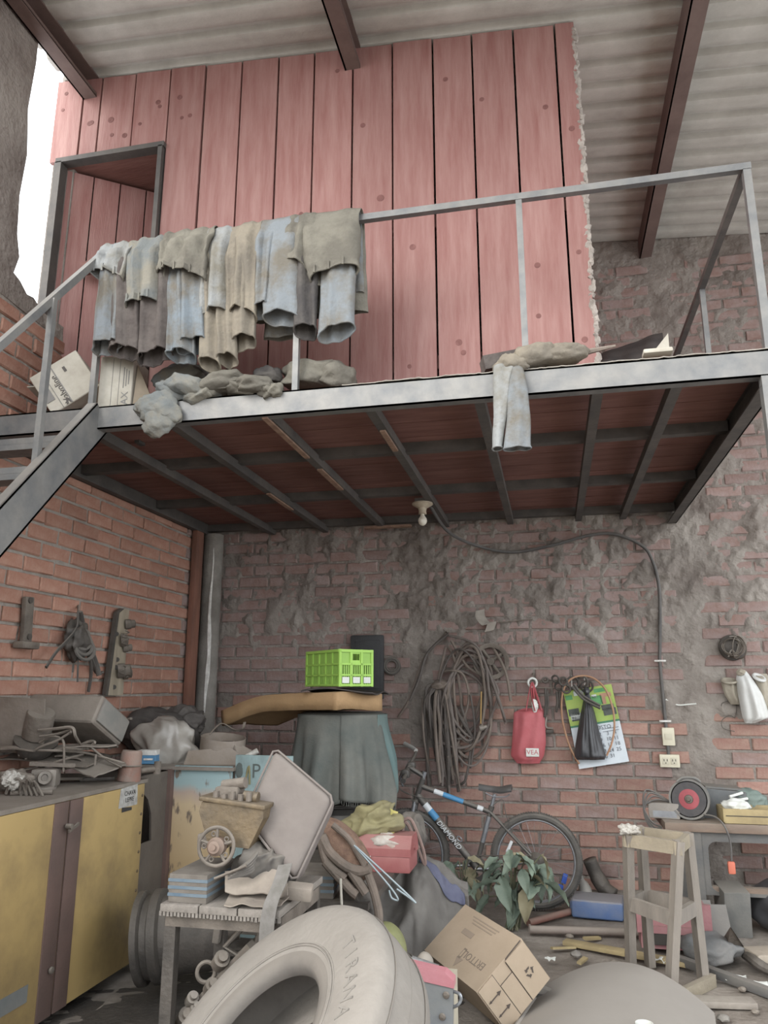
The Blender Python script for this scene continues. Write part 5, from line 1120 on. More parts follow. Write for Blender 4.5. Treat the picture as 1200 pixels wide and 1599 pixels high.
# ================================================================ BICYCLE
YB = 5.85
def bk(px, py, dy=0): return at(px, py, y=YB+dy)
m_bblk = mat('bike_black', '#2c2c2e', '#3a3939', 9, .4, .1, bump=0, dust=.45); m_bsil = mat('bike_silver', '#9c9fa3', '#84868a', 12, .35, .6, bump=0)
m_bblue = mat('bike_blue', '#2f7fb0', '#3a86b3', 8, .4, bump=0); m_bwht = mat('bike_white', '#c8cacb', None, bump=0, rough=.4)
m_tyre = mat('bike_tyre', '#353433', '#494643', 9, .85, bump=.2, dust=.3); m_spoke = mat('spoke_steel', '#8b8b8b', None, bump=0, metal=.6, rough=.4)
bike = thing('bicycle', 'black mountain bike with blue and white decals leaning at the rear wall', 'bicycle', (-.6, YB, 0))
def bwheel(c, ax, R=.315):
    ax = V(ax).normalized(); FM = frame_from(ax)
    w = MB(); w.torus(c, ax, R-.022, .026, 56, 10); ty = part('tyre', w, m_tyre, bike)
    kn = MB()
    for i in range(110):
        a = 2*PI*i/110
        for s_ in (-.012, .012):
            p = c+FM @ V(((R+.003)*math.cos(a+s_*2), (R+.003)*math.sin(a+s_*2), s_)); d_ = FM @ V((math.cos(a), math.sin(a), 0)); kn.box(p, (.010,.012,.008), frame_from(d_, ax))
    part('tread_knobs', kn, m_tyre, ty, 0, kind='stuff')
    w = MB(); w.lathe([(R-.05,-.013),(R-.038,-.013),(R-.038,.013),(R-.05,.013),(R-.056,0)], c, ax, 56, True); rm_ = part('wheel_rim', w, m_bsil, bike)
    w = MB()
    for i in range(28):
        a = 2*PI*i/28; b = a+(.5 if i % 2 else -.5); s_ = .03 if i % 4 < 2 else -.03
        w.cyl(c+FM @ V((.022*math.cos(b), .022*math.sin(b), s_)), c+FM @ V(((R-.052)*math.cos(a), (R-.052)*math.sin(a), 0)), .0012, n=4, cap=False)
    part('spokes', w, m_spoke, rm_, 0, kind='stuff')
    w = MB(); w.lathe([(0,-.05),(.012,-.05),(.012,-.032),(.024,-.03),(.018,-.02),(.018,.02),(.024,.03),(.012,.032),(.012,.05),(0,.05)], c, ax, 14); part('hub', w, m_bsil, bike)
RW = bk(838, 1353); RW.z = .325; FW = bk(634, 1346, -.02); FW.z = .325
bwheel(RW, (0.03,-1,0)); bwheel(FW, (.25,-1,0))
HT, HB_, ST, BB = bk(661,1216), bk(650,1248), bk(766,1268), bk(744,1354)
def btube(n, a, b, r, m=m_bblk, r2=None, par=None): return part(n, MB().cyl(a, b, r, r2, n=14), m, par or bike)
btube('head_tube', HT, HB_, .021); tt = btube('top_tube', HT.lerp(HB_,.35), ST, .018); dt_ = btube('down_tube', HT.lerp(HB_,.8), BB, .025); btube('seat_tube', ST+ (ST-BB)*.08, BB, .017)
def decal(par, a, b, f0, f1, r, m, nm='decal'): part(nm, MB().cyl(a.lerp(b,f0), a.lerp(b,f1), r, n=16, cap=False), m, par)
A_ = HT.lerp(HB_,.35); decal(tt, A_, ST, .20, .33, .0186, m_bwht); decal(tt, A_, ST, .33, .62, .0187, m_bblue); decal(tt, A_, ST, .82, .90, .0186, m_bwht)
A_ = HT.lerp(HB_,.8); decal(dt_, A_, BB, .13, .22, .0256, m_bwht); decal(dt_, A_, BB, .22, .34, .0257, m_bblue)
dirn = (BB-A_).normalized(); part('brand_lettering', text_mb('DIAMOND', frame4(A_.lerp(BB,.55)+V((0,-.0262,0)), dirn, V((.6,0,.8))), .05, .0008, shear=.25), m_bwht, dt_, 0)
decal(bike, ST, BB, .08, .55, .0176, m_bsil)
for s_ in (-.045, .045):
    btube('seat_stay', ST+V((0,s_*.3,0)), RW+V((0,s_,0)), .009); btube('chain_stay', BB+V((0,s_*.5,0)), RW+V((0,s_,0)), .010)
    btube('fork_leg', HB_+V((0,s_,-.02)), FW+V((0,s_,0)), .015, m_bblk, .012)
    btube('fork_stanchion', HB_+V((0,s_,-.01)), (HB_+V((0,s_,0))).lerp(FW+V((0,s_,0)), .35), .016, m_bsil)
part('fork_crown', MB().rbox(HB_+V((0,0,-.012)), (.04,.12,.03), b=.008), m_bblk, bike)
SP = ST+(ST-BB).normalized()*.13; btube('seatpost', ST, SP, .0135, m_bsil)
part('seat_clamp', MB().cyl(ST+(ST-BB).normalized()*.015, ST+(ST-BB).normalized()*.045, .021, n=14), m_bblk, bike)
# saddle
sa, sb = bk(748,1231), bk(800,1236)
def sadd(u, v):
    p = sa.lerp(sb, u); w = .022+.055*sstep(.35, .95, u); a = PI*(v-.5)*1.25
    return p + V((0, w*math.sin(a), .032*math.cos(a)+.016*sstep(.6,1,u)-.006*math.sin(u*PI)))
mb = MB(); mb.grid(sadd, 26, 15, .022); part('saddle', mb, mat('saddle_vinyl', '#38383a', '#474645', 8, .5, bump=.1, dust=.12), bike, 60)
mb = MB(); [mb.tube(catmull([bk(758,1238,s_), bk(772,1244,s_), bk(790,1244,s_), bk(796,1240,s_)], 4), .0045, 6) for s_ in (-.02,.02)]; part('saddle_rails', mb, m_bsil, bike)
# crank, chain, pedals
mb = MB(); mb.lathe([(.055,-.004),(.085,-.003),(.085,.003),(.055,.004)], BB+V((0,-.05,0)), (0,-1,0), 36, True); part('chainring', mb, m_bblk, bike)
part('crank_arm', MB().cyl(BB+V((0,-.062,0)), BB+V((.16,-.068,.012)), .011), m_bsil, bike); part('crank_arm', MB().cyl(BB+V((0,.062,0)), BB+V((-.16,.068,-.012)), .011), m_bsil, bike)
for s_, o_ in ((1, V((.16,-.11,.012))), (-1, V((-.16,.11,-.012)))):
    part('pedal', MB().rbox(BB+o_, (.09,.075,.02), b=.006), m_bblk, bike)
ch = []
for i in range(13): a = PI/2+PI*i/12; ch.append(BB+V((.085*math.cos(a), -.05, .085*math.sin(a))))
for i in range(9): a = -PI/2+PI*i/8; ch.append(RW+V((.04*math.cos(a), -.045, .04*math.sin(a))))
part('chain', MB().tube(ch, .004, 6, closed=True), m_diron, bike); part('cassette', MB().lathe([(0,-.01),(.06,-.01),(.04,.02),(.03,.03),(0,.03)], RW+V((0,-.04,0)), (0,-1,0), 24), m_diron, bike)
part('derailleur', MB().rbox(RW+V((.0,-.06,-.09)), (.03,.02,.09), rotm(0,.4,0), b=.008), m_bblk, bike); part('yellow_reflector', MB().box(RW+V((-.13,-.055,.0)), (.06,.008,.01)), mat('yellow_mark', '#b5a83a', None, bump=0), bike, 0)
part('spoke_reflector', MB().rbox(bk(796,1322,-.02), (.022,.01,.085), rotm(0,.45,0), b=.008), m_bwht, bike)
part('bottle_cage', MB().torus(bk(718,1310,-.02), (.5,-.3,.6), .022, .005, 16, 6), m_bsil, bike)
# stem, bars
S0 = HT+V((0,0,.02)); S1 = bk(638,1197,.0)
part('stem', MB().tube([HT, S0, S1], .017, 10), m_bblk, bike); part('steerer_cap', MB().cyl(HT, bk(664,1205), .016), m_bsil, bike)
bar = [bk(632,1214,-.22), bk(634,1208,-.1), S1, bk(648,1180,.2), bk(650,1172,.3)]
part('handlebar', MB().tube(catmull(bar, 5), .0125, 10), m_bblk, bike)
part('grip', MB().tube([bk(650,1172,.26), bk(645,1168,.30), bk(632,1161,.34)], .017, 10), mat('grey_grip', '#8f8d88', '#a5a29a', 8, .7), bike); part('grip', MB().cyl(bar[0], bk(630,1220,-.33), .017), m_bblk, bike)
part('brake_lever', MB().tube(catmull([bk(640,1188,.1), bk(634,1200,.02), bk(626,1215,-.05), bk(630,1228,-.08)], 5), .007, 7), m_bsil, bike); part('shifter', MB().rbox(bk(643,1195,.05), (.06,.07,.05), b=.015), m_bblk, bike); part('shifter', MB().rbox(bk(634,1208,-.1), (.06,.07,.06), b=.015), m_bblk, bike)
for pts in ([(632,1208),(622,1222),(628,1235),(652,1244),(690,1250)], [(645,1196),(628,1205),(622,1228),(640,1240)], [(770,1258),(785,1248),(790,1270),(800,1300)]):
    part('brake_cable', MB().tube(catmull([bk(x,y,-.05) for x,y in pts], 5), .003, 5), m_bblk, bike)
t = thing('blue_bottle_opener', 'bright blue plastic clip hanging inside the rear bicycle wheel', 'clip', bk(872, 1392, .12)); mb = MB(); mb.rbox(bk(882,1372,.12), (.035,.02,.07), rotm(0,.3,0), b=.01); part('upper_lobe', mb, mat('vivid_blue', '#2350b0', '#2a58b8', 6, .5), t); mb = MB(); mb.rbox(bk(875,1388,.12), (.04,.02,.06), rotm(0,.3,0), b=.01); part('lower_lobe', mb, MATS['vivid_blue'], t)
# ================================================================ PLANTS
m_leaf = mat('dusty_leaf', '#5d7060', '#818c78', 7, .6, bump=.1, rnd=.22); m_leafd = mat('dry_leaf', '#7d7456', '#8f8768', 7, .7, bump=.1, rnd=.15); m_stem = mat('plant_stem', '#5d6348', '#6e6a50', 8, .8)
def leaf_mesh(seed, m):
    r = random.Random(seed); mb = MB(); L_, W_ = .165, .09
    def fn(u, v):
        w = W_*math.sin(PI*min(1, u**.75))**.85*(1-.15*u); x = (v-.5)*w
        return V((x*(1+.04*math.sin(u*30)), L_*u, -abs(v-.5)*-.03 - .07*u*u + .006*math.sin(u*17+seed)*abs(v-.5)*2))
    mb.grid(fn, 12, 7); return mesh('leaf', mb, m, 60)
LM = [leaf_mesh(k, m_leaf) for k in range(4)] + [leaf_mesh(9, m_leafd)]
def plant(label, cpx, ypl, base_px, leaves, seed):
    r = random.Random(seed); b = at(*base_px, y=ypl); b.z = 0
    t = thing('leafy_plant', label, 'plant', b, group='plants by the bicycle')
    for px, py, ang, sc in leaves:
        tip = at(px, py, y=ypl+r.uniform(-.16,.12)); pts = catmull([b+V((r.uniform(-.05,.05), r.uniform(-.04,.04), 0)), (b+tip)/2+V((0,0,.08)), tip], 4)
        part('stem', MB().tube(pts, .0045, 5), m_stem, t)
        o = link('leaf', LM[4] if r.random() < .16 else r.choice(LM[:4]), t); o.location = tip-b
        o.rotation_euler = (math.radians(r.uniform(-70,5)), r.uniform(-.5,.5), math.radians(ang*1.7)+PI); o.scale = (sc, sc, sc)
    return t
r_ = random.Random(6)
lv = [(700+r_.uniform(-12,50), 1340+r_.uniform(0,45), r_.uniform(-70,70), r_.uniform(.7,1.15)) for _ in range(20)]
plant('leafy green plant sprouting left of the bicycle crank', None, 5.5, (722,1420), lv, 3)
lv = [(775+r_.uniform(0,75), 1330+r_.uniform(0,62), r_.uniform(-80,80), r_.uniform(.85,1.3)) for _ in range(34)] + [(808,1400,0,1.1), (800,1408,20,1.0), (765,1400,-30,1.0)]
plant('larger drooping leafy plant in front of the rear bicycle wheel', None, 5.4, (800,1430), lv, 4)
# ================================================================ HEAP BEHIND THE TYRE
stand = thing('low_stand', 'low dark steel stand carrying the red toolbox and striped box', 'stand', (-1.12, 4.2, 0))
mb = MB(); mb.box((-1.17, 4.2, .535), (.60, 1.1, .03)); part('stand_top', mb, m_diron, stand, 0)
for x in (-1.42,-.92):
    for y in (3.75, 4.7):
        mb = MB(); mb.box((x, y, .26), (.04,.04,.52)); part('leg', mb, m_diron, stand, 0)
m_redp = mat('red_paint', '#8f3f40', '#a35556', 4, .5, bump=.1, dust=.3)
c0 = at(552, 1372, z=.55); t = thing('red_toolbox', 'dusty red metal toolbox under the yellow cloth', 'toolbox', (at(592,1370,z=.55).x, at(592,1370,z=.55).y+.1, .55))
yb_ = 4.25; x0_, x1_ = at(520,1345,y=yb_).x, at(640,1345,y=yb_).x; zt_ = at(600,1322,y=yb_).z
Mxz = Matrix(((1,0,0),(0,0,1),(0,1,0)))
mb = MB(); mb.rbox(((x0_+x1_)/2, yb_+.12, (.55+zt_-.05)/2), (x1_-x0_, .24, zt_-.05-.55), b=.008); part('box_body', mb, m_redp, t)
Myz = Matrix(((0,0,1),(1,0,0),(0,1,0)))
mb = MB(); mb.prism([(-.12,-.05),(.12,-.05),(.12,-.01),(.07,.05),(-.07,.05),(-.12,-.01)], ((x0_+x1_)/2, yb_+.12, zt_-.0), Myz, x1_-x0_+.01); part('lid', mb, m_redp, t, 20)
mb = MB(); mb.box(at(567,1345,y=yb_-.012), (.075,.004,.07), rotm(0,.15,0)); part('paper_label', mb, m_label, t, 0)
mb = MB(); mb.cyl(((x1_+.004), yb_+.12, zt_-.02), (x1_+.012, yb_+.12, zt_-.02), .012); part('end_rivet', mb, m_redp, t)
m_ycl = mat('yellow_cloth', '#8d8455', '#6f6748', 5, .85, bump=.25, bscale=60, lo=.3, hi=.7)
solid('yellow_cloth', MB().blob(at(580,1288,y=4.42), (.34,.26,.22), rotm(0,-.35,0), amp=.3, fq=2.5, seed=41, sub=5, flat=.8), m_ycl, 'crumpled dirty yellow cloth heaped on the red toolbox', 'cloth', smooth=175)
mb = MB(); flap(mb, [at(607,1262,y=4.4), at(621,1268,y=4.42), at(614,1306,y=4.36), at(606,1308,y=4.36)], 2, .006, 12, 16, .008); solid('yellow_glove', mb, mat('yellow_glove', '#b3a64c', '#a3964a', 6, .8), 'yellow glove cuff standing beside the dirty yellow cloth', 'glove')
solid('white_rag', MB().blob(at(607,1316,y=4.32), (.20,.14,.09), rotm(0,.1,0), amp=.3, fq=2.4, seed=44, sub=4), mat('white_rag', '#b8b2a8', '#9c8578', 10, .9, bump=.3), 'stained white rag at the right end of the toolbox lid', 'rag', smooth=175)
solid('rope_coil', MB().tube(catmull([at(x,y,y=4.6) for x,y in ((625,1285),(640,1278),(652,1300),(662,1330),(664,1350),(655,1330),(644,1300),(634,1284),(630,1300),(645,1310),(655,1325))],5), .010, 7), mat('pink_rope', '#92766c', '#7e665d', 14, .85, bump=.3), 'dusty pinkish rope hanging beside the yellow cloth', 'rope')
solid('dark_bundle', MB().blob(at(640,1312,y=4.75), (.2,.2,.34), amp=.25, fq=2.3, seed=46, sub=4), m_rubber, 'dark bundle behind the white rag and rope', 'bundle', smooth=175)
# mesh sack with hoses
ms = thing('hose_sack', 'brown mesh sack stuffed with thick hoses beside the cushion', 'sack', at(590, 1480, y=3.75))
m_mesh = mat('brown_mesh', '#6b4f3f', '#866650', 30, .9, bump=.6, bscale=150, stretch=(1,1,1))
mb = MB(); spine = [at(505,1280,y=3.7), at(535,1315,y=3.68), at(560,1345,y=3.66), at(575,1370,y=3.66)]; mb.tube(catmull(spine, 6), [.03,.05,.07,.085,.095,.10,.105,.105,.10,.10,.095,.09,.085,.08,.075,.07,.06,.045,.03][:19], 18, flat=.6); part('net_bag', mb, m_mesh, ms, 175)
mb = MB(); mb.blob(at(565,1425,y=3.75), (.16,.16,.45), rotm(0,-.25,0), amp=.2, fq=2.2, seed=50, sub=4); part('sack_body', mb, m_diron, ms, 175)
m_thk = mat('dusty_hose', '#7d6d60', '#655a50', 10, .85, bump=.35)
for pts, rr in (([(502,1305),(515,1330),(540,1352),(562,1360),(578,1356)], .024), ([(508,1345),(530,1370),(548,1390),(558,1398)], .022), ([(548,1360),(562,1380),(572,1395)], .022), ([(575,1365),(585,1395),(592,1430),(590,1470)], .019), ([(590,1430),(598,1455),(602,1465)], .016), ([(520,1288),(545,1310),(560,1335),(570,1352)], .014), ([(500,1300),(510,1345),(540,1372)], .02)):
    mb = MB(); mb.tube(catmull([at(x,y,y=3.58) for x,y in pts], 6), rr, 10); part('hose', mb, m_thk, ms)
m_bwire = mat('pale_blue_wire', '#8d989b', None, bump=0, rough=.5, metal=.3)
mb = MB(); mb.tube(catmull([at(x,y,y=3.55) for x,y in ((553,1320),(580,1350),(612,1388),(622,1405),(612,1402),(608,1390))],6), .0045, 6); 
hang_ = thing('wire_hook', 'long pale wire hook poking out over the grey tarpaulin', 'wire', at(620,1408,y=3.6)); part('prong', mb, m_bwire, hang_)
mb = MB(); mb.tube(catmull([at(x,y,y=3.55) for x,y in ((556,1322),(600,1362),(635,1395),(650,1410),(640,1402),(620,1388))],6), .0045, 6); part('prong', mb, m_bwire, hang_)
mb = MB(); mb.cyl(at(532,1372,y=3.5), at(534,1420,y=3.5), .006); solid('thin_cane', mb, m_cardw, 'thin pale cane standing upright behind the tyre', 'stick')
# grey tarpaulin heap with a blue stripe
m_gt = mat('grey_tarp', '#5f5a55', '#757069', 4, .7, bump=.25, bscale=25)
tp = thing('tarpaulin_heap', 'grey tarpaulin thrown over a heap behind the cardboard box', 'tarpaulin', (-.80, 4.85, 0))
def tarp_fn(u, v):
    s = sstep(0, 1, v); y = 4.85-(.85-.50*sstep(.3,1,u))*v**1.1; pk = max(0, 1-abs(u-.40)*1.5)
    x = at(576+155*u, 1400, y=y).x + .06*(u-.5)*s
    z = (.36+.22*pk)*(1-s)**.8 + .045*math.sin(u*11+v*5)*math.sin(PI*v) + .05*nz(u*5, v*4, 3)*math.sin(PI*min(1,v+.15)) + .025*abs(nz(u*12, v*9, 5))
    y += .06*math.sin(u*15+1+v*2.5)*s + .04*nz(u*8, v*6, 7)
    return V((x, y, max(z, .015)))
mb = MB(); mb.grid(tarp_fn, 60, 50, .006); part('sheet', mb, m_gt, tp, 175)
def tarp2(u, v):
    p = tarp_fn(.52+.44*u, .10+.13*v+.16*u); return p + V((0, -.012, .010))
mb = MB(); mb.grid(tarp2, 20, 14, .003); part('blue_stripe', mb, mat('navy_stripe', '#4d506a', '#63657a', 5, .65, bump=.2), tp, 175)
gx_ = at(612,1472,y=3.8).x-.02
t = thing('plastic_pail', 'dark plastic pail holding a yellow green float behind the tyre', 'pail', (gx_, 3.8, 0)); mb = MB(); mb.lathe([(0,.004),(.10,.004),(.125,.27),(.135,.28),(.118,.275),(.095,.012),(0,.012)], (gx_,3.8,0), (0,0,1), 28); part('pail_body', mb, m_rubber, t); mb = MB(); mb.torus((gx_,3.8,.275), (0,0,1), .13, .008, 28, 6); part('rim', mb, m_rubber, t)
solid('green_float', MB().blob(V((gx_, 3.8, .32)), (.18,.18,.24), rotm(0,-.2,0), amp=.03, ridge=False, sub=4, seed=2), mat('gourd', '#8a8b52', '#76784b', 6, .6), 'yellow green rounded float wedged behind the tyre', 'float', smooth=80)
# ================================================================ CARDBOARD BOX (tilted)
m_cb = mat('brown_carton', '#a8937a', '#9c886f', 3, .85, bump=.08)
Rk = Matrix(((.565,-.6523,.5053),(-.8245,-.4247,.3738),(-.0292,-.6278,-.7778))); dk = (.5385,.3038,.2379); ok_ = V((-.5029,4.2996,.4073))
def kb(a, b, c): return ok_ + Rk @ V((a*dk[0], b*dk[1], c*dk[2]))
bx = thing('cardboard_box', 'tipped brown cardboard box with arrow and recycling marks in the foreground', 'box', kb(.5,.5,.95))
mb = MB(); cs_ = [kb(a,b,c) for a in (0,1) for b in (0,1) for c in (0,1)]; mb.add(cs_, [(0,1,3,2),(4,6,7,5),(0,4,5,1),(2,3,7,6),(0,2,6,4),(1,5,7,3)]); part('carton', mb, m_cb, bx, 0)
nA = (kb(.5,.5,0)-kb(.5,.5,1)).normalized(); nE = (kb(1,.5,.5)-kb(0,.5,.5)).normalized()
m_cprint = mat('carton_print', '#77685a', None, bump=0, rough=.9); m_cfaint = mat('carton_print_faint', '#907e6b', None, bump=0, rough=.9); m_cdk = mat('carton_print_dark', '#4a3f38', None, bump=0, rough=.9)
xa_ = (kb(1,0,0)-kb(0,0,0)).normalized(); ya_ = (kb(0,1,0)-kb(0,0,0)).normalized(); za_ = (kb(0,0,1)-kb(0,0,0)).normalized()
def onA(a, b): return kb(a, b, 0)+nA*.0012
def onE(b, c): return kb(1, b, c)+nE*.0012
part('brand_lettering', text_mb('ERTTOL', frame4(onA(.70,.66), -xa_, ya_ if (-xa_).cross(ya_).dot(nA) > 0 else -ya_), .052), m_cprint, bx, 0)
mb = MB(); q = onA(.50,.68); FMa = Matrix((xa_, ya_, nA)).transposed(); mb.prism([(-.012,-.028),(.012,-.028),(.012,.028),(-.012,.028)], q, FMa, .001); part('emblem', mb, m_cprint, bx, 0)
mb = MB(); mb.prism([(-.007,-.018),(.007,-.018),(.007,.018),(-.007,.018)], q+nA*.0006, FMa, .001); part('emblem_centre', mb, m_cb, bx, 0)
mb = MB(); mb.box(onA(.36,.38), (.10,.03,.0012), FMa); part('faint_stamp', mb, m_cfaint, bx, 0)
for k in range(3): mb = MB(); mb.box(onA(.48,.10+.05*k), (.25-.03*k,.006,.0012), FMa); part('print_line', mb, m_cfaint, bx, 0)
part('warning_triangle', MB().prism([(-.03,-.02),(.03,-.02),(0,.03)], onA(.52,.82), FMa, .0008), m_cfaint, bx, 0)
# end face: flaps, slots, arrows, recycling mark
FMe = Matrix((ya_, za_, nE)).transposed()
def flapq(b0, c0, b1, c1, lift, nm='flap'):
    q = [onE(b0,c0)+nE*lift, onE(b1,c0)+nE*lift, onE(b1,c1)+nE*lift, onE(b0,c1)+nE*lift]; mb = MB(); mb.add(q+[p-nE*.004 for p in q], [(0,1,2,3),(7,6,5,4),(0,4,5,1),(1,5,6,2),(2,6,7,3),(3,7,4,0)]); part(nm, mb, m_cb, bx, 0)
flapq(.02,.04,.40,.98,.006); flapq(.68,.02,.98,.98,.006); flapq(.415,.30,.665,.98,.003)
mb = MB(); mb.tube([onE(.03,.01), onE(.37,.02), onE(.405,.08), onE(.405,.98)], .0028, 5); part('slot_line', mb, m_cdk, bx)
mb = MB(); mb.tube([onE(.41,.30), onE(.67,.30)], .0025, 5); part('slot_line', mb, m_cdk, bx); mb = MB(); mb.tube([onE(.675,.02), onE(.675,.98)], .0025, 5); part('slot_line', mb, m_cdk, bx)
for c_ in (.34, .66):
    p0_, p1_ = onE(.75,c_)+nE*.008, onE(.93,c_)+nE*.008; mb = MB(); dd = (p1_-p0_).normalized(); sd_ = dd.cross(nE)
    mb.tube([p0_, p1_], .0028, 5); part('arrow_shaft', mb, m_cdk, bx)
    for e_, s_ in ((p0_, -1), (p1_, 1)):
        mb = MB(); k_ = .7 if s_ > 0 else 1.1; mb.add([e_+dd*(s_*.014*k_), e_+sd_*.010*k_-dd*(s_*.006), e_-sd_*.010*k_-dd*(s_*.006)], [(0,1,2)]); part('arrow_head', mb, m_cdk, bx, 0)
rc = onE(.20,.55)+nE*.0075
for k in range(3):
    a = 2*PI*k/3; mb = MB(); e = lambda r, t: rc+ya_*(r*math.cos(t))+za_*(r*math.sin(t))
    mb.add([e(.014,a), e(.024,a), e(.024,a+1.1), e(.014,a+1.1), e(.030,a+1.05), e(.019,a+1.7), e(.009,a+1.05)], [(0,1,2,3),(4,5,6)]); part('recycling_arrow', mb, m_cdk, bx, 0)
# ================================================================ grey and red machine case
rt = thing('metal_case', 'grey riveted machine case with a red top beside the tyre', 'case', (-.50, 3.15, 0))
c = at(676, 1560, y=3.1); xL, xR = at(640,1530,y=3.1).x, at(708,1550,y=3.1).x; zt_ = at(690,1540,y=3.1).z
m_gcase = mat('grey_case', '#74777b', '#83847f', 5, .55, .1, bump=.1); m_pink = mat('faded_red', '#b0606a', '#bd7a80', 5, .6, bump=.1)
mb = MB(); mb.prism([(xL-.0,zt_+.02),(xR,zt_),(xR-.015,.0),(xL+.06,.0)], (0, 3.12, 0), Mxz, .03); part('front_plate', mb, m_gcase, rt, 0)
mb = MB(); mb.box(((xL+xR)/2+.0, 3.24, zt_/2-.01), (xR-xL-.03,.22,zt_-.02)); part('case_body', mb, mat('cream_case', '#b5ab94', '#a39a84', 5, .6), rt, 0)
mb = MB(); mb.prism([(xL-.005,zt_+.065),(xR-.03,zt_+.045),(xR+.003,zt_+.02),(xR+.003,zt_-.005),(xL-.005,zt_+.018)], (0, 3.13, 0), Mxz, .06); part('red_top', mb, m_pink, rt, 20)
for px, py in ((697,1554),(691,1588)):
    mb = MB(); mb.lathe([(0,.008),(.010,.006),(.013,0)], at(px,py,y=3.10), (0,-1,0), 12); part('rivet', mb, m_iron, rt)
mb = MB(); mb.tube(catmull([at(707,1548,y=3.12), at(718,1552,y=3.1), at(720,1562,y=3.1), at(714,1570,y=3.1), at(706,1573,y=3.12)], 5), .006, 8); part('handle', mb, m_bsil, rt)
t = thing('foil_roll', 'crinkled silver foil roll lying on the machine case', 'roll', at(660,1510,y=3.22)); mb = MB(); mb.cyl(at(642,1502,y=3.22), at(684,1517,y=3.22), .024, n=18).jitter(.004, 40); part('roll', mb, mat('foil', '#c5c6c4', '#9a9a98', 25, .25, .6, bump=.3), t)
solid('plaster_lump', MB().blob(at(664,1505,y=3.35), (.07,.07,.09), amp=.05, ridge=False, sub=3, seed=3), m_pale, 'rounded grey lump behind the foil roll', 'lump', smooth=80)
# ================================================================ BIG TYRE in front
ty = thing('truck_tyre', 'large bald dust covered truck tyre standing in the foreground', 'tyre', (-.88, 2.2, 0))
TYC = V((-.834, 2.361, .422)); TAX = V((-.521, -.427, .739)).normalized()
m_tyred = mat('dusty_tyre', '#7d766e', '#645d56', 4, .9, bump=.3, bscale=45, dust=.5, dustcol='#948c81')
m_tyrin = mat('tyre_inner', '#4a4643', '#5d5752', 5, .8, bump=.1, dust=.4)
Ro, Ri, Wd = .4835, .243, .261
prof = [(Ri,-Wd*.42),(Ri+.012,-Wd*.47),(Ri+.045,-Wd*.50),(Ri+.10,-Wd*.53),(Ro-.09,-Wd*.53),(Ro-.045,-Wd*.50),(Ro-.016,-Wd*.44),(Ro-.003,-Wd*.36),(Ro,-Wd*.2),(Ro+.003,0),(Ro,Wd*.2),(Ro-.003,Wd*.36),(Ro-.016,Wd*.44),(Ro-.045,Wd*.50),(Ro-.09,Wd*.53),(Ri+.10,Wd*.53),(Ri+.045,Wd*.50),(Ri+.012,Wd*.47),(Ri,Wd*.42),(Ri-.002,Wd*.36),(Ri+.03,Wd*.36),(Ri+.09,Wd*.44),(Ro-.07,Wd*.40),(Ro-.035,0),(Ro-.07,-Wd*.40),(Ri+.09,-Wd*.44),(Ri+.03,-Wd*.36),(Ri-.002,-Wd*.36)]
mb = MB(); mb.lathe(prof, TYC, TAX, 96, True); part('carcass', mb, m_tyred, ty, 50)
mb = MB(); mb.lathe([(Ri-.004,Wd*.33),(Ri-.004,Wd*.40),(Ri+.010,Wd*.475),(Ri+.03,Wd*.497),(Ri+.045,Wd*.502),(Ri+.04,Wd*.47),(Ri+.02,Wd*.36)], TYC, TAX, 96, True); part('bead', mb, m_tyrin, ty, 50)
for rr in (Ri+.062, Ri+.07): mb = MB(); mb.torus(TYC+TAX*(Wd*.515), TAX, rr, .0028, 96, 6); part('sidewall_rib', mb, m_tyred, ty)
for hh in (-.07, .0, .07):
    mb = MB(); mb.torus(TYC+TAX*hh, TAX, Ro+.0015, .0022, 96, 5); part('wear_groove', mb, m_tyrin, ty)
FMt = frame_from(TAX); m_tlet = mat('worn_letter', '#756f67', '#857e75', 30, .9, bump=.2)
up_in = (FMt.transposed() @ V((0,0,1))); a_up = math.atan2(up_in.y, up_in.x)
for i, chh in enumerate('TIRANA'):
    for sgn in (1,):
        a = a_up - .30 + .13*(-i); rr = Ri+.135; p = TYC+TAX*(Wd*.533)+FMt @ V((rr*math.cos(a), rr*math.sin(a), 0)); rad = FMt @ V((math.cos(a), math.sin(a), 0)); tan = FMt @ V((math.sin(a), -math.cos(a), 0))
        if tan.cross(rad).dot(TAX) < 0: tan = -tan
        part('sidewall_letter', text_mb(chh, frame4(p, tan, rad), .062, .0015), m_tlet, ty, 0)
solid('cloth_in_tyre', MB().blob(TYC+V((.06,.05,-.27)), (.42,.36,.26), amp=.12, fq=1.5, seed=61, sub=4), mat('mauve_cloth', '#6b5f5c', '#7d716c', 5, .9, bump=.2), 'dusty mauve cloth showing through the tyre opening', 'cloth', smooth=175)
# ================================================================ RIGHT SIDE
m_bench = mat('bench_wood', '#7d6350', '#665346', 4, .8, bump=.3, stretch=(.8,5,5), dust=.6)
m_bsteel = mat('bench_steel', '#4a4d50', '#5b5a58', 6, .65, .15, bump=.15, dust=.4)
YN = 5.55; ZN = .655
bn = thing('work_bench', 'wooden topped work bench with dark steel legs under the grinder', 'bench', (1.2, 5.85, 0))
mb = MB(); mb.rbox((1.24, 5.80, ZN-.028), (1.14, .52, .055), b=.006); part('bench_top', mb, m_bench, bn)
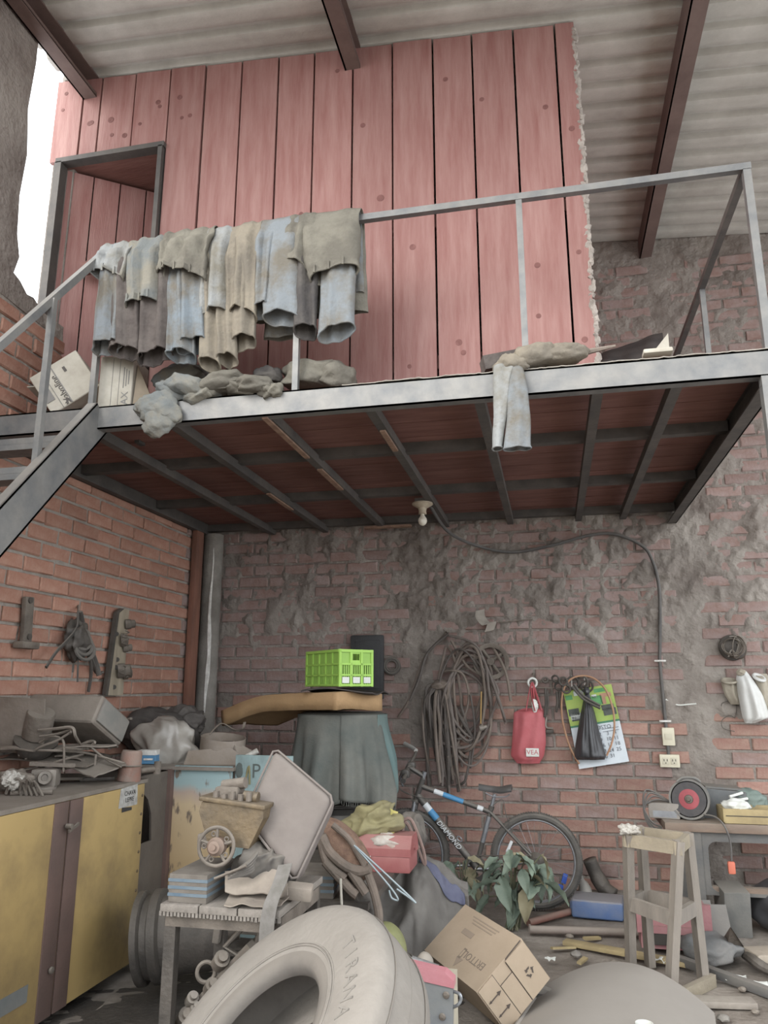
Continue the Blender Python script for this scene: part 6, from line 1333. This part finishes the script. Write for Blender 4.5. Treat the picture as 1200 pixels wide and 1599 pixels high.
# front frame: steel sheet with a rounded window
def ring_plate(x0, x1, z0, z1, wx0, wx1, wz0, wz1, y, t, r=.05):
    mb = MB(); outer = [(x0,z0),(x1,z0),(x1,z1),(x0,z1)]
    inn = []
    for cx, cz, a0 in ((wx1-r, wz0+r, -PI/2), (wx1-r, wz1-r, 0), (wx0+r, wz1-r, PI/2), (wx0+r, wz0+r, PI)):
        for k in range(6): a = a0+PI/2*k/5; inn.append((cx+r*math.cos(a), cz+r*math.sin(a)))
    n = len(inn)
    def prj(p):
        cx, cz = (wx0+wx1)/2, (wz0+wz1)/2; dx, dz = p[0]-cx, p[1]-cz; s = 1e9
        if dx > 1e-9: s = min(s, (x1-cx)/dx)
        if dx < -1e-9: s = min(s, (x0-cx)/dx)
        if dz > 1e-9: s = min(s, (z1-cz)/dz)
        if dz < -1e-9: s = min(s, (z0-cz)/dz)
        return (cx+dx*s, cz+dz*s)
    out = [prj(p) for p in inn]; vs = []
    for yy in (y, y+t): vs += [V((a, yy, b)) for a, b in inn] + [V((a, yy, b)) for a, b in out]
    fs = []
    for i in range(n):
        j = (i+1) % n; fs += [(i,j,n+j,n+i), (2*n+i,3*n+i,3*n+j,2*n+j), (i,2*n+i,2*n+j,j), (n+i,n+j,3*n+j,3*n+i)]
    return mb.add(vs, fs)
part('front_frame', ring_plate(.80, 1.62, .22, ZN-.055, .93, 1.50, .24, ZN-.115, YN+.03, .02), m_bsteel, bn, 0)
for x in (.84, 1.58):
    for y in (YN+.04, 6.02):
        mb = MB(); mb.box((x, y, .30), (.10, .05, .60)); part('leg', mb, m_bsteel, bn, 0)
mb = MB(); mb.box((1.2, YN+.06, .255), (.6, .05, .03)); part('lower_rail', mb, m_bench, bn, 0)
# bench grinder
gr = thing('bench_grinder', 'bench grinder with a dark wheel and red flange on the work bench', 'grinder', at(1080, 1278, y=5.72))
gc = at(1077, 1248, y=5.66); gx = V((-.28, -1, .12)).normalized()
m_grey = mat('grinder_grey', '#55585a', '#66645f', 7, .6, .1, bump=.1, dust=.4); m_whl = mat('grinding_wheel', '#403f42', '#4d4a4a', 14, .9, bump=.3)
mb = MB(); mb.cyl(gc+gx*.02, gc-gx*.02, .108, n=36); part('grinding_wheel', mb, m_whl, gr)
mb = MB(); mb.lathe([(.028,.026),(.052,.024),(.064,.021),(.064,.018),(.028,.018)], gc, gx, 28, True); part('red_flange', mb, mat('red_flange', '#93363f', '#a3454c', 8, .6), gr)
mb = MB(); mb.lathe([(0,.05),(.012,.05),(.014,.032),(.026,.03),(.026,.02),(0,.02)], gc, gx, 14); part('spindle_nut', mb, m_iron, gr)
mb = MB(); mb.lathe([(.115,-.045),(.128,-.045),(.128,.02),(.115,.02)], gc, gx, 40, True); part('guard', mb, m_grey, gr)
mb = MB(); mb.cyl(gc-gx*.045, gc-gx*.047, .125, n=36); part('guard_back', mb, m_grey, gr)
mb = MB(); mb.cyl(gc-gx*.05, gc-gx*.26, .085, n=28); part('motor', mb, m_grey, gr)
mb = MB(); mb.tube(catmull([gc+V((-.07,0,.11)), gc+V((-.03,0,.135)), gc+V((.04,0,.135)), gc+V((.08,.02,.11))], 5), .010, 8); part('top_bracket', mb, m_grey, gr)
mb = MB(); pbase = gc-gx*.12; mb.rbox((pbase.x, pbase.y, (ZN+gc.z-.06)/2), (.12,.14,gc.z-.06-ZN), b=.01); part('pedestal', mb, m_grey, gr)
bxg = at(1128, 1258, y=5.82); t = thing('grey_box', 'grey metal box behind the grinder on the bench', 'box', (bxg.x, 5.86, ZN))
mb = MB(); mb.prism([(-.16,0),(.17,0),(.15,.17),(-.12,.19)], (bxg.x, 5.88, ZN), Mxz, .22); part('box_body', mb, mat('slate_box', '#4d5358', '#5c5f60', 6, .7, dust=.3), t, 20)
mb = MB(); mb.box((bxg.x+.02, 5.9, ZN+.188), (.24,.2,.012), rotm(0,.06,0)); part('lid', mb, m_grey, t, 0)
solid('green_cloth', MB().blob(at(1168,1250,y=5.85), (.26,.2,.17), amp=.22, fq=2, seed=71, sub=4, flat=.7), mat('green_cloth', '#5f7068', '#74827a', 5, .85, bump=.25), 'faded green cloth bundle beside the grey box on the bench', 'cloth', smooth=175)
solid('white_cloth', MB().blob(at(1150,1258,y=5.62), (.17,.13,.09), amp=.25, fq=2.2, seed=73, sub=4, flat=.7), m_label, 'white cloth scrap lying in the wooden tray', 'cloth', smooth=175)
for k, (a, b) in enumerate((((1140,1244),(1160,1238)), ((1143,1251),(1168,1247)))):
    mb = MB(); mb.cyl(at(*a,y=5.72), at(*b,y=5.76), .009, n=8); solid('pale_rod', mb, m_label, ('upper' if k == 0 else 'lower')+' pale rod lying over the grey box', 'rod', group='rods by the grinder')
tx = at(1172, 1290, y=5.60); t = thing('wooden_tray', 'yellowish wooden tray on the bench edge', 'tray', (tx.x, 5.62, ZN))
m_tray = mat('tray_wood', '#a89462', '#8f7d55', 5, .8, bump=.2)
mb = MB(); mb.rbox((tx.x+.02, 5.66, ZN+.012), (.36,.22,.02), b=.006); part('tray_bottom', mb, m_tray, t)
for (o_, d_) in (((.02,-.10,.05),(.36,.022,.085)), ((.02,.11,.05),(.36,.022,.085)), ((-.155,0,.05),(.022,.22,.085)), ((.195,0,.05),(.022,.22,.085))):
    mb = MB(); mb.rbox(V((tx.x, 5.66, ZN))+V(o_), d_, b=.008); part('tray_side', mb, m_tray, t)
mb = MB(); mb.box((tx.x+.02, 5.547, ZN+.05), (.34,.003,.005)); part('tray_groove', mb, m_hole, t, 0)
# radio / battery box with wires at the left end
rx = at(1030, 1275, y=5.75); t = thing('battery_box', 'small grey battery box with loose black wires at the bench end', 'box', (rx.x, 5.75, ZN-.05))
mb = MB(); mb.rbox((rx.x+.04, 5.75, ZN+.05), (.20,.16,.10), rotm(0,0,-.2), b=.01); part('case', mb, mat('pale_case', '#7a746d', '#8f8880', 6, .7, dust=.5), t)
mb = MB(); mb.box((rx.x+.03, 5.68, ZN+.03), (.15,.02,.04), rotm(0,0,-.2)); part('silver_face', mb, m_bsil, t, 0)
for k in range(4):
    mb = MB(); mb.tube(catmull([V((rx.x+.08,5.72,ZN+.10)), V((rx.x-.02-.02*k,5.68,ZN+.12+.02*k)), V((rx.x-.10,5.68,ZN+.07-.02*k)), V((rx.x-.06+.01*k,5.66,ZN-.02-.03*k)), V((rx.x+.0,5.67,ZN-.05))], 6), .006, 6); part('wire', mb, m_cable, t)
# grinder cable and orange plug
t = thing('grinder_cord', 'grinder cord hanging over the bench edge with an orange plug', 'cord', at(1143, 1355, y=5.48))
mb = MB(); mb.tube(catmull([at(1100,1272,y=5.6), at(1118,1276,y=5.56), at(1132,1290,y=5.50), at(1141,1315,y=5.49), at(1143,1345,y=5.49)], 6), .006, 7); part('cord', mb, m_cable, t)
mb = MB(); mb.rbox(at(1143,1355,y=5.49), (.045,.03,.075), b=.012); part('plug', mb, mat('orange_plastic', '#c05a3c', '#c86546', 6, .5, bump=0), t)
# ---- under the bench
t = thing('black_sack', 'black plastic sack under the right end of the bench', 'bag', (1.35, 5.6, 0)); mb = MB(); mb.blob((1.40, 5.72, .14), (.46,.4,.32), amp=.2, fq=2, seed=81, sub=4, flat=.85); part('sack', mb, m_pbag, t, 175)
mb = MB(); mb.tube(catmull([V((1.30,5.55,.30)), V((1.33,5.52,.36)), V((1.36,5.54,.30)), V((1.38,5.5,.2)), V((1.42,5.49,.12))],5), .012, 7); part('neck', mb, m_bsil, t)
mb = MB(); mb.rbox((1.05, 5.62, .14), (.16,.22,.27), rotm(.12,0,.1), b=.01); solid('steel_canister', mb, mat('dull_steel_box', '#4f5150', '#63625e', 5, .7, dust=.4), 'dull grey canister standing under the bench', 'canister')
mb = MB(); mb.rbox((.80, 5.42, .10), (.20,.05,.24), rotm(-.35,0,.2), b=.006); solid('grey_board', mb, m_bsteel, 'dark board leaning at the left bench leg', 'board')
# floor pieces on the right: (px, py, size, rot, material, name, label)
def fl(px, py, h=0): 
    p = at(px, py, z=h); return p
saw = thing('hand_saw', 'dusty hand saw blade lying on the floor at the right edge', 'saw', fl(1160,1500))
A_, B_ = fl(1142,1448,.22), fl(1166,1492,.02); mb = MB(); mb.add([A_, B_+V((.02,0,0)), fl(1135,1496,.01), fl(1128,1470,.02)]+[q+V((0,.012,0)) for q in (A_, B_+V((.02,0,0)), fl(1135,1496,.01), fl(1128,1470,.02))], [(0,1,2,3),(7,6,5,4),(0,4,5,1),(1,5,6,2),(2,6,7,3),(3,7,4,0)]); part('blade', mb, m_iron, saw, 0)
mb = MB(); mb.tube(catmull([fl(1165,1490,.03), fl(1178,1500,.05), fl(1195,1512,.03), fl(1215,1520,.02)], 5), .03, 10); part('handle', mb, m_diron, saw)
mb = MB(); a, b = fl(1172,1492,.06), fl(1230,1490,.06); mb.rbox((a+b)/2, ((b-a).length,.16,.05), rotm(0,0,math.atan2((b-a).y,(b-a).x)), b=.012); solid('timber_offcut', mb, mat('pale_timber', '#a39684', '#8b7f70', 6, .85, bump=.2), 'pale timber offcut on the floor at the right edge', 'timber')
t = thing('red_plastic_frame', 'faded red plastic casing on the floor behind the stool', 'casing', fl(1060,1490))
m_rpl = mat('faded_red_plastic', '#94525a', '#a06a6c', 6, .65, dust=.35)
rc_ = fl(1060,1490); rc_.z = 0
part('casing_front', ring_plate(rc_.x-.22, rc_.x+.20, .0, .27, rc_.x-.16, rc_.x+.14, .14, .24, rc_.y, .03, .03), m_rpl, t, 0)
mb = MB(); mb.box((rc_.x-.01, rc_.y+.10, .135), (.38,.16,.24)); part('casing_body', mb, m_rpl, t, 0)
mb = MB(); mb.box((rc_.x-.01, rc_.y+.016, .08), (.24,.02,.08)); part('dark_recess', mb, m_hole, t, 0)
t = thing('blue_jerrycan', 'dusty blue plastic container lying flat on the floor near the bicycle', 'container', fl(935,1440))
a, b = fl(903,1428), fl(972,1424); c = fl(936,1432); c.z = .06; m_bcan = mat('blue_plastic', '#2f5f9c', '#3a6aa0', 5, .5, dust=.75)
mb = MB(); mb.rbox(c+V((0,.04,0)), (.34,.25,.115), rotm(0,0,-.12), b=.022, seg=3); part('body', mb, m_bcan, t); mb = MB(); mb.rbox(c+V((-.155,.06,.005)), (.05,.18,.07), rotm(0,0,-.12), b=.015); part('recess', mb, m_bcan, t); mb = MB(); mb.cyl(c+V((.15,.0,0)), c+V((.20,-.01,0)), .022); part('spout', mb, m_bcan, t)
def bar(nm, lab, cat, a, b, w, h, m, z=.0, grp=None):
    a, b = fl(*a), fl(*b); a.z = b.z = z+h/2; mb = MB(); mb.rbox((a+b)/2, ((b-a).length, w, h), rotm(0,0,math.atan2((b-a).y,(b-a).x)), b=min(w,h)*.2); return solid(nm, mb, m, lab, cat, grp)
mb = MB(); a, b = fl(826,1449), fl(905,1427); a.z, b.z = .03,.03; mb.cyl(a, b, .022); solid('orange_pipe', mb, mat('orange_rust_pipe', '#8d5443', '#75493d', 8, .75, dust=.4), 'rusty orange pipe on the floor by the blue container', 'pipe')
mb = MB(); a, b = fl(828,1459), fl(1010,1464); a.z = b.z = .028; mb.cyl(a, b, .024); mb.tube([a+V((0,0,-.025)), a+V((0,0,.03))], .008, 6); solid('grey_pipe', mb, mat('brown_pipe', '#7d6d64', '#6c6059', 6, .7, dust=.5), 'long dull pipe lying in front of the blue container', 'pipe')
bar('loose_plank', 'long thin plank crossing the floor behind the stool', 'plank', (882,1474), (1095,1513), .07, .025, m_tray)
bar('steel_angle', 'dark steel bar lying on the floor at the lower right', 'steel bar', (1060,1505), (1230,1568), .05, .045, m_bsteel)
bar('loose_plank', 'rough plank on the floor below the dark steel bar', 'plank', (1060,1568), (1180,1572), .09, .03, m_pale)
bar('loose_plank', 'short plank lying against the base of the rear wall', 'plank', (932,1405), (1050,1402), .12, .03, m_tplank)
bar('loose_plank', 'upper plank lying along the rear wall behind the stool', 'plank', (940,1408), (1045,1405), .08, .035, m_tplank, .031)
bar('loose_plank', 'splintered board beside the bicycle tyre', 'plank', (905,1398), (985,1404), .05, .02, m_tray)
# shoe, bottle beside the wheel
t = thing('old_boot', 'dusty dark boot leaning at the wall right of the bicycle', 'boot', at(940,1370,y=6.1)); p = at(936,1372,y=6.1); p.z = 0
mb = MB(); mb.tube(catmull([p+V((-.06,0,.30)), p+V((-.02,0,.20)), p+V((.03,-.02,.12)), p+V((.10,-.05,.08))], 5), [.05]*6+[.055]*5+[.045]*5, 14); part('upper', mb, m_diron, t, 175); mb = MB(); mb.rbox(p+V((.05,-.03,.05)), (.26,.11,.06), rotm(0,.1,-.3), b=.025); part('sole', mb, m_iron, t)
t = thing('plastic_bottle', 'dusty bottle standing beside the rear bicycle tyre', 'bottle', at(921,1392,y=5.95)); p = at(921,1392,y=5.98); p.z = 0
mb = MB(); mb.lathe([(0,0),(.042,0),(.045,.02),(.045,.13),(.03,.17),(.014,.19),(.014,.22),(0,.22)], p, (-.25,0,1), 20); part('bottle_body', mb, mat('dusty_pet', '#7f7c76', '#908b83', 8, .5, dust=.3), t); mb = MB(); mb.cyl(p+V((-.055,0,.21)), p+V((-.06,0,.235)), .017); part('cap', mb, m_diron, t)
t = solid('green_scrap', MB().blob(fl(1018,1442,.06), (.08,.06,.12), amp=.2, seed=85, sub=3), mat('green_scrap', '#5f8262', '#4f7355', 6, .8), 'small green plastic scrap behind the stool leg', 'scrap')
t = solid('grey_sacking', MB().blob((.80, 5.05, .06), (.32,.3,.15), amp=.25, fq=2, seed=87, sub=4, flat=.8), mat('grey_sack', '#5d5f60', '#73706c', 5, .85, bump=.3), 'grey crumpled sacking on the floor right of the red casing', 'sacking', smooth=175)
t = solid('dark_board', MB().box((.86, 5.33, .11), (.22,.05,.22), rotm(-.5,0,.1)), m_bsteel, 'dark square plate under the bench behind the sacking', 'plate')
t = solid('pink_scrap', MB().box(fl(1110,1495,.02), (.11,.04,.02), rotm(.2,.3,.6)), m_pink, 'small pink scrap on the floor right of the stool', 'scrap')
r_ = random.Random(15)
names = [('wood_chip', m_tray), ('rubble_stone', m_conc), ('paper_scrap', m_label), ('rubble_stone', m_iron)]
where = [(880,1480),(900,1490),(860,1500),(1010,1490),(925,1465),(1120,1520),(1150,1530),(1180,1580),(1095,1580),(1130,1590),(1030,1500),(960,1505),(1170,1455),(1095,1497),(1185,1540),(1160,1545),(910,1500),(985,1440),(1000,1425),(890,1462)]
spot = ['near the box corner','left of the stool','near the hood edge','between the stool legs','by the long pipe','right of the stool foot','beyond the steel bar','at the lower right corner','below the stool foot','at the bottom edge','under the stool','in front of the stool','under the bench','by the red casing','by the right frame edge','below the hand saw','near the hood top','behind the stool','left behind the stool','by the pipe end']
for k, ((px, py), sp) in enumerate(zip(where, spot)):
    nm, m_ = names[k % 4]; p = fl(px, py, .012); s_ = r_.uniform(.03,.07); mb = MB()
    if nm == 'wood_chip': mb.box(p, (s_*2.2, s_*.5, .012), rotm(r_.uniform(-.2,.2), r_.uniform(-.1,.1), r_.uniform(0,3)))
    elif nm == 'paper_scrap': flap(mb, [p+V((-s_,s_*.6,.01)), p+V((s_,s_*.6,.012)), p+V((s_*.8,-s_*.6,.006)), p+V((-s_,-s_*.6,.01))], k, .002, 8, 8, .006)
    else: mb.blob(p, (s_, s_*.8, s_*.6), amp=.25, ridge=False, seed=k, sub=2, flat=.6)
    solid(nm, mb, m_, {'wood_chip':'splinter of wood ','rubble_stone':'small stone ','paper_scrap':'pale paper scrap '}[nm]+'on the floor '+sp, 'debris', group='litter on the floor', smooth=0)
# ---- stool frame
m_stl = mat('stool_wood', '#716960', '#857b70', 5, .85, bump=.25, stretch=(4,4,.7), dust=.5); m_stl2 = mat('stool_wood_pale', '#97896f', '#81755f', 6, .85, bump=.3, dust=.4)
ZS = .745
sf = [at(986,1517,z=0), at(1048,1562,z=0), at(1100,1537,z=0), at(1016,1508,z=0)]
stp = [at(981,1302,z=ZS), at(1060,1313,z=ZS), at(1074,1300,z=ZS), at(1001,1291,z=ZS)]
sc_ = sum(sf, V())/4
sto = thing('stool_frame', 'tall tapered wooden stool frame without a seat', 'stool', sc_)
def beam(a, b, w, d, up=(0,0,1)):
    M_ = frame_from(b-a, up); return MB().box((a+b)/2, (w, d, (b-a).length), M_)
fdir = (sf[1]-sf[0]).normalized()
for a, b in zip(sf, stp):
    mb = MB(); M_ = frame_from(b-a, fdir.cross(V((0,0,1)))); mb.box((a+b)/2, (.055,.04,(b-a).length), M_); part('leg', mb, m_stl, sto, 0)
def lev(i, f): return sf[i].lerp(stp[i], f)
for i in range(4):
    j = (i+1) % 4
    part('top_rail', beam(lev(i,.955), lev(j,.955), .03, .065, (0,0,1)) if False else MB().box((lev(i,.955)+lev(j,.955))/2, ((lev(j,.955)-lev(i,.955)).length+.05, .028, .065), rotm(0,0,math.atan2((lev(j,.955)-lev(i,.955)).y,(lev(j,.955)-lev(i,.955)).x))), m_stl2, sto, 0)
    part('middle_rail', MB().box((lev(i,.50)+lev(j,.50))/2, ((lev(j,.5)-lev(i,.5)).length, .028, .07), rotm(0,0,math.atan2((lev(j,.5)-lev(i,.5)).y,(lev(j,.5)-lev(i,.5)).x))), m_stl, sto, 0)
part('foot_rail', MB().box((lev(1,.03)+lev(2,.03))/2+V((.03,-.02,0)), ((sf[2]-sf[1]).length+.06, .03, .06), rotm(0,0,math.atan2((sf[2]-sf[1]).y,(sf[2]-sf[1]).x))), m_stl2, sto, 0)
solid('white_tuft', MB().blob(stp[0]+V((.01,0,.02)), (.11,.09,.06), amp=.4, fq=3, seed=91, sub=4), m_wool, 'tuft of white wadding on the stool corner', 'wadding', smooth=0)
# ---- curved sheet metal hood at the bottom edge
hd = thing('metal_hood', 'domed dusty sheet metal hood on the floor at the bottom edge', 'car part', at(950,1599,z=0))
m_hood = mat('dusty_hood', '#827b73', '#756e67', 3, .8, bump=.08, bscale=15, dust=.5, dustcol='#9b9389')
hc = V((.20, 4.02, 0))
def hood(u, v):
    a = (u-.5)*2; x = -.36+.78*u; arch = .15*math.cos(a*PI/2*.86)**.85
    y = .36-.9*v; top = 1-.35*max(0, v-.35)**1.5
    z = arch*top*(1-.55*sstep(.75,1,1-v)*0)*math.cos((v-.25)*.9)
    return hc + rotm(0,0,-.18) @ V((x*(1+.1*v), y-.18*a*a, max(z, .0)+.012))
mb = MB(); mb.grid(hood, 50, 40, .008); part('panel', mb, m_hood, hd, 60)
mb = MB(); mb.tube([hood(0.0, v)+V((0,0,.005)) for v in np.linspace(0,1,24)], .014, 8); part('rolled_edge', mb, m_hood, hd); mb = MB(); mb.tube([hood(u, 0.0)+V((0,0,-.004)) for u in np.linspace(0,1,30)], .010, 8); part('rolled_edge', mb, m_hood, hd)
solid('white_cup', MB().lathe([(0,0),(.03,0),(.036,.05),(.033,.05),(.028,.004),(0,.004)], V(hood(.66,.80))+V((0,0,.006)), (0,0,1), 20), m_label, 'small white cup on the metal hood', 'cup')
mb = MB(); mb.torus(at(852,1592,y=3.95)+V((0,.05,-.03)), (.3,-.4,.85), .16, .035, 36, 10); solid('dark_ring', mb, m_rubber, 'dark rubber ring under the left edge of the metal hood', 'ring')
